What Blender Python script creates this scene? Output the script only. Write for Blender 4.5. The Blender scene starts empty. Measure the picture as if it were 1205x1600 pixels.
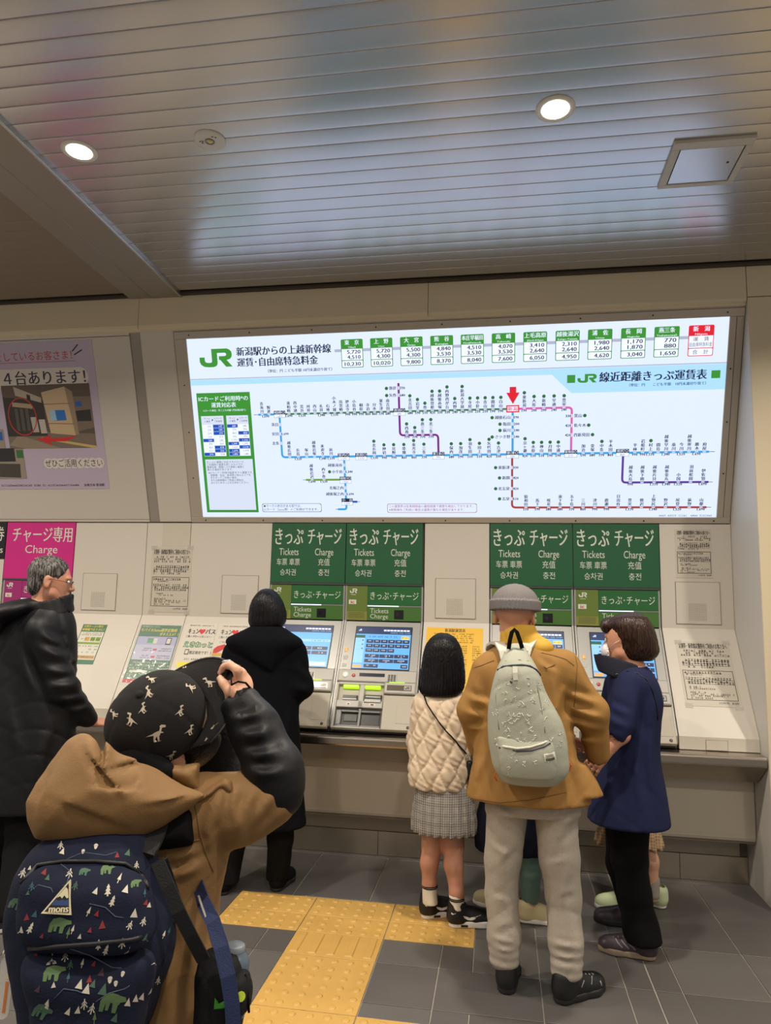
import bpy, math, random, re
import numpy as np
from mathutils import Vector, Matrix
from mathutils.bvhtree import BVHTree
random.seed(7)
SC = bpy.context.scene
COL = SC.collection
PI = math.pi

# ------------------------------------------------------------------ camera, world, exposure, lights
EYE = Vector((0.0, 0.0, 1.4811))
YAW, PITCH, ROLL, FPX = 0.1616, 0.1283, 0.0205, 1108.98
def camera():
    r = Vector((math.cos(YAW), math.sin(YAW), 0)); f = Vector((-math.sin(YAW), math.cos(YAW), 0)); u = Vector((0, 0, 1))
    f2 = f*math.cos(PITCH)+u*math.sin(PITCH); u2 = u*math.cos(PITCH)-f*math.sin(PITCH)
    r3 = r*math.cos(ROLL)+u2*math.sin(ROLL); u3 = u2*math.cos(ROLL)-r*math.sin(ROLL)
    cd = bpy.data.cameras.new('camera'); co = bpy.data.objects.new('camera', cd); COL.objects.link(co)
    m = Matrix((r3, u3, -f2)).transposed().to_4x4(); m.translation = EYE
    co.matrix_world = m
    cd.sensor_fit = 'VERTICAL'; cd.sensor_height = 24; cd.sensor_width = 24; cd.lens = 24*FPX/1600
    cd.clip_start = 0.05; cd.clip_end = 60
    SC.camera = co
camera()
SC.view_settings.view_transform = 'Standard'; SC.view_settings.look = 'None'
SC.view_settings.exposure = 0.32; SC.view_settings.gamma = 1.0; SC.view_settings.use_curve_mapping = False
W = bpy.data.worlds.new('hall_ambient'); SC.world = W; W.use_nodes = True
W.node_tree.nodes['Background'].inputs[0].default_value = (1.0, 0.92, 0.82, 1)
W.node_tree.nodes['Background'].inputs[1].default_value = 0.39
CEIL_Z = 3.38
def downlight_lamp(x, y, power, size=0.13, spread=2.6, col=(1.0, 0.89, 0.76)):
    ld = bpy.data.lights.new('downlight_beam', 'AREA'); ld.shape = 'DISK'; ld.size = size
    ld.energy = power; ld.color = col; ld.spread = spread
    lo = bpy.data.objects.new('downlight_beam', ld); COL.objects.link(lo); lo.location = (x, y, CEIL_Z-0.02)
    return lo
for lx in (-5.78, -3.78, -1.783, 0.21, 2.21):
    for ly in (2.573, 0.57, -1.43):
        downlight_lamp(lx, ly, (33 if ly > 2 else 22 if ly > 0 else 10))

# ------------------------------------------------------------------ materials
MATS = {}
def s2l(c): return tuple((x/12.92 if x <= 0.04045 else ((x+0.055)/1.055)**2.4) for x in [v/255 for v in c])
def mat(name, col, rough=0.5, metal=0.0, emit=None, es=1.0, noise=None, bump=None, spec=None, alpha=None, srgb=True, trans=None, sheen=None):
    """col in sRGB 0-255; noise=(scale, amount) varies the colour; bump=(scale, strength)"""
    if name in MATS: return MATS[name]
    m = bpy.data.materials.new(name); m.use_nodes = True; MATS[name] = m
    nt = m.node_tree; b = nt.nodes['Principled BSDF']
    c = s2l(col) if srgb else col
    b.inputs['Base Color'].default_value = (*c, 1); b.inputs['Roughness'].default_value = rough; b.inputs['Metallic'].default_value = metal
    if spec is not None: b.inputs['Specular IOR Level'].default_value = spec
    if trans: b.inputs['Transmission Weight'].default_value = trans
    if alpha is not None: b.inputs['Alpha'].default_value = alpha
    if sheen: b.inputs['Sheen Weight'].default_value = sheen
    if emit:
        b.inputs['Emission Color'].default_value = (*s2l(emit), 1); b.inputs['Emission Strength'].default_value = es
    if noise or bump:
        tc = nt.nodes.new('ShaderNodeTexCoord')
    if noise:
        n = nt.nodes.new('ShaderNodeTexNoise'); n.inputs['Scale'].default_value = noise[0]; n.inputs['Detail'].default_value = 4
        nt.links.new(tc.outputs['Object'], n.inputs['Vector'])
        r = nt.nodes.new('ShaderNodeMix'); r.data_type = 'RGBA'
        a = noise[1]
        r.inputs['A'].default_value = (*[v*(1-a) for v in c], 1); r.inputs['B'].default_value = (*[min(1, v*(1+a)) for v in c], 1)
        nt.links.new(n.outputs['Fac'], r.inputs['Factor']); nt.links.new(r.outputs['Result'], b.inputs['Base Color'])
    if bump:
        n2 = nt.nodes.new('ShaderNodeTexNoise'); n2.inputs['Scale'].default_value = bump[0]; n2.inputs['Detail'].default_value = 3
        nt.links.new(tc.outputs['Object'], n2.inputs['Vector'])
        bp = nt.nodes.new('ShaderNodeBump'); bp.inputs['Strength'].default_value = bump[1]; bp.inputs['Distance'].default_value = 0.01
        nt.links.new(n2.outputs['Fac'], bp.inputs['Height']); nt.links.new(bp.outputs['Normal'], b.inputs['Normal'])
    return m
def glow(name, col, es=1.04):
    """a printed or lit surface that is lit from behind"""
    m = mat(name, (0, 0, 0), 0.35, emit=col, es=es); return m

WALL = mat('wall_laminate', (200, 193, 180), 0.45, noise=(1.3, 0.03))
WALL2 = mat('wall_fascia', (208, 194, 164), 0.5, noise=(1.5, 0.03))
STEEL = mat('brushed_steel', (178, 168, 155), 0.24, 1.0, bump=(60, 0.03))
STEELK = mat('kick_steel', (176, 166, 150), 0.2, 0.7)
FRAME = mat('sign_frame_metal', (182, 171, 155), 0.42, 0.2)
WHITE = mat('white_plastic', (225, 224, 218), 0.4)
PAPER = mat('paper', (205, 200, 188), 0.6)
BLACKINK = mat('black_ink', (22, 22, 24), 0.6)
BLACK = mat('black_plastic', (10, 10, 12), 0.35)
GREENP = mat('green_plate', (26, 86, 52), 0.4)
CREAM = mat('cream_print', (205, 210, 195), 0.5)
MAGENTA = mat('magenta_plate', (196, 24, 122), 0.4)
DARKLINE = mat('joint_shadow', (40, 36, 32), 0.8)

# ------------------------------------------------------------------ mesh kit
class Frame:
    def __init__(s, O, U, V, N=None):
        s.O = Vector(O); s.U = Vector(U).normalized(); s.V = Vector(V).normalized()
        s.N = Vector(N).normalized() if N else s.U.cross(s.V)
    def p(s, u, v, n=0.0): return s.O+s.U*u+s.V*v+s.N*n
    def shift(s, u, v, n=0.0): return Frame(s.p(u, v, n), s.U, s.V, s.N)
    def arr(s): return np.array([s.U, s.V, s.N]), np.array(s.O)
PLATE = Frame((0, 4.44, 0), (1, 0, 0), (0, 0, 1))
SLOPE = Frame((0, 4.109, 0.813), (1, 0, 0), (0, 4.44-4.109, 1.372-0.813))
SIGN = Frame((0, 4.449, 1.995), (1, 0, 0), (0, 4.024-4.449, 3.153-1.995))
FLOORF = Frame((0, 0, 0), (1, 0, 0), (0, 1, 0))
XYZ = Frame((0, 0, 0), (1, 0, 0), (0, 1, 0), (0, 0, 1))
class MB:
    def __init__(s): s.v = []; s.f = []; s.m = []; s.mats = []; s.sm = []
    def mi(s, m):
        if m not in s.mats: s.mats.append(m)
        return s.mats.index(m)
    def add(s, verts, faces, m, smooth=False):
        k = len(s.v); s.v.extend([tuple(v) for v in verts]); i = s.mi(m)
        for f in faces: s.f.append(tuple(k+j for j in f)); s.m.append(i); s.sm.append(smooth)
    def rect(s, F, u0, u1, v0, v1, n, m): s.add([F.p(u0, v0, n), F.p(u1, v0, n), F.p(u1, v1, n), F.p(u0, v1, n)], [(0, 1, 2, 3)], m)
    def poly(s, F, pts, n, m): s.add([F.p(u, v, n) for u, v in pts], [tuple(range(len(pts)))], m)
    def box(s, F, u0, u1, v0, v1, n0, n1, m, ch=0.0):
        c = ch
        ring0 = [(u0, v0), (u1, v0), (u1, v1), (u0, v1)]
        ring1 = [(u0+c, v0+c), (u1-c, v0+c), (u1-c, v1-c), (u0+c, v1-c)]
        V = [F.p(u, v, n0) for u, v in ring0]; fs = [(3, 2, 1, 0)]
        if c > 0:
            V += [F.p(u, v, n1-c) for u, v in ring0]+[F.p(u, v, n1) for u, v in ring1]; L = [0, 4, 8]
        else:
            V += [F.p(u, v, n1) for u, v in ring0]; L = [0, 4]
        for a, b in zip(L[:-1], L[1:]):
            for i in range(4): j = (i+1) % 4; fs.append((a+i, a+j, b+j, b+i))
        fs.append(tuple(L[-1]+i for i in range(4)))
        s.add(V, fs, m)
    def prism(s, F, pts, n0, n1, m, smooth=False):
        k = len(pts); V = [F.p(u, v, n0) for u, v in pts]+[F.p(u, v, n1) for u, v in pts]
        a = sum(pts[i][0]*pts[(i+1) % k][1]-pts[(i+1) % k][0]*pts[i][1] for i in range(k))
        fs = [tuple(range(k))[::-1], tuple(range(k, 2*k))]+[(i, (i+1) % k, k+(i+1) % k, k+i) for i in range(k)]
        if a*(n1-n0) < 0: fs = [f[::-1] for f in fs]
        s.add(V, fs, m, smooth)
    def disc(s, F, u, v, r, n, m, k=16): s.poly(F, [(u+r*math.cos(2*PI*i/k), v+r*math.sin(2*PI*i/k)) for i in range(k)], n, m)
    def lathe(s, F, u, v, prof, m, k=24, smooth=True):
        """prof: list of (radius, n)"""
        V = []; fs = []
        for r, n in prof: V += [F.p(u+r*math.cos(2*PI*i/k), v+r*math.sin(2*PI*i/k), n) for i in range(k)]
        for a in range(len(prof)-1):
            for i in range(k): j = (i+1) % k; fs.append((a*k+i, a*k+j, a*k+k+j, a*k+k+i))
        fs.append(tuple(range((len(prof)-1)*k, len(prof)*k)))
        s.add(V, fs, m, smooth)
    def tube(s, pts, r, m, k=8, closed=False):
        pts = [Vector(p) for p in pts]; n = len(pts); V = []; fs = []
        rr = r if isinstance(r, (list, tuple)) else [r]*n
        up = Vector((0.123, 0.31, 0.94)).normalized()
        for i, p in enumerate(pts):
            if closed: t = pts[(i+1) % n]-pts[i-1]
            else: t = pts[min(i+1, n-1)]-pts[max(i-1, 0)]
            t.normalize(); a = t.cross(up)
            if a.length < 0.05: a = t.cross(Vector((1, 0, 0)))
            a.normalize(); b = t.cross(a)
            V += [p+(a*math.cos(2*PI*j/k)+b*math.sin(2*PI*j/k))*rr[i] for j in range(k)]
        for i in range(n if closed else n-1):
            q = (i+1) % n
            for j in range(k): fs.append((i*k+j, i*k+(j+1) % k, q*k+(j+1) % k, q*k+j))
        if not closed: fs += [tuple(range(k))[::-1], tuple(range((n-1)*k, n*k))]
        s.add(V, fs, m, True)
    def strip(s, pts, w, t, m, up):
        """flat band (webbing) following pts; up: vector along its normal, or list"""
        pts = [Vector(p) for p in pts]; n = len(pts); V = []; fs = []
        for i, p in enumerate(pts):
            tg = (pts[min(i+1, n-1)]-pts[max(i-1, 0)]).normalized(); u = Vector(up[i] if isinstance(up, list) else up)
            sd = tg.cross(u).normalized(); nn = sd.cross(tg).normalized()
            V += [p-sd*w/2-nn*t/2, p+sd*w/2-nn*t/2, p+sd*w/2+nn*t/2, p-sd*w/2+nn*t/2]
        for i in range(n-1):
            for j in range(4): fs.append((i*4+j, i*4+(j+1) % 4, i*4+4+(j+1) % 4, i*4+4+j))
        fs += [(3, 2, 1, 0), tuple(range(4*n-4, 4*n))]
        s.add(V, fs, m, False)
WL = {}
def finish(o, parent):
    COL.objects.link(o)
    if parent is not None: o.parent = parent
def obj(name, mb, parent=None, loc=None):
    """mb verts are in world space; loc = origin of a top-level mesh"""
    me = bpy.data.meshes.new(name)
    off = WL[parent.name] if parent is not None else Vector(loc or (0, 0, 0))
    co = np.array(mb.v, float).reshape(-1, 3)-np.array(off)
    me.from_pydata(co.tolist(), [], mb.f)
    for m in mb.mats: me.materials.append(m)
    me.polygons.foreach_set('material_index', mb.m); me.polygons.foreach_set('use_smooth', mb.sm)
    me.update()
    o = bpy.data.objects.new(name, me); finish(o, parent)
    if parent is None: o.location = off
    WL[o.name] = Vector(off)
    return o
def empty(name, loc, label=None, cat=None, group=None, rz=0.0):
    o = bpy.data.objects.new(name, None); COL.objects.link(o); o.location = loc; o.rotation_euler = (0, 0, rz)
    o.empty_display_size = 0.1; WL[o.name] = Vector(loc)
    if label: tag(o, label, cat, group)
    return o
def tag(o, label, cat, group=None):
    o['label'] = label; o['category'] = cat
    if group: o['group'] = group
    return o
def struct(o): o['kind'] = 'structure'; return o
def dup(root, loc, name=None, label=None, group=None):
    c = root.copy(); COL.objects.link(c); c.location = loc; WL[c.name] = Vector(loc)
    if label: c['label'] = label
    if group: c['group'] = group
    for ch in list(root.children):
        d = ch.copy(); COL.objects.link(d); d.parent = c; WL[d.name] = Vector(loc)
        for g in list(ch.children):
            e = g.copy(); COL.objects.link(e); e.parent = d; WL[e.name] = Vector(loc)
    return c

# ------------------------------------------------------------------ lettering (flat print)
_GL = {}
_tc = bpy.data.curves.new('type', 'FONT'); _to = bpy.data.objects.new('type', _tc); COL.objects.link(_to)
def glyphs(s, bold=0.0, res=2):
    k = (s, res)
    if k not in _GL:
        _tc.body = s; _tc.size = 1.0; _tc.resolution_u = res
        dg = bpy.context.evaluated_depsgraph_get(); ev = _to.evaluated_get(dg); me = ev.to_mesh()
        n = len(me.vertices); co = np.zeros(n*3); me.vertices.foreach_get('co', co)
        _GL[k] = (co.reshape(-1, 3)[:, :2].copy(), [tuple(p.vertices) for p in me.polygons]); ev.to_mesh_clear()
    return _GL[k]
def text(mb, F, s, u, v, h, m, n=0.001, anchor='c', w=None, bold=0.0, res=2, ang=0.0, fit=False):
    """s centred on height v with em size h; w: squeeze or stretch to this width; fit: h is the ink height"""
    co, fs = glyphs(s, bold, res)
    if len(co) == 0: return
    x0, x1 = co[:, 0].min(), co[:, 0].max(); y0, y1 = co[:, 1].min(), co[:, 1].max()
    if fit: sy = h/max(1e-6, y1-y0); ym = (y0+y1)/2
    else: sy = h; ym = 0.36
    sx = sy if w is None else w/(x1-x0)
    X = (co[:, 0]-(x0+x1)/2)*sx; Y = (co[:, 1]-ym)*sy; hw = (x1-x0)*sx/2
    if anchor == 'l': X = X+hw
    elif anchor == 'r': X = X-hw
    if ang: X, Y = X*math.cos(ang)-Y*math.sin(ang), X*math.sin(ang)+Y*math.cos(ang)
    A, O = F.arr()
    P = np.stack([X+u, Y+v, np.full(len(X), n)], 1)@A+O
    if bold >= 0.02:      # heavier strokes: the same outline printed twice, a hair apart
        d = np.array(F.U)*bold*0.55*sy
        mb.add((P-d).tolist(), fs, m); mb.add((P+d+np.array(F.N)*2e-5).tolist(), fs, m)
    else: mb.add(P.tolist(), fs, m)
def vtext(mb, F, s, u, vb, h, m, n=0.001, bold=0.0, res=1):
    for i, c in enumerate(reversed(s)): text(mb, F, c, u, vb+h*(i+0.5), h*0.98, m, n, bold=bold, res=res)
def scribble(mb, F, u0, u1, v, h, m, n, rnd, dens=0.85):
    """a line of print too small to read: little separate strokes the size of characters"""
    u = u0
    while u < u1-h*0.4:
        if rnd.random() < dens:
            k = rnd.random()
            mb.rect(F, u, u+h*0.8, v-h*0.42, v-h*0.25, n, m)
            if k < 0.7: mb.rect(F, u+h*0.05, u+h*0.75, v+h*0.22, v+h*0.4, n, m)
            if k > 0.25: mb.rect(F, u+h*0.3, u+h*0.48, v-h*0.42, v+h*0.42, n, m)
            if k > 0.6: mb.rect(F, u, u+h*0.8, v-h*0.1, v+h*0.08, n, m)
        u += h
def rail_logo(mb, F, u0, u1, v0, v1, m, n):
    """the two joined letters of the railway's mark: J hooking left, R sharing its bar"""
    def q(pts): mb.poly(F, [(u0+(u1-u0)*a, v0+(v1-v0)*b) for a, b in pts], n, m)
    t = 0.39
    # J: stem from the top, foot curving left
    q([(0.0, 0.55), (0.0, 0.30), (0.04, 0.14), (0.13, 0.03), (0.26, 0.0), (0.26, 0.24), (0.20, 0.26), (0.17, 0.31), (0.16, 0.38), (0.16, 0.55)][:10])
    q([(0.26, 0.0), (0.42, 0.0), (0.50, 0.05), (0.54, 0.14), (0.55, 0.25), (0.55, 1.0), (0.38, 1.0), (0.38, 0.32), (0.36, 0.25), (0.32, 0.24), (0.26, 0.24)])
    # R: top bar, bowl, leg
    q([(0.55, 1.0), (0.55, 0.77), (0.78, 0.77), (0.82, 0.74), (0.83, 0.68), (0.82, 0.62), (0.78, 0.59), (0.60, 0.59), (0.60, 0.38), (0.86, 0.38), (0.94, 0.43), (0.99, 0.54), (1.0, 0.68), (0.99, 0.82), (0.94, 0.93), (0.86, 1.0)])
    q([(0.62, 0.42), (0.82, 0.40), (1.0, 0.0), (0.80, 0.0)])
# ================================================================== THE SETTING
# floor
floor = struct(empty('floor', (0, 0, 0)))
fb = MB(); fb.rect(FLOORF, -6.5, 5, -3, 4.6, -0.004, mat('grout', (150, 146, 136), 0.8)); obj('grout_bed', fb, floor)
TILE = [mat('floor_tile_%d' % i, c, 0.42, noise=(6, 0.10), bump=(90, 0.06)) for i, c in enumerate([(85, 82, 80), (80, 77, 75), (90, 87, 84)])]
YEL = mat('tactile_yellow', (184, 146, 76), 0.5, noise=(12, 0.10))
xs = [-6.45, -6.05, -5.65, -5.25, -4.85, -4.45, -4.05, -3.65, -3.25, -2.85, -2.45, -2.05, -1.65, -1.249, -1.047, -0.65, -0.25, 0.157, 0.488, 0.597, 0.704, 1.035, 1.345, 1.75, 2.15, 2.55]
xs = [-6.45+0.4*i for i in range(12)]+[-1.65, -1.047, -0.65, -0.25, 0.157, 0.488, 0.597, 0.704, 1.035, 1.40, 1.80, 2.2, 2.6, 3.0]
TX0, TW = -1.313, 0.4
tact = []   # (x0,x1,y0,y1,kind)
for k in range(-1, 3):
    tact.append((TX0+k*TW if k >= 0 else TX0-0.0, TX0+(k+1)*TW, 3.513, 3.713, 'dots')) if k >= 0 else None
    if k >= 0: tact.append((TX0+k*TW, TX0+(k+1)*TW, 3.337, 3.513, 'dots'))
tact.append((TX0+TW, TX0+2*TW, 3.128, 3.337, 'bars'))
for r in range(4):
    for k in (1, 2): 
        if r == 0 and k == 2: continue
        tact.append((TX0+k*TW, TX0+(k+1)*TW, 2.728-r*TW, 3.128-r*TW, 'dots'))
YR = [4.40, 4.327, 3.72, 3.427, 3.127, 2.825, 2.525, 2.225, 1.925, 1.625, 1.325, 1.025, 0.725]
YRr = [4.40, 4.327, 3.507, 3.127, 2.825, 2.525, 2.225, 1.925, 1.625, 1.325, 1.025, 0.725]
def cut(rc, hole):
    x0, x1, y0, y1 = rc; a0, a1, b0, b1 = hole
    if a0 >= x1-1e-4 or a1 <= x0+1e-4 or b0 >= y1-1e-4 or b1 <= y0+1e-4: return [rc]
    out = []
    if a0 > x0: out.append((x0, a0, y0, y1))
    if a1 < x1: out.append((a1, x1, y0, y1))
    xa, xb = max(x0, a0), min(x1, a1)
    if b0 > y0: out.append((xa, xb, y0, b0))
    if b1 < y1: out.append((xa, xb, b1, y1))
    return out
holes = [(TX0, TX0+3*TW, 3.337, 3.713), (TX0+TW, TX0+2*TW, 2.728, 3.337), (TX0+TW, TX0+3*TW, 1.528, 2.728)]
rnd = random.Random(3)
g = 0.0022
def floor_tile(x0, x1, y0, y1):
    if x1-x0 < 0.02 or y1-y0 < 0.02: return
    b = MB(); gy = g
    gl = 0.004 if abs(x0-0.597) < 0.002 else g
    b.box(FLOORF, x0+gl, x1-g, y0+gy, y1-gy, -0.012, 0.0, TILE[rnd.randrange(3)], 0.0012)
    obj('floor_tile', b, floor)
for i in range(len(xs)-1):
    x0, x1 = xs[i], xs[i+1]
    ys = YR if x1 < 0.16 else YRr
    if x0 < -3.7: continue
    for j in range(len(ys)-1):
        y1, y0 = ys[j], ys[j+1]
        if x0 >= 1.39 and y0 > 3.9: continue
        rs = [(x0, x1, y0, y1)]
        for h in holes: rs = [q for r in rs for q in cut(r, h)]
        for r in rs: floor_tile(*r)
b = MB()
b.rect(FLOORF, -6.5, 5, -3, 0.725, 0.0, TILE[0]); b.rect(FLOORF, -6.5, -3.65, 0.725, 4.4, 0.0, TILE[0]); b.rect(FLOORF, 3.0, 5, 0.725, 4.4, 0.0, TILE[0])
obj('floor_beyond', b, floor)
for (x0, x1, y0, y1, kind) in tact:
    b = MB(); b.box(FLOORF, x0+0.002, x1-0.002, y0+0.002, y1-0.002, -0.01, 0.002, YEL, 0.0015)
    t = obj('tactile_tile', b, floor)
    d = MB()
    if kind == 'dots':
        ny = round((y1-y0)/0.066)
        for i in range(6):
            for j in range(ny):
                d.lathe(FLOORF, x0+(i+0.5)*(x1-x0)/6, y0+(j+0.5)*(y1-y0)/ny, [(0.0165, 0.002), (0.0145, 0.0048), (0.010, 0.0062)], YEL, 10)
        o = obj('raised_dots', d, t); o['kind'] = 'stuff'
    else:
        for i in range(5):
            u = x0+(i+0.5)*(x1-x0)/5
            d.box(FLOORF, u-0.018, u+0.018, y0+0.016, y1-0.016, 0.0, 0.006, YEL, 0.004)
        o = obj('raised_bars', d, t)

# ceiling: narrow metal planks running along the wall
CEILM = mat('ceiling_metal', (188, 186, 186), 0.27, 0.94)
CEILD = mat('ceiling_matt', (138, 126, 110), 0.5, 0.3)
ceil = struct(empty('ceiling', (0, 0, CEIL_Z)))
CF = Frame((0, 0, CEIL_Z), (1, 0, 0), (0, 1, 0), (0, 0, -1))
b = MB(); b.box(CF, -6.5, 5, -3, 4.6, -0.08, -0.014, DARKLINE); obj('ceiling_slab', b, ceil)
y = 2.767+0.0966*12
P = 0.0966
k = 0
while y-P > 1.55:
    y1 = min(y, 3.985) if k == 0 else y
    y0 = y-P
    for x0, x1 in ((-6.4, -2.326), (-1.976, 4.9)):
        b = MB()
        w_ = (y1-y0)/2-0.0003; ym_ = (y0+y1)/2; arc = [(ym_+w_*t, -0.0006*t*t-0.0002*max(0, abs(t)-0.93)/0.07) for t in (-1, -0.93, -0.7, -0.47, -0.23, 0, 0.23, 0.47, 0.7, 0.93, 1)]
        pts = [(arc[0][0], -0.012)]+arc+[(arc[-1][0], -0.012)]; nA = len(pts)
        Fx = Frame((0, 0, CEIL_Z), (0, 1, 0), (0, 0, -1), (1, 0, 0))
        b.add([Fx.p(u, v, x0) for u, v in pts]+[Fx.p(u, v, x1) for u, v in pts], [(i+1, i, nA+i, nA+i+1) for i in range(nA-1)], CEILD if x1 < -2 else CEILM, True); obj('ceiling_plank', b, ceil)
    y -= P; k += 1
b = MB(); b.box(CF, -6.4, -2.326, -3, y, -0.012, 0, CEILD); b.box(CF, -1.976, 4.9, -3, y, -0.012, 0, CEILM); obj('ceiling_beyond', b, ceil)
# flat beam with a slim bright edge
BEAM = mat('beam_paint', (150, 143, 132), 0.42, 0.45)
tr = struct(empty('trim_1', (-2.15, 0, CEIL_Z)))
b = MB(); b.box(CF, -2.326, -2.178, -3, 3.99, -0.012, 0.012, BEAM, 0.002); obj('beam_panel', b, tr)
b = MB(); b.box(CF, -2.174, -1.99, -3, 3.99, -0.012, 0.014, BEAM, 0.002); obj('beam_panel', b, tr)
b = MB(); b.box(CF, -1.988, -1.972, -3, 3.99, -0.012, 0.018, mat('edge_alu', (190, 188, 184), 0.3, 0.8), 0.002); obj('edge_strip', b, tr)
b = MB(); b.box(CF, -6.4, -2.33, 3.965, 3.99, -0.01, 0.006, mat('shadow_gap', (70, 60, 50), 0.7)); b.box(CF, -1.97, 4.9, 3.962, 3.99, -0.01, 0.007, MATS['shadow_gap'], 0.002)
struct(obj('trim_2', b))

# the ticket wall ----------------------------------------------------------------
wall = struct(empty('wall_back', (0, 4.44, 0)))
b = MB(); Fx = Frame((0, 0, 0), (0, 1, 0), (0, 0, 1), (1, 0, 0))
core = [(4.5, 0), (4.5, 3.4), (4.01, 3.4), (4.01, 3.19), (4.05, 3.15), (4.47, 1.99), (4.47, 1.372), (4.14, 0.8), (4.14, 0.76), (4.24, 0.70), (4.24, 0.25), (4.395, 0.22), (4.395, 0)]
b.prism(Fx, core, -6.4, 1.35, mat('wall_core', (110, 100, 88), 0.8)); obj('wall_core', b, wall)
def profile_panel(x0, x1, z0=None, name='wall_panel', foot=True):
    """upright plate, sloping face and small foot in one bent sheet"""
    b = MB(); t = 0.02
    front = [(4.44, 1.987), (4.44, 1.372), (4.109, 0.813), (4.109, 0.746)]
    back = [(4.465, 0.746), (4.465, 1.987)]
    pts = [(y, z) for y, z in front]+back
    b.prism(Fx, pts, x0+0.002, x1-0.002, WALL); return obj(name, b, wall)
for x0, x1 in ((-6.4, -3.395), (-2.87, -2.346), (-2.346, -2.035), (-2.035, -1.47), (-0.47, -0.065), (0.94, 1.345)):
    profile_panel(x0, x1)
# fascia
for x0, x1 in ((-6.4, -2.262), (-2.262, -0.421), (-0.421, 1.343)):
    b = MB()
    b.prism(Fx, [(3.99, 3.378), (4.02, 3.378), (4.04, 3.165), (4.012, 3.17), (3.996, 3.178), (3.99, 3.192)], x0+0.0015, x1-0.0015, WALL2); obj('fascia_panel', b, wall)
b = MB(); b.prism(Fx, [(4.03, 3.19), (4.006, 3.183), (4.014, 3.158), (4.05, 3.158)], -6.4, 1.343, WALL2); obj('fascia_lip', b, wall)
# leaning panels left of the lit board
def lean(x0, x1, v0, v1, n0, n1, m, name, ch=0.002):
    b = MB(); b.box(SIGN, x0, x1, v0, v1, n0, n1, m, ch); return obj(name, b, wall)
lean(-2.262, -2.036, 0.002, 1.252, -0.02, 0.003, WALL, 'lean_panel')
lean(-6.4, -2.336, 0.018, 1.222, -0.02, 0.002, mat('poster_panel', (198, 191, 179), 0.4, noise=(1.2, 0.03)), 'lean_panel')
lean(-6.4, -2.336, 1.225, 1.262, -0.02, 0.003, WALL, 'lean_panel')
lean(-6.4, -2.336, -0.0, 0.015, -0.02, 0.003, WALL, 'lean_panel')
lean(-2.333, -2.265, 0.0, 1.255, -0.02, -0.004, mat('grey_bar', (150, 142, 132), 0.5), 'grey_bar', 0.001)
lean(-2.034, 1.343, 1.234, 1.262, -0.02, 0.001, WALL, 'lean_panel')
# lower cabinet front, recess and steel kick plate
b = MB(); b.prism(Fx, [(4.226, 0.60), (4.226, 0.300), (4.2275, 0.28), (4.234, 0.264), (4.25, 0.258), (4.28, 0.258), (4.28, 0.60)], -6.4, 1.341, mat('cabinet_front', (192, 182, 164), 0.45)); obj('cabinet_front', b, wall)
b = MB(); b.box(Frame((0, 4.37, 0), (1, 0, 0), (0, 0, 1)), -6.4, 1.30, 0.142, 0.30, -0.02, 0, mat('recess_panel', (160, 150, 133), 0.5), 0.001); obj('recess_panel', b, wall)
bb = MB(); KF = Frame((0, 4.378, 0), (1, 0, 0), (0, 0, 1))
for x0, x1 in ((-6.4, -0.72), (-0.718, 0.985), (0.987, 1.343)): bb.box(KF, x0, x1, 0.0, 0.137, -0.015, 0, STEELK, 0.001)
struct(obj('baseboard_back', bb))
# right hand pier: inner face and front face
pier = struct(empty('wall_right', (1.345, 3.99, 0)))
BLUEG = mat('pier_paint', (200, 196, 188), 0.42, noise=(1.0, 0.03))
b = MB(); b.box(XYZ, 1.345, 1.40, 3.995, 4.6, 0.0, 3.19, BLUEG); obj('inner_panel', b, pier)
b = MB(); b.box(Frame((0, 3.99, 0), (1, 0, 0), (0, 0, 1)), 1.3455, 4.9, 0.0, 3.195, -0.02, 0, WALL2, 0.002); obj('front_panel', b, pier)
b = MB(); b.box(Frame((0, 3.99, 0), (1, 0, 0), (0, 0, 1)), 1.3455, 4.9, 3.2, 3.378, -0.02, 0, WALL2, 0.002); obj('front_panel', b, pier)
b = MB(); b.box(Frame((0, 4.6, 0), (1, 0, 0), (0, 0, 1)), -6.4, 4.9, 0, 3.4, -0.02, 0, WALL2); obj('backing', b, pier)

# ================================================================== COUNTER
ct = MB()
pr = [(4.17, 0.743), (4.014, 0.743), (4.006, 0.741), (4.001, 0.736), (3.999, 0.729), (3.999, 0.700), (4.002, 0.692), (4.008, 0.688), (4.155, 0.586), (4.235, 0.586), (4.235, 0.70), (4.135, 0.74)]
cfr = Frame((0, 0, 0), (0, 1, 0), (0, 0, 1), (1, 0, 0))
ct.prism(cfr, pr, -6.4, 1.338, STEEL)
o = obj('counter', ct); tag(o, 'long brushed steel counter ledge running below the ticket machines', 'counter')

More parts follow.
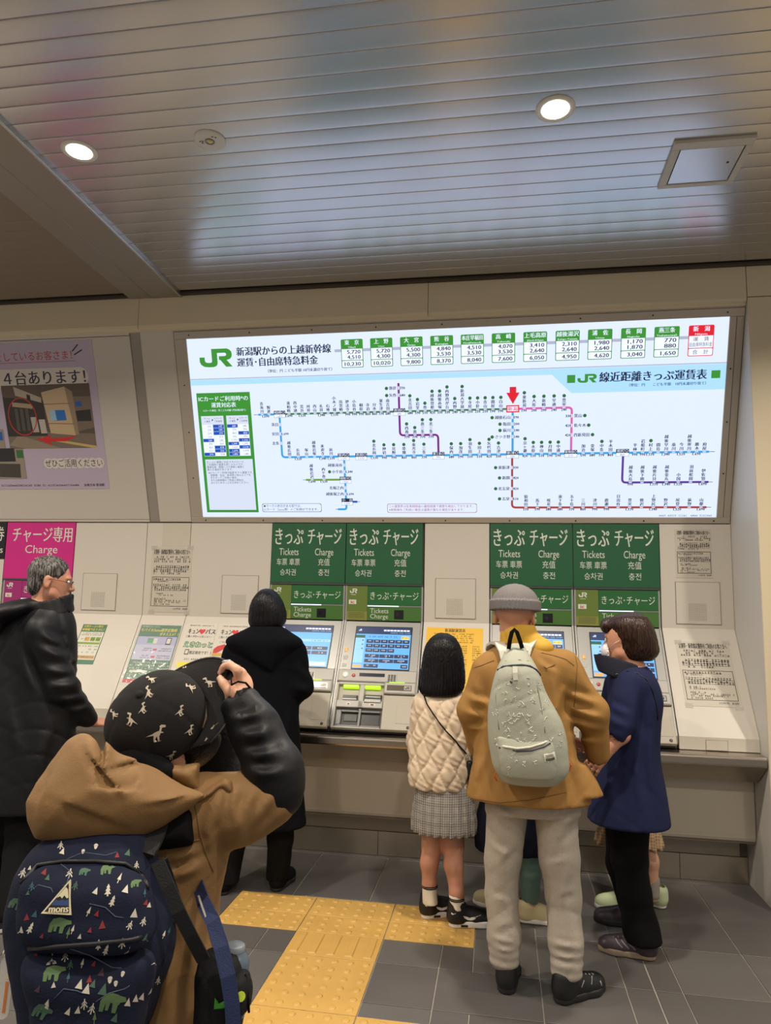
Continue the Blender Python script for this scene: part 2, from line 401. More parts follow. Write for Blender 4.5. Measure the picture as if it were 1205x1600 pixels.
# ================================================================== CEILING FITTINGS
def downlight(x, y, label):
    r = empty('ceiling_downlight', (x, y, CEIL_Z), label, 'ceiling light', 'round ceiling downlights')
    b = MB(); b.lathe(CF, x, y, [(0.075, 0.0), (0.074, 0.004), (0.066, 0.006), (0.054, 0.004), (0.052, 0.001)], mat('lamp_trim', (215, 210, 200), 0.4), 32); obj('trim_ring', b, r)
    b = MB(); b.disc(CF, x, y, 0.0525, 0.0045, glow('lamp_glow', (255, 246, 226), 9.0), 28); obj('diffuser', b, r)
downlight(-1.783, 2.573, 'round lit ceiling downlight next to the flat ceiling beam')
downlight(0.21, 2.573, 'round lit ceiling downlight beside the square access hatch')
r = empty('emergency_light', (-1.193, 2.577, CEIL_Z), 'round unlit emergency lamp with small central bulb in the ceiling', 'emergency light')
b = MB(); b.lathe(CF, -1.193, 2.577, [(0.066, 0.0), (0.065, 0.005), (0.058, 0.007), (0.020, 0.006)], mat('emergency_white', (208, 206, 196), 0.45), 32); obj('cover', b, r)
b = MB(); b.lathe(CF, -1.193, 2.577, [(0.02, 0.006), (0.0195, 0.0085), (0.015, 0.008), (0.013, 0.004)], mat('bulb_ring', (120, 118, 110), 0.3, 0.7), 20); obj('bulb_ring', b, r)
b = MB(); b.lathe(CF, -1.193, 2.577, [(0.012, 0.005), (0.009, 0.010), (0.004, 0.012)], mat('bulb_glass', (215, 205, 120), 0.15), 16); obj('bulb', b, r)
b = MB()
for dx, dy in ((-0.034, 0.004), (-0.040, -0.006), (-0.030, -0.006), (0.022, -0.028), (0.034, -0.022)): b.disc(CF, -1.193+dx, 2.577+dy, 0.004, 0.0072, BLACK, 8)
obj('indicator', b, r)
r = empty('access_hatch', (0.862, 2.99, CEIL_Z), 'square grey access hatch in the ceiling with a dark gap round its door', 'access hatch')
HM = mat('hatch_frame', (186, 180, 166), 0.45)
b = MB()
for u0, u1, v0, v1 in ((0.704, 1.02, 2.83, 2.876), (0.704, 1.02, 3.127, 3.155), (0.704, 0.736, 2.876, 3.127), (0.995, 1.02, 2.876, 3.127)): b.box(CF, u0, u1, v0, v1, 0, 0.013, HM, 0.002)
obj('frame', b, r)
b = MB(); b.rect(CF, 0.736, 0.995, 2.876, 3.127, 0.002, BLACK); obj('gap', b, r)
b = MB(); b.box(CF, 0.741, 0.990, 2.880, 3.122, 0.0, 0.010, CEILM, 0.001); obj('door', b, r)
b = MB(); b.lathe(CF, 0.955, 2.99, [(0.006, 0.010), (0.005, 0.012), (0.002, 0.012)], BLACK, 10); obj('latch', b, r)
# ================================================================== LIT FARE BOARD
fbd = empty('fare_board', SIGN.p(-0.34, 0, 0), 'wide backlit fare map board leaning out over the ticket machines', 'sign')
b = MB()
for u0, u1, v0, v1 in ((-2.03, 1.342, 0.0, 0.037), (-2.03, 1.342, 1.186, 1.232), (-2.03, -1.951, 0.037, 1.186), (1.264, 1.300, 0.037, 1.186)):
    b.box(SIGN, u0, u1, v0, v1, -0.015, 0.012, FRAME, 0.002)
b.box(SIGN, 1.303, 1.342, 0.037, 1.186, -0.015, 0.006, FRAME, 0.002)
fr = obj('frame', b, fbd)
b = MB()
for u in np.linspace(-1.93, 1.25, 9):
    for v in (0.016, 1.21): b.disc(SIGN, u, v, 0.005, 0.0125, BLACK, 8)
for v in (0.3, 0.6, 0.9): b.disc(SIGN, -1.99, v, 0.005, 0.0125, BLACK, 8); b.disc(SIGN, 1.285, v, 0.005, 0.0125, BLACK, 8)
obj('frame_screws', b, fr)['kind'] = 'stuff'
ES = 1.0
PANEL = glow('panel_light', (205, 216, 240))
INKG = glow('backlit_green', (52, 132, 44)); INKB = glow('backlit_black', (28, 36, 56)); INKR = glow('backlit_red', (206, 24, 40))
SKY = glow('backlit_sky', (160, 204, 246)); BLU = glow('backlit_blue', (52, 146, 208)); DBLU = glow('backlit_deep_blue', (22, 74, 168))
PUR = glow('backlit_purple', (112, 34, 120)); VIO = glow('backlit_violet', (88, 52, 140)); PNK = glow('backlit_pink', (196, 88, 164))
BRN = glow('backlit_brown', (158, 58, 50)); ECH = glow('backlit_dark_green', (66, 112, 76)); LIM = glow('backlit_leaf', (98, 148, 48))
GRY = glow('backlit_grey', (158, 166, 186)); PALE = glow('backlit_pale', (196, 204, 222)); DOT = glow('backlit_dot', (44, 96, 52)); CRIM = glow('backlit_crimson', (150, 40, 60))
b = MB(); b.box(SIGN, -1.953, 1.266, 0.035, 1.188, -0.012, 0.004, PANEL); obj('light_panel', b, fbd)
N0 = 0.005
b = MB(); b.rect(SIGN, -1.951, 1.264, 0.897, 0.930, N0, SKY); b.poly(SIGN, [(0.30, 0.897), (0.414, 0.787), (1.264, 0.787), (1.264, 0.897)], N0, SKY)
b.rect(SIGN, -1.951, 1.264, 0.932, 0.938, N0, GRY); b.rect(SIGN, -1.0, 1.06, 1.072, 1.089, N0, GRY); obj('header_band', b, fbd)
# titles
b = MB(); N1 = 0.006
rail_logo(b, SIGN, -1.875, -1.660, 1.008, 1.120, INKG, N1)
text(b, SIGN, '新潟駅からの上越新幹線', -1.628, 1.096, 0.058, INKB, N1, 'l', 0.605, 0.055, 3)
text(b, SIGN, '運賃･自由席特急料金', -1.628, 1.030, 0.058, INKB, N1, 'l', 0.52, 0.055, 3)
text(b, SIGN, '（単位：円 こども半額 10円未満切り捨て）', -1.226, 0.972, 0.022, INKB, N1, 'c', 0.41, 0.04)
rail_logo(b, SIGN, 0.447, 0.556, 0.845, 0.895, INKG, N1)
b.rect(SIGN, 0.388, 0.434, 0.846, 0.892, N1, INKG); b.rect(SIGN, 1.186, 1.234, 0.850, 0.894, N1, INKG)
text(b, SIGN, '線近距離きっぷ運賃表', 0.572, 0.873, 0.062, INKB, N1, 'l', 0.59, 0.06, 3)
text(b, SIGN, '（単位：円　　こども半額　10円未満切り捨て）', 0.95, 0.824, 0.020, INKB, N1, 'c', 0.42, 0.04)
obj('title_lettering', b, fbd)
# fare cards
cards = [('東　京', 'Tōkyō', '5,720', '4,510', '10,230'), ('上　野', 'Ueno', '5,720', '4,300', '10,020'), ('大　宮', 'Ōmiya', '5,500', '4,300', '9,800'), ('熊　谷', 'Kumagaya', '4,840', '3,530', '8,370'),
 ('本庄早稲田', 'Honjōwaseda', '4,510', '3,530', '8,040'), ('高　崎', 'Takasaki', '4,070', '3,530', '7,600'), ('上毛高原', 'Jōmō-Kōgen', '3,410', '2,640', '6,050'), ('越後湯沢', 'Echigo-Yuzawa', '2,310', '2,640', '4,950'),
 ('浦　佐', 'Urasa', '1,980', '2,640', '4,620'), ('長　岡', 'Nagaoka', '1,170', '1,870', '3,040'), ('燕三条', 'Tsubamesanjō', '770', '880', '1,650'), ('新　潟', 'Niigata', '運　賃', '自由席特急料金', '合　計')]
cu = [-0.959, -0.777, -0.594, -0.412, -0.231, -0.049, 0.134, 0.318, 0.500, 0.684, 0.866, 1.051]
WHT = glow('backlit_white', (222, 230, 248))
def round_rect(u0, u1, v0, v1, r, k=4):
    pts = []
    for cx, cy, a in ((u1-r, v0+r, -90), (u1-r, v1-r, 0), (u0+r, v1-r, 90), (u0+r, v0+r, 180)):
        for i in range(k+1): t = math.radians(a+90*i/k); pts.append((cx+r*math.cos(t), cy+r*math.sin(t)))
    return pts
for i, (nm, ro, f1, f2, f3) in enumerate(cards):
    u0, u1 = cu[i], cu[i]+0.136; uc = (u0+u1)/2
    ink = INKR if i == 11 else INKG
    b = MB(); b.prism(SIGN, round_rect(u0, u1, 0.976, 1.146, 0.008), 0.004, 0.0065, ink); c = obj('fare_card', b, fbd)
    b = MB(); b.poly(SIGN, round_rect(u0+0.004, u1-0.004, 0.980, 1.018, 0.006), 0.007, WHT); b.rect(SIGN, u0+0.004, u1-0.004, 1.022, 1.088, 0.007, WHT)
    text(b, SIGN, nm, uc, 1.126, 0.031, WHT, 0.0075, 'c', min(0.125, 0.033*len(nm)) if len(nm) > 3 else 0.088, 0.035)
    text(b, SIGN, ro, uc, 1.098, 0.014, WHT, 0.0075, 'c', min(0.11, 0.0095*len(ro)), 0.02, 1)
    if i == 11:
        text(b, SIGN, f1, uc, 1.070, 0.026, INKB, 0.0075, 'c', 0.085); text(b, SIGN, f2, uc, 1.040, 0.026, INKB, 0.0075, 'c', 0.122); text(b, SIGN, f3, uc, 0.999, 0.028, INKB, 0.0075, 'c', 0.085)
    else:
        for t, v in ((f1, 1.071), (f2, 1.040), (f3, 0.999)):
            text(b, SIGN, t, u1-0.016, v, 0.032, INKB, 0.0075, 'r', 0.0185*len(t.replace(',', ''))+0.008, 0.05)
    obj('lettering', b, c)
# IC fare table on the left
b = MB(); b.rect(SIGN, -1.919, -1.562, 0.068, 0.848, N0, INKG); tb = obj('fare_table', b, fbd)
b = MB()
b.rect(SIGN, -1.899, -1.577, 0.085, 0.421, 0.006, PALE)
b.rect(SIGN, -1.901, -1.750, 0.442, 0.702, 0.006, PALE); b.rect(SIGN, -1.731, -1.585, 0.442, 0.702, 0.006, PALE)
text(b, SIGN, 'ICカードご利用時*の', -1.741, 0.810, 0.034, WHT, 0.007, 'c', 0.33, 0.025); text(b, SIGN, '運賃対応表', -1.741, 0.770, 0.034, WHT, 0.007, 'c', 0.165, 0.025)
text(b, SIGN, 'ICカード(単位：円 こども半額 1円未満切捨て)', -1.738, 0.736, 0.015, WHT, 0.007, 'c', 0.285, 0.01, 1)
for uu in (-1.901, -1.731):
    text(b, SIGN, 'きっぷ', uu+0.04, 0.686, 0.014, INKB, 0.007, res=1); text(b, SIGN, 'の運賃', uu+0.04, 0.667, 0.014, INKB, 0.007, res=1)
    b.poly(SIGN, [(uu+0.072, 0.668), (uu+0.082, 0.676), (uu+0.072, 0.684)], 0.007, INKB)
    text(b, SIGN, 'ICカード', uu+0.114, 0.686, 0.014, INKB, 0.007, w=0.052, res=1); text(b, SIGN, 'ご利用時', uu+0.114, 0.667, 0.014, INKB, 0.007, w=0.052, res=1)
rowsA = [('150', '147', 1), ('190', '189', 1), ('200', '199', 1), ('210', '210', 0), ('240', '242', -1), ('330', '330', 0), ('420', '418', 1), ('510', '506', 1), ('590', '594', -1)]
rowsB = [('680', '682', -1), ('770', '770', 0), ('860', '858', 1), ('990', '990', 0), ('1,170', '1,166', 1), ('1,340', '1,342', -1), ('1,520', '1,518', 1), ('1,690', '1,694', -2), ('1,880', '1,881', -2)]
for uu, ww, rows in ((-1.901, 0.151, rowsA), (-1.731, 0.146, rowsB)):
    for k, (a, c, hl) in enumerate(rows):
        v1 = 0.646-k*0.0226; v0 = v1-0.0206; um = uu+ww/2
        l = hl in (-1, -2); r_ = hl == 1
        b.rect(SIGN, uu+0.002, um-0.001, v0, v1, 0.0065, DBLU if l else WHT); b.rect(SIGN, um+0.001, uu+ww-0.002, v0, v1, 0.0065, DBLU if r_ else WHT)
        text(b, SIGN, a, um-0.012, (v0+v1)/2, 0.018, WHT if l else INKB, 0.007, 'r', res=1); text(b, SIGN, c, uu+ww-0.012, (v0+v1)/2, 0.018, WHT if r_ else INKB, 0.007, 'r', res=1)
for k, t in enumerate(['きっぷの運賃に対応するICカード', 'ご利用時の運賃を表したものです。', '乗車区間・経路により実際の運賃と', '異なる場合があります。']): text(b, SIGN, t, -1.890, 0.403-k*0.0165, 0.0165, INKB, 0.007, 'l', 0.0158*len(t), res=1)
for k, t in enumerate(['※ICカードご利用可能駅までの運賃です。', '首都圏・仙台・新潟等の各ICエリアを', 'またがってご利用の場合、', 'または新幹線をご利用の場合は、', 'あらかじめきっぷをお求めください。']): text(b, SIGN, t, -1.884+(0.013 if k else 0), 0.333-k*0.0165, 0.0165, INKB, 0.007, 'l', 0.0152*len(t), res=1)
obj('table_lettering', b, tb)['kind'] = 'stuff'
# route lines: each its own printed strip
def route(pts, m, w=0.013, n=N0):
    b = MB()
    P = [Vector((p[0], p[1], 0)) for p in pts]
    for a, c in zip(P[:-1], P[1:]):
        d = (c-a).normalized(); s = Vector((-d.y, d.x, 0))*w/2
        b.poly(SIGN, [((a-s).x, (a-s).y), ((c-s).x, (c-s).y), ((c+s).x, (c+s).y), ((a+s).x, (a+s).y)], n, m)
    for q in P[1:-1]: b.disc(SIGN, q.x, q.y, w/2, n+0.0001, m, 12)
    return obj('route_line', b, fbd)
def bend(a, c, d, r=0.022):
    """corner c between a and d, rounded"""
    A, C_, D = Vector(a), Vector(c), Vector(d)
    p = C_+(A-C_).normalized()*r; q = C_+(D-C_).normalized()*r; out = []
    for i in range(5):
        t = i/4; out.append(tuple((1-t)*(1-t)*p+2*t*(1-t)*C_+t*t*q))
    return out
route([(-1.410, 0.703), (0.05, 0.703)], ECH, 0.012)
route([(-1.515, 0.703), (-1.41, 0.703)], BLU)
route([(-1.377, 0.69)]+bend((-1.377, 0.69), (-1.377, 0.429), (-1.0, 0.429))+[(1.20, 0.429)], BLU)
route([(0.074, 0.69), (0.074, 0.44)], BLU)
route([(0.072, 0.42)]+bend((0.072, 0.42), (0.072, 0.098), (0.5, 0.098))+[(1.206, 0.098)], BRN)
route([(0.11, 0.703)]+bend((0.11, 0.703), (0.419, 0.703), (0.419, 0.44))+[(0.419, 0.44)], PNK)
route([(-0.612, 0.875), (-0.612, 0.70)], PUR, n=0.0048)
route([(-0.612, 0.70)]+bend((-0.612, 0.70), (-0.612, 0.556), (-0.4, 0.556))+bend((-0.5, 0.556), (-0.376, 0.556), (-0.376, 0.44))+[(-0.376, 0.44)], PUR)
route([(0.720, 0.42)]+bend((0.72, 0.42), (0.72, 0.25), (1, 0.25))+[(1.208, 0.25)], VIO)
route([(-0.973, 0.42), (-0.973, 0.14)], BLU); route([(-0.973, 0.12)]+bend((-0.973, 0.12), (-0.973, 0.088), (-1.0, 0.088), 0.015)+[(-1.03, 0.088)], BLU); route([(-0.95, 0.137), (-0.90, 0.137)], DBLU)
route([(-1.23, 0.281), (-1.0, 0.281)], LIM)
b = MB()
for x0, x1, v in ((-1.545, -1.51, 0.703), (1.2, 1.232, 0.429), (1.2, 1.232, 0.25), (1.2, 1.232, 0.098), (-0.9, -0.882, 0.137), (-1.045, -1.03, 0.088), (-1.25, -1.23, 0.281)): b = MB(); b.rect(SIGN, x0, x1, v-0.0015, v+0.0015, N0, INKB); obj('line_tip', b, fbd)
# station names and fares
st = MB(); LB = 0.0235
def dash(u, v, w=0.018, h=0.007): st.rect(SIGN, u-w/2, u+w/2, v-h/2, v+h/2, 0.0056, PALE)
def fare(u, v, s, h=0.022, an='c'): text(st, SIGN, s, u, v, h, INKB, 0.0062, an, bold=0.08, res=1)
def line(names, v, fares=True):
    for nm, u, f, dot in names:
        vtext(st, SIGN, nm, u, v+0.009, LB, INKB, 0.006, 0.07)
        if dot: st.disc(SIGN, u, v+0.009+LB*len(nm)+0.014, 0.0105, 0.006, DOT, 12)
        dash(u, v)
        if f: fare(u, v-0.011, f)
L = lambda s: [x.split() for x in s.split(';')]
def rows(s, dot): return [(a, float(u), f if f != '-' else '', dot) for a, u, f in L(s)]
line(rows('青海川 -1.490 -;鯨波 -1.445 -;東柏崎 -1.314 1,690;西中通 -1.271 -;荒浜 -1.228 1,520;刈羽 -1.188 -;西山 -1.145 -;礼拝 -1.103 1,340;石地 -1.061 -;小木ノ城 -1.019 1,170;出雲崎 -.977 -;妙法寺 -.936 990;小島谷 -.893 990;桐原 -.850 990;寺泊 -.808 860;分水 -.766 860;粟生津 -.724 770;南吉田 -.682 680', 0), 0.703)
fare(-1.467, 0.692, '1,690')
line(rows('北吉田 -.544 680;岩室 -.498 590;巻 -.453 510;越後曽根 -.408 420;越後赤塚 -.362 330;内野西が丘 -.317 330;内野 -.271 240;新潟大学前 -.226 240;寺尾 -.180 210;小針 -.134 210;青山 -.089 210;関屋 -.043 190;白山 .004 190', 1), 0.703)
line(rows('東新潟 .142 190;大形 .199 200;新崎 .256 200;早通 .315 240;豊栄 .373 240', 1), 0.703)
line(rows('西燕 -.569 770;燕 -.519 770;燕三条 -.471 770;北三条 -.419 770', 1), 0.556)
line(rows('越後広田 -1.327 -;長鳥 -1.271 1,520;塚山 -1.215 -;越後岩塚 -1.164 -;来迎寺 -1.110 1,340;前川 -1.056 1,170', 0), 0.429)
line(rows('北長岡 -.778 1,170;押切 -.715 990;見附 -.654 990;帯織 -.590 860;東光寺 -.528 860;三条 -.465 770;保内 -.296 680;加茂 -.239 590;羽生田 -.182 510;田上 -.125 510;矢代田 -.067 420;古津 -.010 330;京ヶ瀬 .148 420;水原 .197 510;神山 .246 510;月岡 .296 590;中浦 .344 590', 1), 0.429)
line(rows('加治 .490 590;金塚 .543 680;平木田 .647 860;平林 .786 990;岩船町 .830 990;間島 .917 -;越後早川 .961 1,340;桑川 1.003 -;今川 1.046 1,520;越後寒川 1.089 -;勝木 1.132 1,690;府屋 1.174 -', 0), 0.429)
line(rows('中条 .596 770;村上 .874 1,170', 1), 0.429)
line(rows('越後大島 .767 990;越後下関 .834 -;越後片貝 .903 1,170;越後金丸 .972 1,340;小国 1.039 1,520;羽前松岡 1.108 -;伊佐領 1.177 1,690', 0), 0.25)
line(rows('猿和田 .156 510;馬下 .225 590;咲花 .293 680;東下条 .361 680;五十島 .430 770;三川 .497 860;津川 .566 990;鹿瀬 .634 990;日出谷 .702 -;豊実 .769 1,170;徳沢 .837 -;上野尻 .905 1,340;野沢 .974 -;尾登 1.042 1,520;荻野 1.109 -;山都 1.175 1,690', 0), 0.098)
line(rows('越後岩沢 -1.189 1,690;内ケ巻 -1.111 1,520', 0), 0.281)
def side(nm, u, v, f, left=True, dot=True):
    w = LB*len(nm)
    if left:
        text(st, SIGN, nm, u-0.014, v, LB, INKB, 0.006, 'r', bold=0.05, res=1)
        if dot: st.disc(SIGN, u-0.014-w-0.014, v, 0.0105, 0.006, DOT, 12)
        if f: fare(u+0.008, v, f, an='l')
    else:
        text(st, SIGN, nm, u+0.014, v, LB, INKB, 0.006, 'l', bold=0.05, res=1)
        if dot: st.disc(SIGN, u+0.014+w+0.014, v, 0.0105, 0.006, DOT, 12)
        if f: fare(u-0.004, v, f, an='r')
    st.rect(SIGN, u-0.0045, u+0.0045, v-0.01, v+0.01, 0.0056, PALE)
for nm, v, f in (('越後石山', .653, '190'), ('亀田', .613, '200'), ('荻川', .575, '240'), ('さつき野', .536, '240')): side(nm, 0.074, v, f)
for nm, v, f in (('東新津', .348, '330'), ('新関', .284, '420'), ('北五泉', .217, '420'), ('五泉', .153, '510')): side(nm, 0.071, v, f)
for nm, v, f in (('黒山', .654, '330'), ('佐々木', .597, '420'), ('西新発田', .540, '420')): side(nm, 0.419, v, f, False)
for nm, v, f in (('弥彦', .845, '770'), ('矢作', .802, '680')): side(nm, -0.612, v, f)
for nm, v, f in (('茨目', .638, ''), ('安田', .579, '1,690'), ('北条', .519, '')): side(nm, -1.377, v, f, True, False)
for nm, v, f, d in (('越後滝谷', .374, '', False), ('小千谷', .332, '1,340', True), ('北堀之内', .228, '', False), ('越後堀之内', .188, '1,690', False)): side(nm, -0.973, v, f, True, d)
obj('station_lettering', st, fbd)['kind'] = 'stuff'
# junction boxes
for nm, f, u, v in (('柏崎○', '1,690', -1.375, 0.703), ('吉田○', '680', -0.612, 0.70), ('宮内○', '1,170', -0.975, 0.427), ('長岡○', '1,170', -0.862, 0.427), ('東三条○', '770', -0.376, 0.427), ('新津○', '330', 0.074, 0.427), ('新発田○', '510', 0.418, 0.428), ('坂町○', '860', 0.716, 0.430), ('越後川口', '1,520', -0.970, 0.279), ('小　出', '1,690', -0.966, 0.137)):
    b = MB(); b.rect(SIGN, u-0.037, u+0.037, v-0.022, v+0.022, 0.0066, INKB); b.rect(SIGN, u-0.0355, u+0.0355, v-0.0205, v-0.001, 0.0068, WHT)
    text(b, SIGN, nm, u, v+0.011, 0.020, WHT, 0.007, 'c', 0.066, 0.012, 1); text(b, SIGN, f, u, v-0.011, 0.018, INKB, 0.007, res=1)
    obj('junction_box', b, fbd)
b = MB(); b.rect(SIGN, 0.036, 0.112, 0.682, 0.725, 0.0066, INKR); b.rect(SIGN, 0.043, 0.105, 0.689, 0.718, 0.0068, WHT); text(b, SIGN, '新潟', 0.074, 0.7035, 0.027, INKR, 0.007, 'c', 0.056, 0.04); obj('junction_box', b, fbd)
b = MB(); b.poly(SIGN, [(0.056, 0.833), (0.056, 0.799), (0.036, 0.799), (0.075, 0.732), (0.114, 0.799), (0.094, 0.799), (0.094, 0.833)][::-1], 0.0066, INKR)
b.f = [f[::-1] for f in b.f]; obj('red_arrow', b, fbd)
def outline(b, pts, w, n, m):
    k = len(pts); c = Vector((sum(p[0] for p in pts)/k, sum(p[1] for p in pts)/k))
    u0, u1 = min(p[0] for p in pts), max(p[0] for p in pts); v0, v1 = min(p[1] for p in pts), max(p[1] for p in pts)
    ins = [(p[0]+(w if p[0] < c.x else -w), p[1]+(w if p[1] < c.y else -w)) for p in pts]
    for i in range(k): j = (i+1) % k; b.poly(SIGN if not isinstance(n, tuple) else n[0], [pts[i], pts[j], ins[j], ins[i]], n if not isinstance(n, tuple) else n[1], m)
b = MB(); outline(b, round_rect(-1.535, -1.137, 0.070, 0.127, 0.012), 0.0025, 0.006, INKB)
b.disc(SIGN, -1.518, 0.110, 0.007, 0.006, DOT, 12); text(b, SIGN, 'マークの表示がある駅では、', -1.508, 0.110, 0.021, INKB, 0.006, 'l', 0.235, res=1); text(b, SIGN, 'ICカード（Suica等）のご利用ができます。', -1.525, 0.087, 0.021, INKB, 0.006, 'l', 0.365, res=1)
obj('note_box', b, fbd)
b = MB(); outline(b, round_rect(-0.708, -0.143, 0.065, 0.124, 0.012), 0.0025, 0.006, CRIM)
text(b, SIGN, 'この運賃表は在来線経由の最短経路で運賃を掲出しております。', -0.697, 0.107, 0.0195, CRIM, 0.006, 'l', 0.53, res=1); text(b, SIGN, '※新幹線をご利用の場合は運賃が異なる場合があります。', -0.697, 0.084, 0.0195, CRIM, 0.006, 'l', 0.475, res=1)
rn = random.Random(5); scribble(b, SIGN, 0.94, 1.24, 0.048, 0.010, INKB, 0.006, rn, 0.8)
obj('note_box', b, fbd)
# ================================================================== SIGN PLATES OVER THE MACHINES
def plate_text(b, x0, w, n):
    q = w/0.5
    text(b, PLATE, 'きっぷ', x0+0.118*q, 1.901, 0.104, CREAM, n, 'c', 0.19*q, 0.02, 3, fit=True)
    text(b, PLATE, 'チャージ', x0+0.358*q, 1.900, 0.104, CREAM, n, 'c', 0.226*q, 0.02, 3, fit=True)
    text(b, PLATE, 'Tickets', x0+0.119*q, 1.803, 0.064, CREAM, n, 'c', 0.132*q, 0, 3); text(b, PLATE, 'Charge', x0+0.358*q, 1.803, 0.064, CREAM, n, 'c', 0.124*q, 0, 3)
    text(b, PLATE, '车票 車票', x0+0.117*q, 1.735, 0.048, CREAM, n, 'c', 0.158*q, 0.01, 2); text(b, PLATE, '充值', x0+0.358*q, 1.736, 0.050, CREAM, n, 'c', 0.078*q, 0.01, 2)
    text(b, PLATE, '승차권', x0+0.117*q, 1.669, 0.046, CREAM, n, 'c', 0.107*q, 0.01, 2); text(b, PLATE, '충전', x0+0.358*q, 1.670, 0.046, CREAM, n, 'c', 0.072*q, 0.01, 2)
for i, (x0, x1) in enumerate(((-1.468, -0.977), (-0.973, -0.482), (-0.063, 0.434), (0.438, 0.936))):
    r = empty('header_plate', PLATE.p((x0+x1)/2, 1.604, 0), ['green ticket and charge header plate above the long black coat woman', 'green ticket and charge header plate above the machine with its whole screen in view', 'green ticket and charge header plate above the man in the grey knit cap', 'green ticket and charge header plate above the woman in the navy coat'][i], 'sign', 'green header plates')
    b = MB(); b.box(PLATE, x0, x1, 1.604, 1.987, -0.01, 0.006, GREENP, 0.001); obj('plate', b, r)
    b = MB(); plate_text(b, x0, x1-x0, 0.0068); obj('lettering', b, r)
r = empty('header_plate', PLATE.p(-3.13, 1.60, 0), 'magenta charge-only header plate behind the man with glasses', 'sign')
b = MB(); b.box(PLATE, -3.388, -2.872, 1.60, 1.988, -0.01, 0.006, MAGENTA, 0.001); obj('plate', b, r)
b = MB(); text(b, PLATE, 'チャージ専用', -3.115, 1.905, 0.104, CREAM, 0.0068, 'c', 0.45, 0.02, 3, fit=True)
text(b, PLATE, 'Charge', -3.114, 1.805, 0.078, CREAM, 0.0068, 'c', 0.243, 0, 3); text(b, PLATE, '充值', -3.114, 1.725, 0.055, CREAM, 0.0068, 'c', 0.09, 0.01); text(b, PLATE, '충전', -3.114, 1.662, 0.05, CREAM, 0.0068, 'c', 0.085, 0.01); obj('lettering', b, r)
r = empty('header_plate', PLATE.p(-3.64, 1.73, 0), 'black header plate cut off by the picture edge beside the magenta plate', 'sign')
b = MB(); b.box(PLATE, -3.888, -3.394, 1.735, 1.988, -0.01, 0.006, BLACK, 0.001); obj('plate', b, r)
b = MB(); text(b, PLATE, '券', -3.442, 1.908, 0.10, CREAM, 0.0068, 'c', 0.07, 0.02, 3, fit=True); text(b, PLATE, 'ss', -3.432, 1.80, 0.066, CREAM, 0.0068, 'c', 0.05, 0, 3); obj('lettering', b, r)

# ================================================================== TICKET MACHINES
MGREY = mat('machine_grey', (156, 155, 150), 0.38, 0.25); MLIGHT = mat('machine_light_grey', (172, 169, 160), 0.42); MCREAM = mat('machine_cream', (172, 165, 148), 0.45)
OLIVE = mat('machine_olive', (98, 118, 50), 0.4); OLIVE2 = mat('machine_olive_light', (128, 132, 58), 0.45); DGREEN = mat('machine_dark_green', (32, 96, 46), 0.4); MGREEN = mat('machine_mid_green', (66, 108, 46), 0.4)
MTRAY = mat('tray_grey', (104, 104, 101), 0.4, 0.2); MTRAY2 = mat('tray_dark_grey', (58, 58, 57), 0.5); MDARK = mat('machine_dark_grey', (72, 72, 70), 0.4, 0.2); LIME = glow('lime_lamp', (186, 240, 20), 1.0); LEDBAR = glow('led_bar', (236, 236, 255), 1.25)
SCRBG = glow('screen_blue', (98, 178, 250), 0.95); SCRNAVY = glow('screen_navy', (26, 48, 92), 0.9); SCRBTN = glow('screen_button', (22, 42, 84), 0.9); SCRW = glow('screen_white', (228, 240, 255), 0.95); SCRO = glow('screen_orange', (244, 170, 92), 0.95); SCRY = glow('screen_yellow', (252, 214, 96), 0.95); SCRG = glow('screen_green', (22, 96, 60), 0.9); SCRL = glow('screen_pale', (150, 206, 252), 0.95)
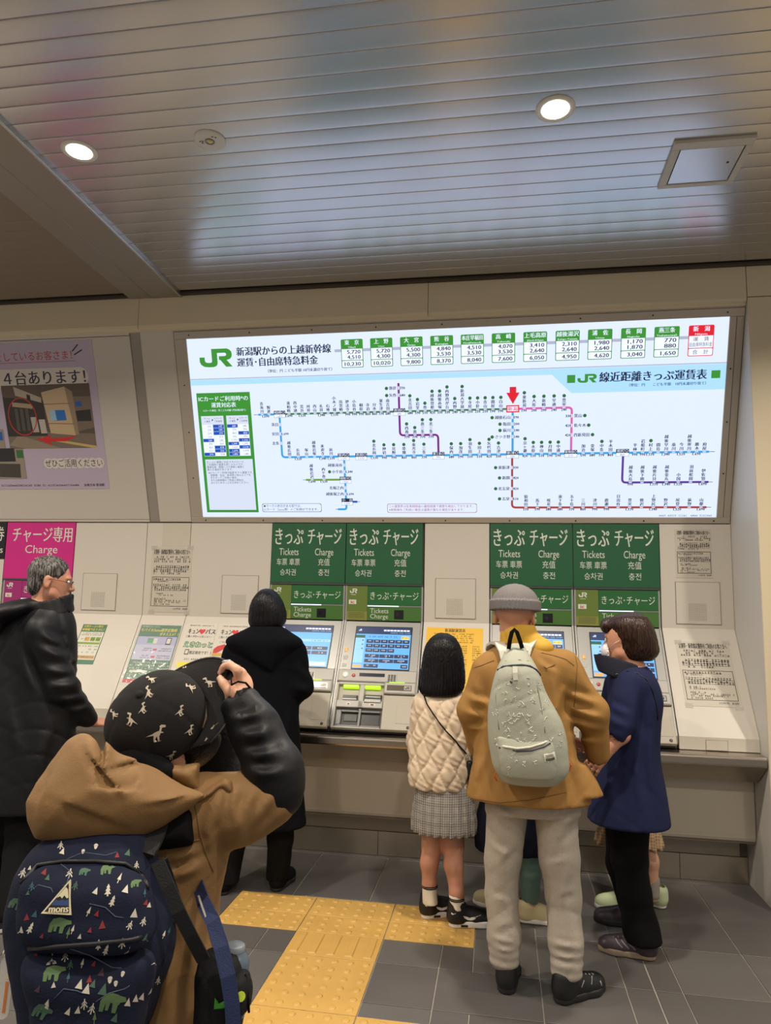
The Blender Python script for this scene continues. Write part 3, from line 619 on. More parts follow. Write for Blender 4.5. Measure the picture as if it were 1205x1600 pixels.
def machine_screen(root, x0, kind):
    u0, u1, v0, v1 = x0+0.090, x0+0.432, 0.322, 0.600
    Fs = SLOPE
    b = MB(); b.box(Fs, u0-0.006, u1+0.006, v0-0.006, v1+0.006, 0.004, 0.0075, BLACK); scr = obj('screen', b, root)
    b = MB(); n = 0.008; w = u1-u0; h = v1-v0
    X = lambda t: u0+w*t
    Y = lambda t: v0+h*t
    b.rect(Fs, u0, u1, v0, v1, n, SCRBG); n += 0.0003
    b.rect(Fs, u0, u1, Y(0.83), v1, n, SCRNAVY)
    rail_logo(b, Fs, X(0.04), X(0.095), Y(0.90), Y(0.95), SCRW, n+0.0003)
    for k in range(8): b.rect(Fs, X(0.50+0.06*k), X(0.55+0.06*k), Y(0.905), Y(0.945), n+0.0003, SCRW)
    rn = random.Random(2); scribble(b, Fs, X(0.58), X(0.98), Y(0.87), 0.007, SCRL, n+0.0003, rn)
    if kind == 'fares':
        b.rect(Fs, u0, X(0.17), Y(0.73), Y(0.80), n, SCRG); b.rect(Fs, u0, X(0.17), Y(0.13), Y(0.73), n, SCRL)
        for k in range(3): b.rect(Fs, X(0.02), X(0.15), Y(0.64-k*0.10), Y(0.645-k*0.10), n+0.0003, SCRBG); b.rect(Fs, X(0.125), X(0.15), Y(0.66-k*0.10), Y(0.685-k*0.10), n+0.0003, SCRNAVY)
        b.rect(Fs, X(0.01), X(0.16), Y(0.01), Y(0.08), n, SCRO)
        scribble(b, Fs, X(0.21), X(0.75), Y(0.77), 0.011, DBLU, n+0.0003, rn)
        b.rect(Fs, X(0.83), X(0.97), Y(0.71), Y(0.79), n, SCRY); text(b, Fs, '乗り換え', X(0.90), Y(0.75), 0.011, SCRNAVY, n+0.0004, res=1)
        fares = [['190', '200', '210', '240', '330', '420'], ['510', '590', '680', '770', '860', '990'], ['1170', '1340', '1520', '1690']]
        for r_, row in enumerate(fares):
            for c_, t in enumerate(row):
                a = 0.205+c_*0.131; yy = 0.61-r_*0.11
                b.rect(Fs, X(a), X(a+0.123), Y(yy), Y(yy+0.085), n, SCRBTN); text(b, Fs, t, X(a+0.062), Y(yy+0.05), 0.0125, SCRW, n+0.0004, bold=0.03, res=1)
        for r_ in range(2):
            for c_ in range(3):
                a = 0.205+c_*0.262; yy = 0.255-r_*0.115
                b.rect(Fs, X(a), X(a+0.254), Y(yy), Y(yy+0.085), n, SCRBTN); scribble(b, Fs, X(a+0.07), X(a+0.19), Y(yy+0.055), 0.0085, SCRW, n+0.0004, rn); scribble(b, Fs, X(a+0.11), X(a+0.15), Y(yy+0.02), 0.005, SCRW, n+0.0004, rn)
        b.rect(Fs, X(0.205), X(0.46), Y(0.02), Y(0.105), n, SCRBTN); scribble(b, Fs, X(0.25), X(0.42), Y(0.075), 0.0085, SCRW, n+0.0004, rn)
        b.rect(Fs, X(0.86), X(0.98), Y(0.02), Y(0.105), n, SCRBTN); scribble(b, Fs, X(0.89), X(0.95), Y(0.065), 0.0085, SCRW, n+0.0004, rn)
    else:
        b.rect(Fs, u0, u1, Y(0.60), Y(0.66), n, SCRL); scribble(b, Fs, X(0.62), X(0.95), Y(0.63), 0.008, DBLU, n+0.0003, rn)
        for r_ in range(2):
            for c_ in range(3):
                a = 0.08+c_*0.30; yy = 0.40-r_*0.11
                b.rect(Fs, X(a), X(a+0.285), Y(yy), Y(yy+0.085), n, SCRBTN); scribble(b, Fs, X(a+0.10), X(a+0.2), Y(yy+0.045), 0.010, SCRW, n+0.0004, rn)
        b.rect(Fs, X(0.02), X(0.98), Y(0.02), Y(0.12), n, SCRL); b.rect(Fs, X(0.5), X(0.96), Y(0.03), Y(0.10), n+0.0002, SCRW)
    obj('screen_image', b, scr)
def ticket_machine(x0, label, kind, pal=None):
    root = empty('ticket_machine', (x0+0.25, 4.44, 0.746), label, 'ticket machine', 'wall ticket machines')
    ol, ol2, dg_, mg = pal or (OLIVE, OLIVE2, DGREEN, MGREEN)
    b = MB()      # body: side cheeks, backing and frame
    Fx = Frame((0, 0, 0), (0, 1, 0), (0, 0, 1), (1, 0, 0))
    core = [(4.452, 1.60), (4.452, 1.372), (4.121, 0.813), (4.121, 0.775), (4.121, 0.746), (4.468, 0.746), (4.468, 1.60)]
    b.prism(Fx, core, x0+0.004, x0+0.496, MDARK)
    for a in (x0+0.003, x0+0.487):
        b.prism(Fx, [(4.436, 1.60), (4.436, 1.372), (4.105, 0.813), (4.105, 0.775), (4.46, 0.775), (4.46, 1.60)], a, a+0.010, MGREY)
    b.box(PLATE, x0+0.001, x0+0.499, 1.591, 1.603, -0.01, 0.010, MDARK, 0.002)
    b.box(Frame((0, 4.121, 0), (1, 0, 0), (0, 0, 1)), x0+0.012, x0+0.488, 0.7462, 0.772, -0.01, 0.001, BLACK)
    obj('body', b, root)
    # header strip on the upright face
    b = MB(); b.box(PLATE, x0+0.013, x0+0.145, 1.43, 1.590, -0.01, 0.004, ol, 0.001); b.box(PLATE, x0+0.013, x0+0.145, 1.374, 1.43, -0.01, 0.004, ol2, 0.001); hp = obj('header_panel', b, root)
    b = MB(); b.box(PLATE, x0+0.146, x0+0.487, 1.470, 1.590, -0.01, 0.004, dg_, 0.001); b.box(PLATE, x0+0.146, x0+0.487, 1.374, 1.460, -0.01, 0.004, mg, 0.001); hq = obj('header_panel', b, root)
    b = MB(); b.box(PLATE, x0+0.146, x0+0.487, 1.461, 1.469, -0.01, 0.0045, mat('bar_grey', (120, 124, 120), 0.4)); b.box(PLATE, x0+0.146, x0+0.345, 1.462, 1.468, 0, 0.0052, LEDBAR); obj('light_bar', b, root)
    b = MB(); rail_logo(b, PLATE, x0+0.030, x0+0.078, 1.543, 1.572, CREAM, 0.0046); b.rect(PLATE, x0+0.038, x0+0.070, 1.532, 1.535, 0.0046, CREAM)
    text(b, PLATE, 'きっぷ･チャージ', x0+0.316, 1.528, 0.056, CREAM, 0.0046, 'c', 0.305, 0, 3); text(b, PLATE, 'Tickets', x0+0.222, 1.436, 0.042, CREAM, 0.0046, 'c', 0.116, 0, 2); text(b, PLATE, 'Charge', x0+0.222, 1.402, 0.042, CREAM, 0.0046, 'c', 0.114, 0, 2)
    obj('header_lettering', b, hq)
    b = MB(); b.rect(PLATE, x0+0.026, x0+0.074, 1.474, 1.502, 0.0046, CREAM); text(b, PLATE, 'ic', x0+0.05, 1.489, 0.03, mat('ic_red', (196, 30, 44), 0.5), 0.005, 'c', 0.022, 0.05); obj('card_mark', b, hp)
    b = MB()
    for i in range(12):
        for j in range(5): b.rect(PLATE, x0+0.028+i*0.0085, x0+0.0325+i*0.0085, 1.388+j*0.008, 1.392+j*0.008, 0.0046, MDARK)
    o = obj('speaker_holes', b, hp); o['kind'] = 'stuff'
    b = MB(); b.box(PLATE, x0+0.317, x0+0.376, 1.386, 1.442, 0, 0.007, BLACK, 0.002); b.disc(PLATE, x0+0.34, 1.414, 0.012, 0.0072, mat('lens_glass', (30, 26, 40), 0.08)); obj('sensor_window', b, root)
    # sloping fascia with screen
    b = MB(); b.box(SLOPE, x0+0.014, x0+0.486, 0.312, 0.642, -0.012, 0.004, MGREY, 0.002); fa = obj('fascia', b, root)
    machine_screen(root, x0, kind)
    b = MB(); b.box(SLOPE, x0+0.032, x0+0.052, 0.430, 0.456, 0.003, 0.006, mat('amber_tag', (232, 172, 60), 0.4), 0.001); text(b, SLOPE, '!', x0+0.042, 0.444, 0.018, WHITE, 0.0065, bold=0.05); obj('amber_tag', b, root)
    b = MB(); b.box(SLOPE, x0+0.030, x0+0.056, 0.378, 0.405, 0.003, 0.0055, MLIGHT, 0.001); b.box(SLOPE, x0+0.028, x0+0.054, 0.330, 0.352, 0.003, 0.0055, MLIGHT, 0.001); obj('side_buttons', b, root)
    # ledge with call button, small display and key pad
    b = MB(); b.box(SLOPE, x0+0.014, x0+0.486, 0.232, 0.308, -0.01, 0.018, MLIGHT, 0.005); le = obj('ledge', b, root)
    b = MB(); b.lathe(SLOPE, x0+0.060, 0.272, [(0.019, 0.018), (0.018, 0.021), (0.010, 0.0215)], WHITE, 20); obj('coin_slot', b, le)
    b = MB(); b.lathe(SLOPE, x0+0.110, 0.270, [(0.011, 0.018), (0.010, 0.022), (0.005, 0.0225)], mat('call_red', (178, 66, 66), 0.35), 16); obj('call_button', b, le)
    b = MB(); b.box(SLOPE, x0+0.145, x0+0.297, 0.265, 0.286, 0.016, 0.0195, mat('display_dark', (52, 56, 66), 0.15)); obj('display', b, le)
    b = MB(); b.box(SLOPE, x0+0.312, x0+0.372, 0.236, 0.284, 0.016, 0.0195, MGREY, 0.001); kp = obj('key_pad', b, le)
    for i in range(3):
        for j in range(4): 
            b = MB(); b.box(SLOPE, x0+0.319+i*0.0165, x0+0.3305+i*0.0165, 0.2395+j*0.011, 0.2475+j*0.011, 0.019, 0.022, MDARK, 0.001); obj('key', b, le)
    # lower left: money openings
    b = MB(); b.box(SLOPE, x0+0.014, x0+0.028, -0.045, 0.228, -0.02, 0.012, MLIGHT, 0.002); b.box(SLOPE, x0+0.155, x0+0.185, 0.075, 0.228, -0.02, 0.010, MLIGHT, 0.003)
    b.box(SLOPE, x0+0.028, x0+0.300, 0.075, 0.118, -0.02, 0.010, MLIGHT, 0.003); b.box(SLOPE, x0+0.028, x0+0.300, 0.215, 0.230, -0.02, 0.012, MLIGHT, 0.002); b.box(SLOPE, x0+0.014, x0+0.300, -0.050, -0.042, -0.02, 0.012, MLIGHT, 0.002)
    b.rect(SLOPE, x0+0.028, x0+0.300, -0.045, 0.225, -0.010, MCREAM)
    lo = obj('money_panel', b, root)
    for a in (0.056, 0.186):
        b = MB(); b.box(SLOPE, x0+a, x0+a+0.092, 0.196, 0.213, -0.01, 0.013, LIME, 0.002); obj('lime_lamp', b, lo)
    b = MB(); b.box(SLOPE, x0+0.060, x0+0.146, 0.128, 0.152, -0.012, 0.004, BLACK, 0.003); b.box(SLOPE, x0+0.060, x0+0.146, 0.118, 0.128, -0.01, 0.014, MGREY, 0.002); obj('coin_mouth', b, lo)
    b = MB(); b.box(SLOPE, x0+0.190, x0+0.290, 0.130, 0.158, -0.012, 0.006, BLACK, 0.003); b.box(SLOPE, x0+0.196, x0+0.284, 0.139, 0.147, 0.004, 0.009, MGREY, 0.001); b.box(SLOPE, x0+0.190, x0+0.290, 0.106, 0.128, -0.01, 0.016, MGREY, 0.003); obj('note_mouth', b, lo)
    for a, e in ((0.10, 0.012), (0.24, 0.018)):
        b = MB(); b.rect(SLOPE, x0+a-e, x0+a+e, 0.088, 0.104, 0.0102, PAPER); b.rect(SLOPE, x0+a-e*0.5, x0+a+e*0.5, 0.090, 0.098, 0.0105, BLACK); obj('pictogram', b, lo)
    b = MB(); b.box(SLOPE, x0+0.030, x0+0.298, -0.042, 0.072, -0.03, -0.008, MTRAY2); b.box(SLOPE, x0+0.066, x0+0.165, 0.046, 0.056, -0.01, 0.010, MTRAY, 0.002); b.box(SLOPE, x0+0.180, x0+0.290, 0.046, 0.056, -0.01, 0.010, MTRAY, 0.002)
    b.box(SLOPE, x0+0.080, x0+0.160, -0.005, 0.040, -0.012, -0.004, BLACK, 0.002); b.box(SLOPE, x0+0.182, x0+0.290, -0.03, 0.040, -0.012, -0.004, BLACK, 0.002); b.box(SLOPE, x0+0.164, x0+0.180, -0.042, 0.070, -0.01, 0.006, MTRAY, 0.002); b.box(SLOPE, x0+0.032, x0+0.066, -0.03, 0.06, -0.01, 0.004, MTRAY, 0.004)
    b.box(SLOPE, x0+0.032, x0+0.296, -0.042, -0.028, -0.01, 0.004, MTRAY, 0.002); obj('return_tray', b, root)
    # lower right: card reader block and service door
    b = MB(); b.box(SLOPE, x0+0.303, x0+0.487, 0.160, 0.228, -0.02, 0.030, MLIGHT, 0.006); rd = obj('card_reader', b, root)
    b = MB(); b.box(SLOPE, x0+0.320, x0+0.464, 0.178, 0.212, 0.028, 0.0315, mat('reader_window', (96, 86, 74), 0.2), 0.001); b.box(SLOPE, x0+0.420, x0+0.460, 0.182, 0.208, 0.030, 0.0322, MGREY, 0.001); rail_logo(b, SLOPE, x0+0.426, x0+0.452, 0.188, 0.202, BLACK, 0.0326); obj('reader_window', b, rd)
    b = MB(); b.box(SLOPE, x0+0.330, x0+0.42, 0.2275, 0.231, 0.012, 0.0305, LIME); obj('lime_lamp', b, rd)
    b = MB(); b.box(SLOPE, x0+0.303, x0+0.487, -0.050, 0.158, -0.02, 0.012, MCREAM, 0.003); ld_ = obj('lower_cover', b, root)
    b = MB(); b.box(SLOPE, x0+0.385, x0+0.474, -0.012, 0.108, 0.010, 0.0135, MCREAM, 0.0012); obj('service_door', b, ld_)
    b = MB(); b.lathe(SLOPE, x0+0.458, -0.032, [(0.009, 0.012), (0.008, 0.015), (0.004, 0.015)], MDARK, 14); obj('lock', b, ld_)
    return root
ticket_machine(-1.470, 'ticket machine in use by the woman in the long black coat', 'menu')
ticket_machine(-0.972, 'ticket machine standing free with its fare screen fully visible', 'fares')
ticket_machine(-0.063, 'ticket machine hidden behind the man in the grey knit cap', 'fares')
ticket_machine(0.437, 'ticket machine facing the masked woman in the navy coat', 'fares')
MP1 = mat('magenta_panel', (150, 32, 104), 0.4); MP2 = mat('magenta_panel_light', (170, 60, 124), 0.4)
ticket_machine(-3.385, 'magenta headed charging machine behind the man with glasses', 'menu', (MP1, MP2, MP1, MP1))

# ================================================================== SPEAKER COVERS
for i, (x0, lab) in enumerate(((-2.789, 'beside the magenta header plate'), (-1.799, 'beside the head of the woman in the long black coat'), (-0.399, 'above the yellow fare list'), (1.022, 'between the two notices at the right end'))):
    r = empty('speaker_cover', PLATE.p(x0+0.125, 1.397, 0), 'square white speaker cover '+lab, 'speaker cover', 'speaker covers on the wall')
    b = MB(); b.box(PLATE, x0, x0+0.25, 1.397, 1.645, 0.0, 0.0035, mat('cover_line', (138, 128, 112), 0.6)); b.box(PLATE, x0+0.0022, x0+0.2478, 1.3992, 1.6428, 0.0, 0.004, WALL, 0.0015); obj('cover', b, r)
    b = MB()
    for a in range(13):
        for c in range(13): b.rect(PLATE, x0+0.072+a*0.0078, x0+0.0755+a*0.0078, 1.420+c*0.0078, 1.4235+c*0.0078, 0.0043, mat('hole_grey', (112, 104, 92), 0.8))
    o = obj('speaker_holes', b, r); o['kind'] = 'stuff'

# ================================================================== NOTICES AND POSTERS
def sheet(name, F, u0, u1, v0, v1, label, cat, m=PAPER, t=0.0012, n=0.0005):
    r = empty(name, F.p((u0+u1)/2, v0, 0), label, cat)
    b = MB(); b.box(F, u0, u1, v0, v1, n-0.0005, n+t, m); obj('sheet', b, r); return r
def notice(F, u0, u1, v0, v1, label, seed, taped=False):
    r = sheet('notice', F, u0, u1, v0, v1, label, 'notice', mat('notice_paper', (192, 184, 168), 0.55))
    b = MB(); n = 0.0022; w = u1-u0; h = v1-v0; rn = random.Random(seed)
    X = lambda t: u0+w*t
    Y = lambda t: v0+h*t
    text(b, F, '定期券・新幹線定期券をご利用のお客さまへ', X(0.5), Y(0.925), 0.026*w/0.2, BLACKINK, n, 'c', w*0.90, 0.022, 1)
    e = 0.0135*w/0.28*1.0
    for k, yy in enumerate((0.85, 0.815, 0.78)): scribble(b, F, X(0.06 if k else 0.12), X(0.95), Y(yy), e, BLACKINK, n, rn, 0.7)
    for k, yy in enumerate((0.70, 0.665, 0.63)): scribble(b, F, X(0.06 if k else 0.12), X(0.96), Y(yy), e*1.15, BLACKINK, n, rn, 0.95)
    scribble(b, F, X(0.06), X(0.75), Y(0.595), e, BLACKINK, n, rn, 0.6)
    outline(b, [(X(0.04), Y(0.09)), (X(0.96), Y(0.09)), (X(0.96), Y(0.54)), (X(0.04), Y(0.54))], 0.0028, (F, n), BLACKINK)
    scribble(b, F, X(0.07), X(0.75), Y(0.505), e*1.1, BLACKINK, n, rn, 0.97); scribble(b, F, X(0.10), X(0.45), Y(0.475), e*0.8, BLACKINK, n, rn, 0.8)
    for k, yy in enumerate((0.415, 0.38, 0.345)): scribble(b, F, X(0.07 if k == 0 else 0.11), X(0.93), Y(yy), e*1.1, BLACKINK, n, rn, 0.97)
    for yy, xe in ((0.285, 0.4), (0.26, 0.6), (0.205, 0.4), (0.18, 0.9), (0.155, 0.85), (0.12, 0.5)): scribble(b, F, X(0.12), X(xe), Y(yy), e*0.75, BLACKINK, n, rn, 0.7)
    text(b, F, '2023年7月　新潟駅', X(0.78), Y(0.055), e*1.1, BLACKINK, n, 'c', w*0.36, 0, 1)
    obj('print', b, r)['kind'] = 'stuff'
    if taped:
        tb_ = MB(); TP = mat('clear_tape', (214, 208, 196), 0.15, alpha=0.35)
        for a, c in ((u0-0.006, v1-0.02), (u1-0.034, v1-0.016), (u0-0.004, v0-0.012), (u1-0.036, v0-0.014)): tb_.box(F, a, a+0.04, c, c+0.028, 0.0022, 0.0028, TP)
        obj('tape', tb_, r)
    return r
notice(PLATE, -2.300, -2.016, 1.395, 1.825, 'white paper notice on the wall to the right of the glasses man', 1, True)
notice(PLATE, 1.030, 1.235, 1.668, 1.957, 'small white notice under the right end of the fare board', 2)
notice(SLOPE, 1.003, 1.292, 0.172, 0.565, 'large white notice taped to the sloping panel by the right pier', 3, True)
# tape strips above the left notice and blank note pads
r = empty('tape_strip', PLATE.p(-2.16, 1.83, 0), 'empty clear taped sheet above the left hand notice', 'sheet')
b = MB(); b.box(PLATE, -2.235, -2.04, 1.83, 1.985, 0.0, 0.001, mat('clear_sheet', (196, 188, 172), 0.2)); obj('sheet', b, r)
# yellow fare list
r = sheet('fare_list', SLOPE, -0.446, -0.102, 0.165, 0.614, 'yellow printed fare list behind the girl in the quilted jacket', 'poster', mat('yellow_paper', (226, 176, 36), 0.5))
b = MB(); rn = random.Random(9); n = 0.0022
text(b, SLOPE, '新潟駅運賃表', -0.272, 0.595, 0.026, BLACKINK, n, 'c', 0.125, 0.03, 2)
for k in range(5): scribble(b, SLOPE, -0.40+0.03*k, -0.16, 0.572-k*0.014, 0.009, BLACKINK, n, rn, 0.6)
for k in range(22):
    for a in (-0.43, -0.345, -0.25, -0.165): scribble(b, SLOPE, a, a+0.05, 0.49-k*0.0145, 0.009, BLACKINK, n, rn, 0.8)
obj('print', b, r)
# green leaflet
LG = mat('leaflet_green', (30, 98, 62), 0.4); LY = mat('leaflet_yellow', (224, 206, 60), 0.45); LW = mat('leaflet_white', (206, 204, 190), 0.5); LO = mat('leaflet_ochre', (196, 150, 66), 0.5); LR = mat('leaflet_red', (190, 42, 40), 0.45); LV = mat('leaflet_lilac', (160, 160, 196), 0.4); LB2 = mat('leaflet_lime', (120, 150, 50), 0.5)
r = sheet('leaflet', SLOPE, -2.735, -2.562, 0.285, 0.570, 'small green and cream leaflet on the sloping panel right of the glasses man', 'leaflet', LG)
b = MB(); n = 0.0022
text(b, SLOPE, 'お得きっぷの発売', -2.655, 0.555, 0.018, LY, n, 'c', 0.135, 0.03, 1); text(b, SLOPE, '新幹線でおトクに！', -2.650, 0.532, 0.022, LY, n, 'c', 0.155, 0.03, 1)
b.rect(SLOPE, -2.730, -2.567, 0.315, 0.515, n-0.0003, LW)
for k in range(2): scribble(b, SLOPE, -2.72, -2.58, 0.505-k*0.012, 0.008, BLACKINK, n, rn, 0.7)
for u, m_ in ((-2.722, LW), (-2.685, LO), (-2.645, LB2), (-2.607, LB2)): b.rect(SLOPE, u, u+0.033, 0.448, 0.478, n, m_); scribble(b, SLOPE, u+0.003, u+0.03, 0.463, 0.009, BLACKINK, n+0.0003, rn)
b.rect(SLOPE, -2.728, -2.570, 0.425, 0.440, n, LB2)
for k in range(3):
    for a in range(4): scribble(b, SLOPE, -2.722+a*0.04, -2.692+a*0.04, 0.412-k*0.022, 0.010, BLACKINK, n, rn, 0.7)
b.rect(SLOPE, -2.728, -2.570, 0.322, 0.346, n, mat('leaflet_tan', (190, 160, 110), 0.5)); scribble(b, SLOPE, -2.72, -2.58, 0.335, 0.009, BLACKINK, n+0.0003, rn)
obj('print', b, r)
# season pass poster in a clear sleeve
r = sheet('poster', SLOPE, -2.322, -2.044, 0.175, 0.578, 'green season pass poster in a shiny clear sleeve left of the white posters', 'poster', LG)
b = MB()
text(b, SLOPE, '通学定期券をお持ちのみなさまへ', -2.25, 0.565, 0.014, LW, n, 'c', 0.12, 0, 1)
text(b, SLOPE, 'モバイルSuica通学定期券', -2.188, 0.541, 0.026, LY, n, 'c', 0.250, 0.03, 2); text(b, SLOPE, 'がオススメ！！', -2.112, 0.513, 0.026, LY, n, 'c', 0.125, 0.03, 2)
b.rect(SLOPE, -2.316, -2.050, 0.330, 0.494, n-0.0003, LV); b.rect(SLOPE, -2.316, -2.050, 0.330, 0.435, n-0.0002, mat('leaflet_pale', (176, 178, 200), 0.4))
b.rect(SLOPE, -2.245, -2.19, 0.447, 0.482, n, mat('card_green', (60, 150, 84), 0.4)); b.rect(SLOPE, -2.205, -2.178, 0.447, 0.482, n+0.0002, LW)
b.box(SLOPE, -2.118, -2.083, 0.438, 0.488, n-0.0004, n+0.0004, BLACKINK); b.rect(SLOPE, -2.113, -2.088, 0.446, 0.482, n+0.0006, LW)
for v in (0.41, 0.36):
    for k in range(2): scribble(b, SLOPE, -2.26, -2.20, v-k*0.015, 0.009, BLACKINK, n, rn, 0.9); scribble(b, SLOPE, -2.15, -2.06, v-k*0.015, 0.009, BLACKINK, n, rn, 0.9)
    b.poly(SLOPE, [(-2.188, v-0.014), (-2.170, v-0.014), (-2.170, v-0.019), (-2.160, v-0.008), (-2.170, v+0.003), (-2.170, v-0.002), (-2.188, v-0.002)], n, LR)
for k in range(3): scribble(b, SLOPE, -2.31, -2.05, 0.312-k*0.02, 0.012, LW, n, rn, 0.8)
b.rect(SLOPE, -2.30, -2.18, 0.243, 0.258, n, LW)
for k in range(3): scribble(b, SLOPE, -2.31, -2.07, 0.23-k*0.012, 0.008, LW, n, rn, 0.7)
b.rect(SLOPE, -2.322, -2.044, 0.175, 0.196, n, LR)
obj('print', b, r)
b = MB(); CS = mat('clear_sleeve', (230, 232, 236), 0.05, alpha=0.12, bump=(14, 0.5))
k = 14; V = []
for i in range(k+1):
    for j in range(k+1): V.append(SLOPE.p(-2.336+0.306*i/k, 0.165+0.420*j/k, 0.0045+0.003*math.sin(i*1.7+j*0.9)*math.sin(j*1.3)))
b.add(V, [(i*(k+1)+j, (i+1)*(k+1)+j, (i+1)*(k+1)+j+1, i*(k+1)+j+1) for i in range(k) for j in range(k)], CS, True); obj('sleeve', b, r)
# two white pass posters
KP = mat('pass_paper', (204, 198, 184), 0.5); KR = mat('pass_red', (206, 40, 52), 0.45); KG = mat('pass_green', (26, 120, 66), 0.45)
for i, u0 in enumerate((-2.014, -1.792)):
    r = sheet('poster', SLOPE, u0, u0+0.216, 0.215, 0.600, ('white pass poster with green web lettering beside the clear sleeve' if i == 0 else 'white pass poster half hidden by the woman in the long black coat'), 'poster', KP)
    b = MB(); x = u0-(-2.014)
    scribble(b, SLOPE, -1.985+x, -1.815+x, 0.583, 0.009, BLACKINK, n, rn, 0.9)
    text(b, SLOPE, 'キュン', -1.950+x, 0.541, 0.036, BLACKINK, n, 'c', 0.074, 0.06, 2, fit=True); text(b, SLOPE, 'パス', -1.836+x, 0.541, 0.036, BLACKINK, n, 'c', 0.066, 0.06, 2, fit=True)
    H = [(-1.893+x+0.022*math.sin(t)**3*1.0, 0.541+0.0225*(13*math.cos(t)-5*math.cos(2*t)-2*math.cos(3*t)-math.cos(4*t))/16) for t in np.linspace(0, 2*PI, 24, endpoint=False)][::-1]
    b.poly(SLOPE, H, n, KR)
    text(b, SLOPE, 'ご購入予約のお客さまへ！！', -1.90+x, 0.503, 0.018, BLACKINK, n, 'c', 0.19, 0, 1)
    if i == 0:
        [text(b, SLOPE, 'えきねっと', -1.896+0.0042*math.cos(t), 0.447+0.0042*math.sin(t), 0.036, KG, n+0.00001*k, 'c', 0.188, 0, 2, fit=True) for k, t in enumerate(np.linspace(0, 2*PI, 10, endpoint=False))]; text(b, SLOPE, 'えきねっと', -1.896, 0.447, 0.034, KP, n+0.0005, 'c', 0.186, 0.02, 2, fit=True)
        b.box(SLOPE, -1.972, -1.945, 0.376, 0.412, n-0.0004, n+0.0003, BLACKINK); b.rect(SLOPE, -1.968, -1.949, 0.381, 0.407, n+0.0005, KP)
        text(b, SLOPE, '限定発売です！！', -1.868, 0.390, 0.026, BLACKINK, n, 'c', 0.142, 0.03, 2)
        scribble(b, SLOPE, -1.975, -1.87, 0.345, 0.012, BLACKINK, n, rn); b.rect(SLOPE, -1.857, -1.805, 0.335, 0.355, n, BLACKINK); text(b, SLOPE, '検索', -1.831, 0.345, 0.016, KP, n+0.0004, res=1)
        b.rect(SLOPE, -2.0, -1.80, 0.288, 0.325, n, LY); text(b, SLOPE, 'らくに！', -1.86, 0.306, 0.028, BLACKINK, n+0.0004, 'c', 0.09, 0.03)
    else:
        text(b, SLOPE, 'ご利用可能な列車', -1.90+x, 0.468, 0.016, BLACKINK, n, 'c', 0.16, 0, 1)
        b.poly(SLOPE, [(-1.785, 0.38), (-1.745, 0.40), (-1.70, 0.435), (-1.72, 0.455), (-1.765, 0.44), (-1.785, 0.42)], n, LR); b.rect(SLOPE, -1.788, -1.70, 0.372, 0.392, n+0.0002, LO)
        b.rect(SLOPE, -1.778, -1.60, 0.24, 0.32, n, LY)
    obj('print', b, r)
# small outlined flap at the foot of the right hand panel
r = empty('floor_flap', (1.13, 4.109, 0.75), 'small rectangular cover flap at the foot of the panel by the right pier', 'cover')
FF = Frame((0, 4.109, 0), (1, 0, 0), (0, 0, 1)); b = MB(); b.box(FF, 1.075, 1.185, 0.748, 0.800, -0.001, 0.0025, MATS['cover_line']); b.box(FF, 1.0765, 1.1835, 0.7481, 0.7985, -0.001, 0.003, WALL, 0.001); obj('flap', b, r)

# big lilac poster on the leaning panel ------------------------------------------
LIL = mat('lilac_paper', (184, 170, 190), 0.5)
r = empty('wall_poster', SIGN.p(-3.0, 0.23, 0), 'large lilac poster with station photograph on the leaning panel at the left', 'poster')
b = MB(); b.box(SIGN, -3.75, -2.598, 0.231, 1.21, 0.0015, 0.004, LIL); P0 = b.v
obj('sheet', b, r)
b = MB(); n = 0.0048; PW = mat('poster_halo', (214, 206, 196), 0.5); PD = mat('poster_dark', (46, 40, 66), 0.5); PR = mat('poster_red', (190, 66, 66), 0.5)
text(b, SIGN, '順番待ちをしているお客さま！', -2.75, 1.118, 0.064, PR, n, 'r', 0.80, 0.01, 2); b.rect(SIGN, -3.7, -2.73, 1.078, 1.081, n, PR)
for a in ((-2.745, 1.142, -2.70, 1.185), (-2.735, 1.120, -2.675, 1.150)): b.poly(SIGN, [(a[0], a[1]), (a[0]+0.004, a[1]-0.006), (a[2]+0.004, a[3]-0.006), (a[2], a[3])], n, BLACKINK)
hal = 'こちらにも４台あります！'
text(b, SIGN, hal, -2.672, 0.978, 0.098, PD, n+0.0004, 'r', 1.08, 0.03, 3)
for k in range(12): b.disc(SIGN, -2.712-0.090*k, 0.978, 0.062, n-0.0003-0.00001*k, PW, 20)
b.rect(SIGN, -3.74, -2.70, 0.918, 1.038, n-0.0002, PW)
text(b, SIGN, 'ぜひご活用ください', -2.626, 0.408, 0.056, PD, n+0.0004, 'r', 0.42, 0.01, 2)
for k in range(9): b.disc(SIGN, -2.650-0.0465*k, 0.408, 0.036, n-0.0003-0.00001*k, PW, 16)
text(b, SIGN, 'JR東日本 新潟駅', -2.63, 0.258, 0.020, BLACKINK, n, 'r', 0.15, 0.02, 1); scribble(b, SIGN, -3.4, -2.82, 0.258, 0.013, BLACKINK, n, rn, 0.9)
obj('print', b, r)
b = MB(); n = 0.0048   # printed station picture, simplified into flat shapes
ph = lambda s, t: (-3.293+0.640*s, 0.510+0.424*t)
def pp(pts, c, k): b.poly(SIGN, [ph(*q) for q in pts], n+0.0001*k, mat('photo_%d_%d_%d' % c, c, 0.5))
pp([(0, 0), (1, 0), (1, 1), (0, 1)], (92, 78, 66), 0)
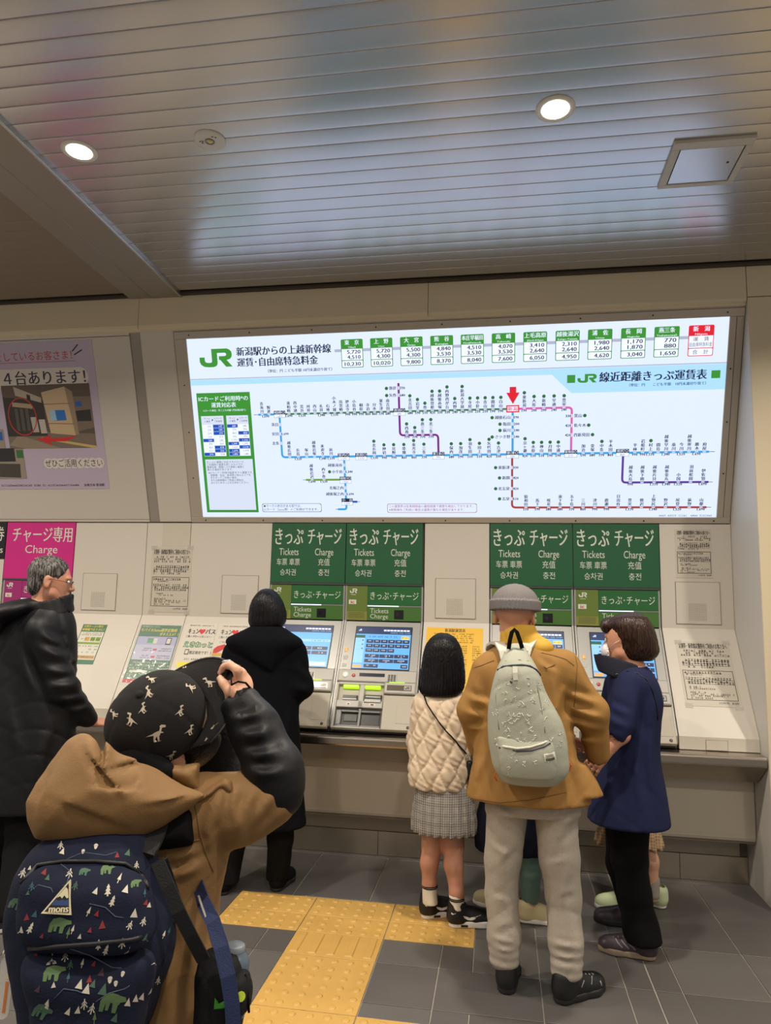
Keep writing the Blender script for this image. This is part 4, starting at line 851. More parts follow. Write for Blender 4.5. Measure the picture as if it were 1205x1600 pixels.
pp([(0, 0), (1, 0), (1, 0.22), (0, 0.30)], (120, 106, 92), 1); pp([(0.0, 0.06), (0.12, 0.22), (0.55, 0.02), (0.6, 0), (0.2, 0)], (146, 130, 110), 2); pp([(0.36, 0.16), (0.95, 0.0), (1, 0.0), (1, 0.03), (0.40, 0.18)], (196, 172, 104), 3)
pp([(0, 0.2), (0.46, 0.2), (0.46, 0.75), (0, 0.82)], (52, 46, 42), 3)
pp([(0.14, 0.98), (0.44, 0.80), (0.44, 0.72), (0.15, 0.84)], (176, 164, 144), 4); pp([(0.28, 0.86), (0.32, 0.84), (0.32, 0.76), (0.28, 0.78)], (40, 36, 36), 5)
pp([(0.45, 0.88), (0.72, 0.96), (0.78, 0.2), (0.5, 0.24)], (196, 172, 136), 5); pp([(0.72, 0.96), (0.80, 0.88), (0.82, 0.22), (0.78, 0.2)], (150, 130, 102), 5)
pp([(0.52, 0.60), (0.69, 0.60), (0.70, 0.44), (0.52, 0.43)], (40, 110, 190), 6); pp([(0.52, 0.60), (0.58, 0.60), (0.59, 0.44), (0.52, 0.43)], (150, 190, 214), 7)
pp([(0.46, 0.70), (0.76, 0.705), (0.76, 0.695), (0.46, 0.69)], (130, 70, 50), 6); pp([(0.48, 0.40), (0.78, 0.385), (0.78, 0.375), (0.48, 0.39)], (130, 70, 50), 6)
pp([(0.80, 0.80), (1, 0.80), (1, 0.32), (0.82, 0.26)], (120, 104, 88), 4); pp([(0.81, 0.58), (0.98, 0.6), (0.98, 0.42), (0.82, 0.42)], (44, 40, 40), 5); pp([(0.82, 0.72), (0.89, 0.73), (0.89, 0.65), (0.82, 0.65)], (36, 90, 170), 6)
pp([(0.10, 0.74), (0.33, 0.70), (0.33, 0.63), (0.10, 0.67)], (170, 150, 120), 6)
for s in (0.12, 0.18, 0.24): pp([(s, 0.64), (s+0.035, 0.635), (s+0.035, 0.28), (s, 0.29)], (84, 80, 74), 6)
pp([(0.29, 0.50), (0.36, 0.50), (0.37, 0.26), (0.30, 0.26)], (176, 168, 156), 7); pp([(0.38, 0.46), (0.45, 0.46), (0.46, 0.24), (0.39, 0.24)], (186, 178, 166), 7)
pp([(0.33, 0.15), (0.50, 0.05), (0.48, 0.11), (0.66, 0.11), (0.80, 0.20), (0.66, 0.17), (0.48, 0.16), (0.50, 0.21)], (206, 40, 40), 9)
R_ = mat('photo_red_ring', (190, 50, 44), 0.5); E1 = [(0.20+0.165*math.cos(t), 0.51+0.30*math.sin(t)) for t in np.linspace(0, 2*PI, 33)]
for i in range(32):
    a, c = E1[i], E1[i+1]; z = lambda q: (0.20+(q[0]-0.20)*0.93, 0.51+(q[1]-0.51)*0.94)
    b.poly(SIGN, [ph(*a), ph(*c), ph(*z(c)), ph(*z(a))], n+0.0011, R_)
obj('picture', b, r)
b = MB(); n = 0.0048
ph = lambda s, t: (-3.62+0.42*s, 0.305+0.34*t)
pp([(0, 0), (1, 0), (1, 0.6), (0.7, 0.6), (0.7, 1.0), (0, 1)], (150, 140, 124), 12); pp([(0.45, 0.35), (0.85, 0.35), (0.85, 0.62), (0.45, 0.62)], (44, 42, 44), 13); pp([(0.3, 0.05), (0.9, 0.02), (0.92, 0.3), (0.3, 0.32)], (70, 66, 60), 13); pp([(0.88, 0.42), (1.0, 0.42), (1.0, 0.58), (0.88, 0.58)], (60, 110, 60), 13); pp([(0.2, 0.78), (0.68, 0.78), (0.68, 0.95), (0.2, 0.95)], (40, 96, 170), 13)
obj('picture', b, r)
# ================================================================== SOFT BODIES: distance fields turned into one smooth skin
def spot(px, py, y):
    """the point at depth y seen at picture position (px, py) of the 1205 x 1600 frame: used only to take real positions off the plan"""
    m = _CM
    d = m[0]*((px-602.5)/FPX)+m[1]*((800-py)/FPX)+m[2]
    return EYE+d*(y/d.y)
def fspot(px, py):
    m = _CM; d = m[0]*((px-602.5)/FPX)+m[1]*((800-py)/FPX)+m[2]
    return EYE+d*(-EYE.z/d.z)
def _cam_axes():
    r = Vector((math.cos(YAW), math.sin(YAW), 0)); f = Vector((-math.sin(YAW), math.cos(YAW), 0)); u = Vector((0, 0, 1))
    f2 = f*math.cos(PITCH)+u*math.sin(PITCH); u2 = u*math.cos(PITCH)-f*math.sin(PITCH)
    return [r*math.cos(ROLL)+u2*math.sin(ROLL), u2*math.cos(ROLL)-r*math.sin(ROLL), f2]
_CM = _cam_axes()
def smin(a, b, k):
    if k <= 0: return np.minimum(a, b)
    h = np.clip(0.5+0.5*(b-a)/k, 0, 1); return b*(1-h)+a*h-k*h*(1-h)
class Soft:
    def __init__(s, h=0.008): s.h = h; s.ops = []; s.disp = None; s.cuts = []
    def op(s, fn, lo, hi, k, mode='u'): s.ops.append((fn, np.array(lo, float), np.array(hi, float), k, mode)); return s
    def limb(s, root, pts, rs, k=0.03): return s.chain([tuple(root)]+[tuple(p) for p in pts], [min(rs[0], 0.05)]+list(rs), k)
    def cone(s, a, b, ra, rb, k=0.02, mode='u'):
        a = np.array(a, float); b = np.array(b, float); ab = b-a; L = max(ab@ab, 1e-9)
        def fn(P):
            t = np.clip(((P-a)@ab)/L, 0, 1); q = P-a-t[..., None]*ab
            return np.sqrt((q*q).sum(-1))-(ra+(rb-ra)*t)
        r = max(ra, rb); return s.op(fn, np.minimum(a, b)-r, np.maximum(a, b)+r, k, mode)
    def chain(s, pts, rs, k=0.03):
        for i in range(len(pts)-1): s.cone(pts[i], pts[i+1], rs[i], rs[i+1], k)
        return s
    def ell(s, c, r, k=0.02, A=None, mode='u'):
        """ellipsoid; A = 3 axis rows"""
        c = np.array(c, float); r = np.array(r, float); A = np.eye(3) if A is None else np.array([list(v) for v in A], float)
        def fn(P):
            q = (P-c)@A.T; k0 = np.sqrt(((q/r)**2).sum(-1)); k1 = np.sqrt(((q/(r*r))**2).sum(-1))
            return np.where(k1 > 1e-9, k0*(k0-1)/np.maximum(k1, 1e-9), -r.min())
        e = np.sqrt(((A*r[:, None])**2).sum(0)); return s.op(fn, c-e, c+e, k, mode)
    def loft(s, rings, k=0.03, p=2.0, round_=0.012, O=None, A=None, mode='u'):
        """rings: (z, cx, cy, rx, ry); in frame (O, A rows x,y,z)"""
        R = np.array(sorted(rings), float); z = R[:, 0]
        zz = np.linspace(z[0], z[-1], 80); T = []
        for c in range(1, 5):      # Catmull-Rom through the rings
            y = R[:, c]; m = np.gradient(y, z) if len(z) > 2 else np.full(len(z), (y[-1]-y[0])/(z[-1]-z[0]))
            i = np.clip(np.searchsorted(z, zz)-1, 0, len(z)-2); h = z[i+1]-z[i]; t = (zz-z[i])/h
            T.append((2*t**3-3*t**2+1)*y[i]+(t**3-2*t**2+t)*h*m[i]+(-2*t**3+3*t**2)*y[i+1]+(t**3-t**2)*h*m[i+1])
        cx, cy, rx, ry = T; rx = np.maximum(rx, 0.003); ry = np.maximum(ry, 0.003)
        O = np.zeros(3) if O is None else np.array(O, float); A = np.eye(3) if A is None else np.array([list(v) for v in A], float)
        def fn(P):
            q = (P-O)@A.T; Z = q[..., 2]; f = lambda v: np.interp(Z, zz, v)
            X = np.abs(q[..., 0]-f(cx)); Y = np.abs(q[..., 1]-f(cy)); a = f(rx); b = f(ry)
            g = ((X/a)**p+(Y/b)**p)**(1/p) if p != 2 else np.sqrt((X/a)**2+(Y/b)**2)
            d = (g-1)*np.minimum(a, b)*0.92
            e = np.maximum(z[0]-Z, Z-z[-1])
            return -smin(-d, -e, round_)
        xs = [cx.min()-rx.max(), cx.max()+rx.max()]; ys = [cy.min()-ry.max(), cy.max()+ry.max()]
        co = np.array([[x, y, w] for x in xs for y in ys for w in (z[0], z[-1])])@A+O
        return s.op(fn, co.min(0), co.max(0), k, mode)
    def below(s, z, k=0.003):
        """trim everything under height z"""
        lo = np.min([o[1] for o in s.ops], 0)-0.05; hi = np.max([o[2] for o in s.ops], 0)+0.05; hi[2] = z+0.02
        return s.op(lambda P: P[..., 2]-z, lo, hi, k, 'c')
    def puff(s, O, X, Y, N, poly, top, base=0.02, edge=0.03, k=0.02):
        """a padded flap: outline poly in the plane (X, Y), swelling along N to height top"""
        O, X, Y, N = [np.array(v, float) for v in (O, X, Y, N)]; G = np.array(poly, float); n = len(G)
        def fn(P):
            q = P-O; u = q@X; v = q@Y; w = q@N; d = np.full(u.shape, 9.0); sg = np.ones(u.shape)
            for i in range(n):
                a = G[i]; b = G[i-1]; e = b-a; wx = u-a[0]; wy = v-a[1]; t = np.clip((wx*e[0]+wy*e[1])/(e@e), 0, 1)
                d = np.minimum(d, (wx-e[0]*t)**2+(wy-e[1]*t)**2)
                c1 = v >= a[1]; c2 = v < b[1]; c3 = e[0]*wy > e[1]*wx; fl = (c1 & c2 & c3) | (~c1 & ~c2 & ~c3); sg = np.where(fl, -sg, sg)
            d = sg*np.sqrt(d); h = top*(1-np.exp(np.minimum(d, 0)/edge)); return -smin(-d, -np.maximum((w-h)*0.75, -base-w), 0.012)
        c = np.array([O+X*g[0]+Y*g[1]+N*z for g in G for z in (-base, top)]); return s.op(fn, c.min(0)-0.01, c.max(0)+0.01, k)
    def mesh(s):
        h = s.h; pos = [o for o in s.ops if o[4] == 'u']
        lo = np.min([o[1] for o in pos], 0)-3*h-0.012; hi = np.max([o[2] for o in pos], 0)+3*h+0.012
        n = np.ceil((hi-lo)/h).astype(int)+1
        D = np.full(n, 0.5, np.float32)
        ax = [lo[i]+h*np.arange(n[i]) for i in range(3)]
        for fn, a, b, k, mode in s.ops:
            e = k+5*h
            i0 = np.clip(((a-e-lo)/h).astype(int), 0, n-1); i1 = np.clip(((b+e-lo)/h).astype(int)+2, 1, n)
            if (i1 <= i0).any(): continue
            sl = tuple(slice(i0[j], i1[j]) for j in range(3))
            P = np.stack(np.meshgrid(*[ax[j][sl[j]] for j in range(3)], indexing='ij'), -1)
            d = fn(P)
            if mode == 'u': D[sl] = smin(D[sl], d, k)
            elif mode == 'd': D[sl] += d                      # local displacement
            else: D[sl] = -smin(-D[sl], d, k)                 # carve away
        if s.disp is not None:
            P = np.stack(np.meshgrid(*ax, indexing='ij'), -1); m = np.abs(D) < 0.05
            D[m] += s.disp(P[m])
        return nets(D, lo, h)
def nets(D, lo, h):
    S = D < 0
    D = np.where(np.abs(D) < 1e-7, 1e-7, D)
    n = np.array(D.shape)-1
    acc = np.zeros((*n, 3)); cnt = np.zeros(n)
    for a in range(3):
        o = [i for i in range(3) if i != a]
        A_ = [slice(None)]*3; B_ = [slice(None)]*3; A_[a] = slice(0, -1); B_[a] = slice(1, None)
        d0 = D[tuple(A_)]; d1 = D[tuple(B_)]; cr = (d0 < 0) != (d1 < 0)
        t = np.where(cr, d0/(d0-d1+1e-12), 0)
        for u in (0, 1):
            for v in (0, 1):
                sl = [slice(None)]*3; sl[o[0]] = slice(u, u+n[o[0]]); sl[o[1]] = slice(v, v+n[o[1]])
                c = cr[tuple(sl)]; cnt += c
                acc[..., a] += np.where(c, t[tuple(sl)], 0); acc[..., o[0]] += c*u; acc[..., o[1]] += c*v
    act = cnt > 0
    idx = np.full(n, -1); idx[act] = np.arange(act.sum())
    I = np.argwhere(act)
    V = (I+acc[act]/cnt[act][:, None])*h+lo
    F = []
    for a in range(3):
        o = [(a+1) % 3, (a+2) % 3]
        A_ = [slice(None)]*3; B_ = [slice(None)]*3; A_[a] = slice(0, -1); B_[a] = slice(1, None)
        s0 = S[tuple(A_)]; s1 = S[tuple(B_)]; E = np.argwhere(s0 != s1)
        if len(E) == 0: continue
        ok = (E[:, o[0]] > 0) & (E[:, o[1]] > 0) & (E[:, o[0]] < n[o[0]]) & (E[:, o[1]] < n[o[1]]); E = E[ok]
        fl = s0[tuple(E.T)]
        q = []
        for du, dv in ((-1, -1), (0, -1), (0, 0), (-1, 0)):
            G = E.copy(); G[:, o[0]] += du; G[:, o[1]] += dv; q.append(idx[tuple(G.T)])
        Q = np.stack(q, 1); Q[~fl] = Q[~fl][:, ::-1]; F.append(Q)
    F = np.concatenate(F); F = F[(F >= 0).all(1)]
    # one gentle relaxing pass
    for _ in range(2):
        s_ = np.zeros_like(V); c_ = np.zeros(len(V))
        for i in range(4):
            j = (i+1) % 4
            np.add.at(s_, F[:, i], V[F[:, j]]); np.add.at(c_, F[:, i], 1); np.add.at(s_, F[:, j], V[F[:, i]]); np.add.at(c_, F[:, j], 1)
        V = V*0.5+0.5*s_/np.maximum(c_, 1)[:, None]
    return V, F
BV = {}
def keep_main(V, F):
    """drop crumbs: keep the large connected skins (both legs of a pair of trousers)"""
    L = np.arange(len(V))
    while True:
        m = L[F].min(1); L2 = L.copy()
        for i in range(4): np.minimum.at(L2, F[:, i], m)
        L2 = L2[L2]
        if (L2 == L).all(): break
        L = L2
    u, c = np.unique(L, return_counts=True); k = np.isin(L, u[c >= 0.2*c.max()])
    ix = np.cumsum(k)-1; return V[k], ix[F[k[F[:, 0]]]]
def drape(o, pts, y0, y1, lift, sub=5):
    """a line of points laid on the skin of o"""
    P = []
    for i in range(len(pts)-1):
        for t in range(sub):
            x = pts[i][0]+(pts[i+1][0]-pts[i][0])*t/sub; yy = pts[i][1]+(pts[i+1][1]-pts[i][1])*t/sub; a = spot(x, yy, y0); P.append(on(o, a, spot(x, yy, y1)-a, lift))
    a = spot(*pts[-1], y0); P.append(on(o, a, spot(*pts[-1], y1)-a, lift)); return P
def soft_obj(name, soft, m, parent=None, loc=None, label=None):
    V, F = keep_main(*soft.mesh())
    me = bpy.data.meshes.new(name); off = np.array(WL[parent.name] if parent is not None else (loc or (0, 0, 0)), float)
    me.vertices.add(len(V)); me.vertices.foreach_set('co', (V-off).astype(np.float32).ravel())
    me.loops.add(len(F)*4); me.loops.foreach_set('vertex_index', F.astype(np.int32).ravel())
    me.polygons.add(len(F)); me.polygons.foreach_set('loop_start', np.arange(0, 4*len(F), 4, dtype=np.int32)); me.polygons.foreach_set('loop_total', np.full(len(F), 4, np.int32))
    me.polygons.foreach_set('use_smooth', np.ones(len(F), bool)); me.update(calc_edges=True)
    me.materials.append(m)
    o = bpy.data.objects.new(name, me); finish(o, parent); WL[o.name] = Vector(off)
    if parent is None: o.location = off
    if label: o['label'] = label
    BV[o.name] = (V, F)
    return o
_bt = {}
def tree(o):
    if o.name not in _bt:
        V, F = BV[o.name]; _bt[o.name] = BVHTree.FromPolygons(V.tolist(), F.tolist())
    return _bt[o.name]
def decal(mb, o, F, pts, m, lift=0.0012, rings=2, reach=0.7):
    """print a star-shaped outline on the surface of o, thrown along -F.N"""
    bt = tree(o); pts = [Vector((p[0], p[1])) for p in pts]; c = sum(pts, Vector((0, 0)))/len(pts)
    L = [[c+(p-c)*(r/rings) for p in pts] for r in range(1, rings+1)]
    V = []
    for q in [c]+[p for r in L for p in r]:
        hit = bt.ray_cast(F.p(q.x, q.y, 0), -F.N, reach)
        if hit[0] is None:
            hit = bt.find_nearest(F.p(q.x, q.y, -0.2))
        V.append(hit[0]+F.N*lift*0.5+hit[1]*lift*0.5)
    k = len(pts); fs = [(0, 1+i, 1+(i+1) % k) for i in range(k)]
    for r in range(rings-1):
        a = 1+r*k; b = a+k
        fs += [(a+i, b+i, b+(i+1) % k, a+(i+1) % k) for i in range(k)]
    mb.add(V, fs, m, True); return True
def on(o, p, d, lift=0.0):
    """point on the surface of o met from p along d"""
    d = Vector(d).normalized(); h = tree(o).ray_cast(Vector(p), d, 2.0)
    if h[0] is None: h = tree(o).find_nearest(Vector(p)); return h[0]+h[1]*lift
    return h[0]+h[1]*lift
def wob(P, f, ph=0.0):
    return np.sin(P[..., 0]*f+1.7*np.sin(P[..., 2]*f*0.6+ph)+ph)*np.sin(P[..., 2]*f*0.83+1.3*np.sin(P[..., 1]*f*0.7+ph*2)+P[..., 1]*f*0.5)
def cloth(amp, f=22.0, ph=0.0, ridge=0.6):
    """soft folds: broad swells and sharper creases"""
    def fn(P):
        a = wob(P, f*0.8, ph)
        g = 1.5*np.sin(P[..., 0]*f*0.55+ph)+1.2*np.sin(P[..., 1]*f*0.6+ph)+0.9*np.sin(P[..., 2]*f*0.5+ph*1.7)
        r = 1-np.abs(np.sin(P[..., 2]*f*0.8+P[..., 0]*f*0.55+g)); r2 = 1-np.abs(np.sin(P[..., 2]*f*1.5-P[..., 0]*f*1.1+P[..., 1]*f*0.8+1.6*g+ph))
        m = 0.5+0.5*wob(P[..., [2, 0, 1]], f*0.5, ph+1.0)
        r3 = 1-np.abs(np.sin(P[..., 2]*f*2.6+P[..., 0]*f*2.1+2.0*g+2*ph))
        return amp*0.28*a+amp*ridge*((r**6)*0.8*m*m+(r2**7)*0.8*(1-m)*(1-m)+(r3**6)*0.14)
    return fn
def creases(lines, ymax):
    """pulled folds: each (x0, y0, x1, y1, width px, height m) laid out on the front of the garment as the photograph shows it"""
    m = [np.array(v) for v in _CM]; e0 = np.array(EYE)
    def fn(P):
        q = P-e0; z = q@m[2]; u = 602.5+FPX*(q@m[0])/z; v = 800-FPX*(q@m[1])/z; out = np.zeros(u.shape)
        for x0, y0, x1, y1, w, am in lines:
            ex, ey = x1-x0, y1-y0; L = math.hypot(ex, ey); t = ((u-x0)*ex+(v-y0)*ey)/(L*L); tc = np.clip(t, 0, 1)
            sd = ((u-x0)*ey-(v-y0)*ex)/L+0.10*L*np.sin(3.1*tc)*0.5; d = np.hypot(sd, (t-tc)*L)
            s_ = sd/w; out += am*np.sin(np.pi*np.clip(tc, 0.06, 0.94))*(np.exp(-(d/w)**2)-0.75*np.exp(-((np.hypot(sd-1.7*w, (t-tc)*L))/(1.2*w))**2))
        return np.where(P[..., 1] < ymax, out, 0)
    return fn
def mix(*fs): return lambda P: sum(f(P) for f in fs)
def rows(y, lst, cy=None):
    """silhouette rows (py, left px, right px, half depth[, dy]) at depth y -> loft rings"""
    out = []
    for r in lst:
        a = spot(r[1], r[0], y); b = spot(r[2], r[0], y)
        out.append(((a.z+b.z)/2, (a.x+b.x)/2, y+(r[4] if len(r) > 4 else 0), abs(b.x-a.x)/2, r[3]))
    return out
def sp(px, py, y): return tuple(spot(px, py, y))

# ---- materials for people
SKIN = mat('skin', (196, 140, 112), 0.5, noise=(30, 0.05)); SKIN2 = mat('skin_tanned', (184, 130, 104), 0.5, noise=(30, 0.06)); SKIN3 = mat('skin_fair', (208, 158, 128), 0.5, noise=(30, 0.04))
def hair_mat(name, c, c2, rough=0.32):
    m = mat(name, c, rough, spec=0.22)
    nt = m.node_tree; b = nt.nodes['Principled BSDF']; tc = nt.nodes.new('ShaderNodeTexCoord'); mp = nt.nodes.new('ShaderNodeMapping'); mp.inputs['Scale'].default_value = (170, 170, 7)
    n = nt.nodes.new('ShaderNodeTexNoise'); n.inputs['Scale'].default_value = 1.0; n.inputs['Detail'].default_value = 2
    nt.links.new(tc.outputs['Object'], mp.inputs['Vector']); nt.links.new(mp.outputs['Vector'], n.inputs['Vector'])
    x = nt.nodes.new('ShaderNodeMix'); x.data_type = 'RGBA'; x.inputs['A'].default_value = (*s2l(c), 1); x.inputs['B'].default_value = (*s2l(c2), 1)
    rp = nt.nodes.new('ShaderNodeValToRGB'); rp.color_ramp.elements[0].position = 0.42; rp.color_ramp.elements[1].position = 0.62
    nt.links.new(n.outputs['Fac'], rp.inputs['Fac']); nt.links.new(rp.outputs['Color'], x.inputs['Factor']); nt.links.new(x.outputs['Result'], b.inputs['Base Color'])
    bp = nt.nodes.new('ShaderNodeBump'); bp.inputs['Strength'].default_value = 0.5; bp.inputs['Distance'].default_value = 0.004; nt.links.new(n.outputs['Fac'], bp.inputs['Height']); nt.links.new(bp.outputs['Normal'], b.inputs['Normal'])
    return m
HAIRB = hair_mat('hair_black', (9, 8, 10), (20, 18, 21), 0.40); HAIRBR = hair_mat('hair_brown', (34, 22, 18), (64, 44, 34)); HAIRG = hair_mat('hair_greying', (36, 35, 35), (112, 108, 104), 0.45)
TAN = mat('tan_cotton', (146, 108, 56), 0.75, noise=(9, 0.10), bump=(220, 0.10), spec=0.3); TAN2 = mat('tan_twill', (126, 94, 54), 0.75, noise=(7, 0.08), bump=(260, 0.10))
BLKWOOL = mat('black_wool', (10, 11, 16), 0.95, bump=(300, 0.2), spec=0.12); BLKNYLON = mat('black_nylon', (13, 13, 17), 0.55, bump=(120, 0.08), spec=0.3); NAVYWOOL = mat('navy_wool', (34, 39, 68), 0.95, noise=(14, 0.12), bump=(320, 0.2), spec=0.12)
BLKCOT = mat('black_cotton', (11, 11, 12), 0.9, bump=(240, 0.1), spec=0.15); DKNAVY = mat('dark_navy_cloth', (14, 17, 30), 0.9, spec=0.15)
GREYM = mat('grey_marl', (158, 149, 136), 0.9, noise=(160, 0.16), bump=(240, 0.15)); SAGE = mat('sage_cotton', (92, 118, 106), 0.85, noise=(20, 0.08))
CREAMQ = mat('cream_quilt', (204, 184, 158), 0.6, bump=(150, 0.05)); YLINING = mat('yellow_lining', (196, 152, 44), 0.7, noise=(20, 0.08)); PACKG = mat('pack_grey_green', (158, 160, 144), 0.8, noise=(12, 0.06), bump=(260, 0.12))
SOCK = mat('sock_white', (214, 204, 184), 0.9, bump=(260, 0.15)); SOCKG = mat('sock_grey', (150, 142, 132), 0.9); SHOEW = mat('shoe_white', (220, 214, 206), 0.5); SHOEC = mat('shoe_cream', (202, 186, 140), 0.55); SHOEB = mat('shoe_black', (16, 16, 18), 0.5); SHOEP = mat('shoe_plum', (58, 48, 54), 0.35); SOLEB = mat('sole_dark', (26, 26, 28), 0.6); SOLET = mat('sole_taupe', (134, 118, 98), 0.6); SHOEGR = mat('shoe_pale_green', (192, 204, 160), 0.55); GREYT = mat('trim_grey', (150, 146, 150), 0.5)

def head_frame(f, up=(0, 0, 1)):
    f = Vector(f).normalized(); r = f.cross(Vector(up)).normalized(); u = r.cross(f); return r, f, u
def add_head(S, c, f, up=(0, 0, 1), s=1.0, ears=True):
    """c = eye-level centre of the head; s = 1 for a 23 cm head"""
    r, f, u = head_frame(f, up); c = Vector(c); A = (r, f, u); q = lambda x, y, z: tuple(c+(r*x+f*y+u*z)*s); R = lambda *v: [t*s for t in v]
    S.ell(q(0, -0.012, 0.03), R(0.075, 0.094, 0.086), 0.02, A); S.ell(q(0, 0.026, -0.028), R(0.060, 0.066, 0.082), 0.03, A)
    S.ell(q(0, 0.060, -0.088), R(0.030, 0.028, 0.024), 0.03, A); S.cone(q(0.045, 0.015, -0.06), q(0.018, 0.062, -0.092), 0.022*s, 0.018*s, 0.025); S.cone(q(-0.045, 0.015, -0.06), q(-0.018, 0.062, -0.092), 0.022*s, 0.018*s, 0.025)
    S.cone(q(0, 0.090, 0.008), q(0, 0.108, -0.028), 0.007*s, 0.0115*s, 0.010); S.ell(q(0.011, 0.094, -0.032), R(0.009, 0.010, 0.008), 0.006, A); S.ell(q(-0.011, 0.094, -0.032), R(0.009, 0.010, 0.008), 0.006, A)
    S.ell(q(0, 0.078, 0.024), R(0.050, 0.016, 0.010), 0.012, A)
    for e in (-1, 1): S.ell(q(0.031*e, 0.094, 0.006), R(0.016, 0.014, 0.010), 0.010, A, 'c')
    S.ell(q(0, 0.088, -0.055), R(0.024, 0.012, 0.007), 0.006, A); S.ell(q(0, 0.087, -0.066), R(0.021, 0.012, 0.007), 0.006, A)
    if ears:
        for e in (-1, 1):
            S.ell(q(0.079*e, -0.012, -0.004), R(0.010, 0.019, 0.032), 0.006, A); S.ell(q(0.080*e, -0.010, -0.030), R(0.008, 0.011, 0.012), 0.008, A); S.ell(q(0.089*e, -0.005, 0.0), R(0.006, 0.010, 0.018), 0.006, A, 'c')
    return q, A
def eyes(parent, q, A, s=1.0):
    for e in (-1, 1):
        b = MB(); F = Frame(q(0.031*e, 0.078, 0.006), A[0], A[2], A[1]); R_ = 0.012*s
        b.lathe(F, 0, 0, [(R_*math.sin(t), R_*math.cos(t)) for t in (1.6, 1.3, 1.0, 0.75, 0.5)], mat('eye_white', (214, 206, 198), 0.25), 14); b.lathe(F, 0, 0, [(R_*math.sin(t), R_*math.cos(t)+0.0003) for t in (0.5, 0.3, 0.05)], mat('iris_dark', (30, 20, 16), 0.15), 14)
        obj('eye', b, parent)
def add_hand(S, w, d, side, spread, curl=0.5, s=1.0, thumb=None):
    """w wrist, d towards the knuckles, side = direction from little finger to thumb, spread = palm normal (fingers curl this way)"""
    w = Vector(w); d = Vector(d).normalized(); sd = Vector(side); sd = (sd-d*sd.dot(d)).normalized(); n = Vector(spread); n = (n-d*n.dot(d)-sd*n.dot(sd)).normalized()
    A = (sd, d, n)
    S.cone(w-d*0.02*s, w+d*0.02*s, 0.024*s, 0.026*s, 0.02); S.ell(w+d*0.052*s, (0.038*s, 0.048*s, 0.016*s), 0.015, A)
    for i, (o, L, r) in enumerate(((0.030, 0.070, 0.0088), (0.010, 0.078, 0.0090), (-0.010, 0.072, 0.0086), (-0.029, 0.056, 0.0076))):
        p = w+d*(0.088-0.004*abs(i-1))*s+sd*o*s; dr = (d+sd*(0.10-0.07*i)).normalized()
        pts = [p-dr*0.02*s, p]; a = 0.0
        for j, fr in enumerate((0.45, 0.32, 0.26)):
            a += curl*(0.7 if j == 0 else 1.0)*0.9; p = p+(dr*math.cos(a)+n*math.sin(a))*L*fr*s; pts.append(p)
        S.chain([tuple(v) for v in pts], [r*s*1.05, r*s*1.05, r*s, r*s*0.92, r*s*0.82], 0.004)
    t0 = w+d*0.022*s+sd*0.026*s; td = Vector(thumb).normalized() if thumb else (sd*0.75+d*0.65+n*0.35).normalized()
    t1 = t0+td*0.034*s; t2 = t1+(td+d*0.35+n*0.2).normalized()*0.028*s; t3 = t2+(td*0.6+d*0.6+n*0.4).normalized()*0.022*s
    S.chain([tuple(t0), tuple(t1), tuple(t2), tuple(t3)], [0.014*s, 0.0115*s, 0.0105*s, 0.0085*s], 0.006)
def add_foot(S, ankle, d, L=0.24):
    a = Vector(ankle); d = Vector((d[0], d[1], 0)).normalized()
    S.chain([(a.x, a.y, a.z), (a.x, a.y, 0.055), tuple(a-Vector((0, 0, a.z-0.046))+d*L*0.3), tuple(a-Vector((0, 0, a.z-0.036))+d*L*0.45)], [0.030, 0.026, 0.022, 0.015], 0.012)
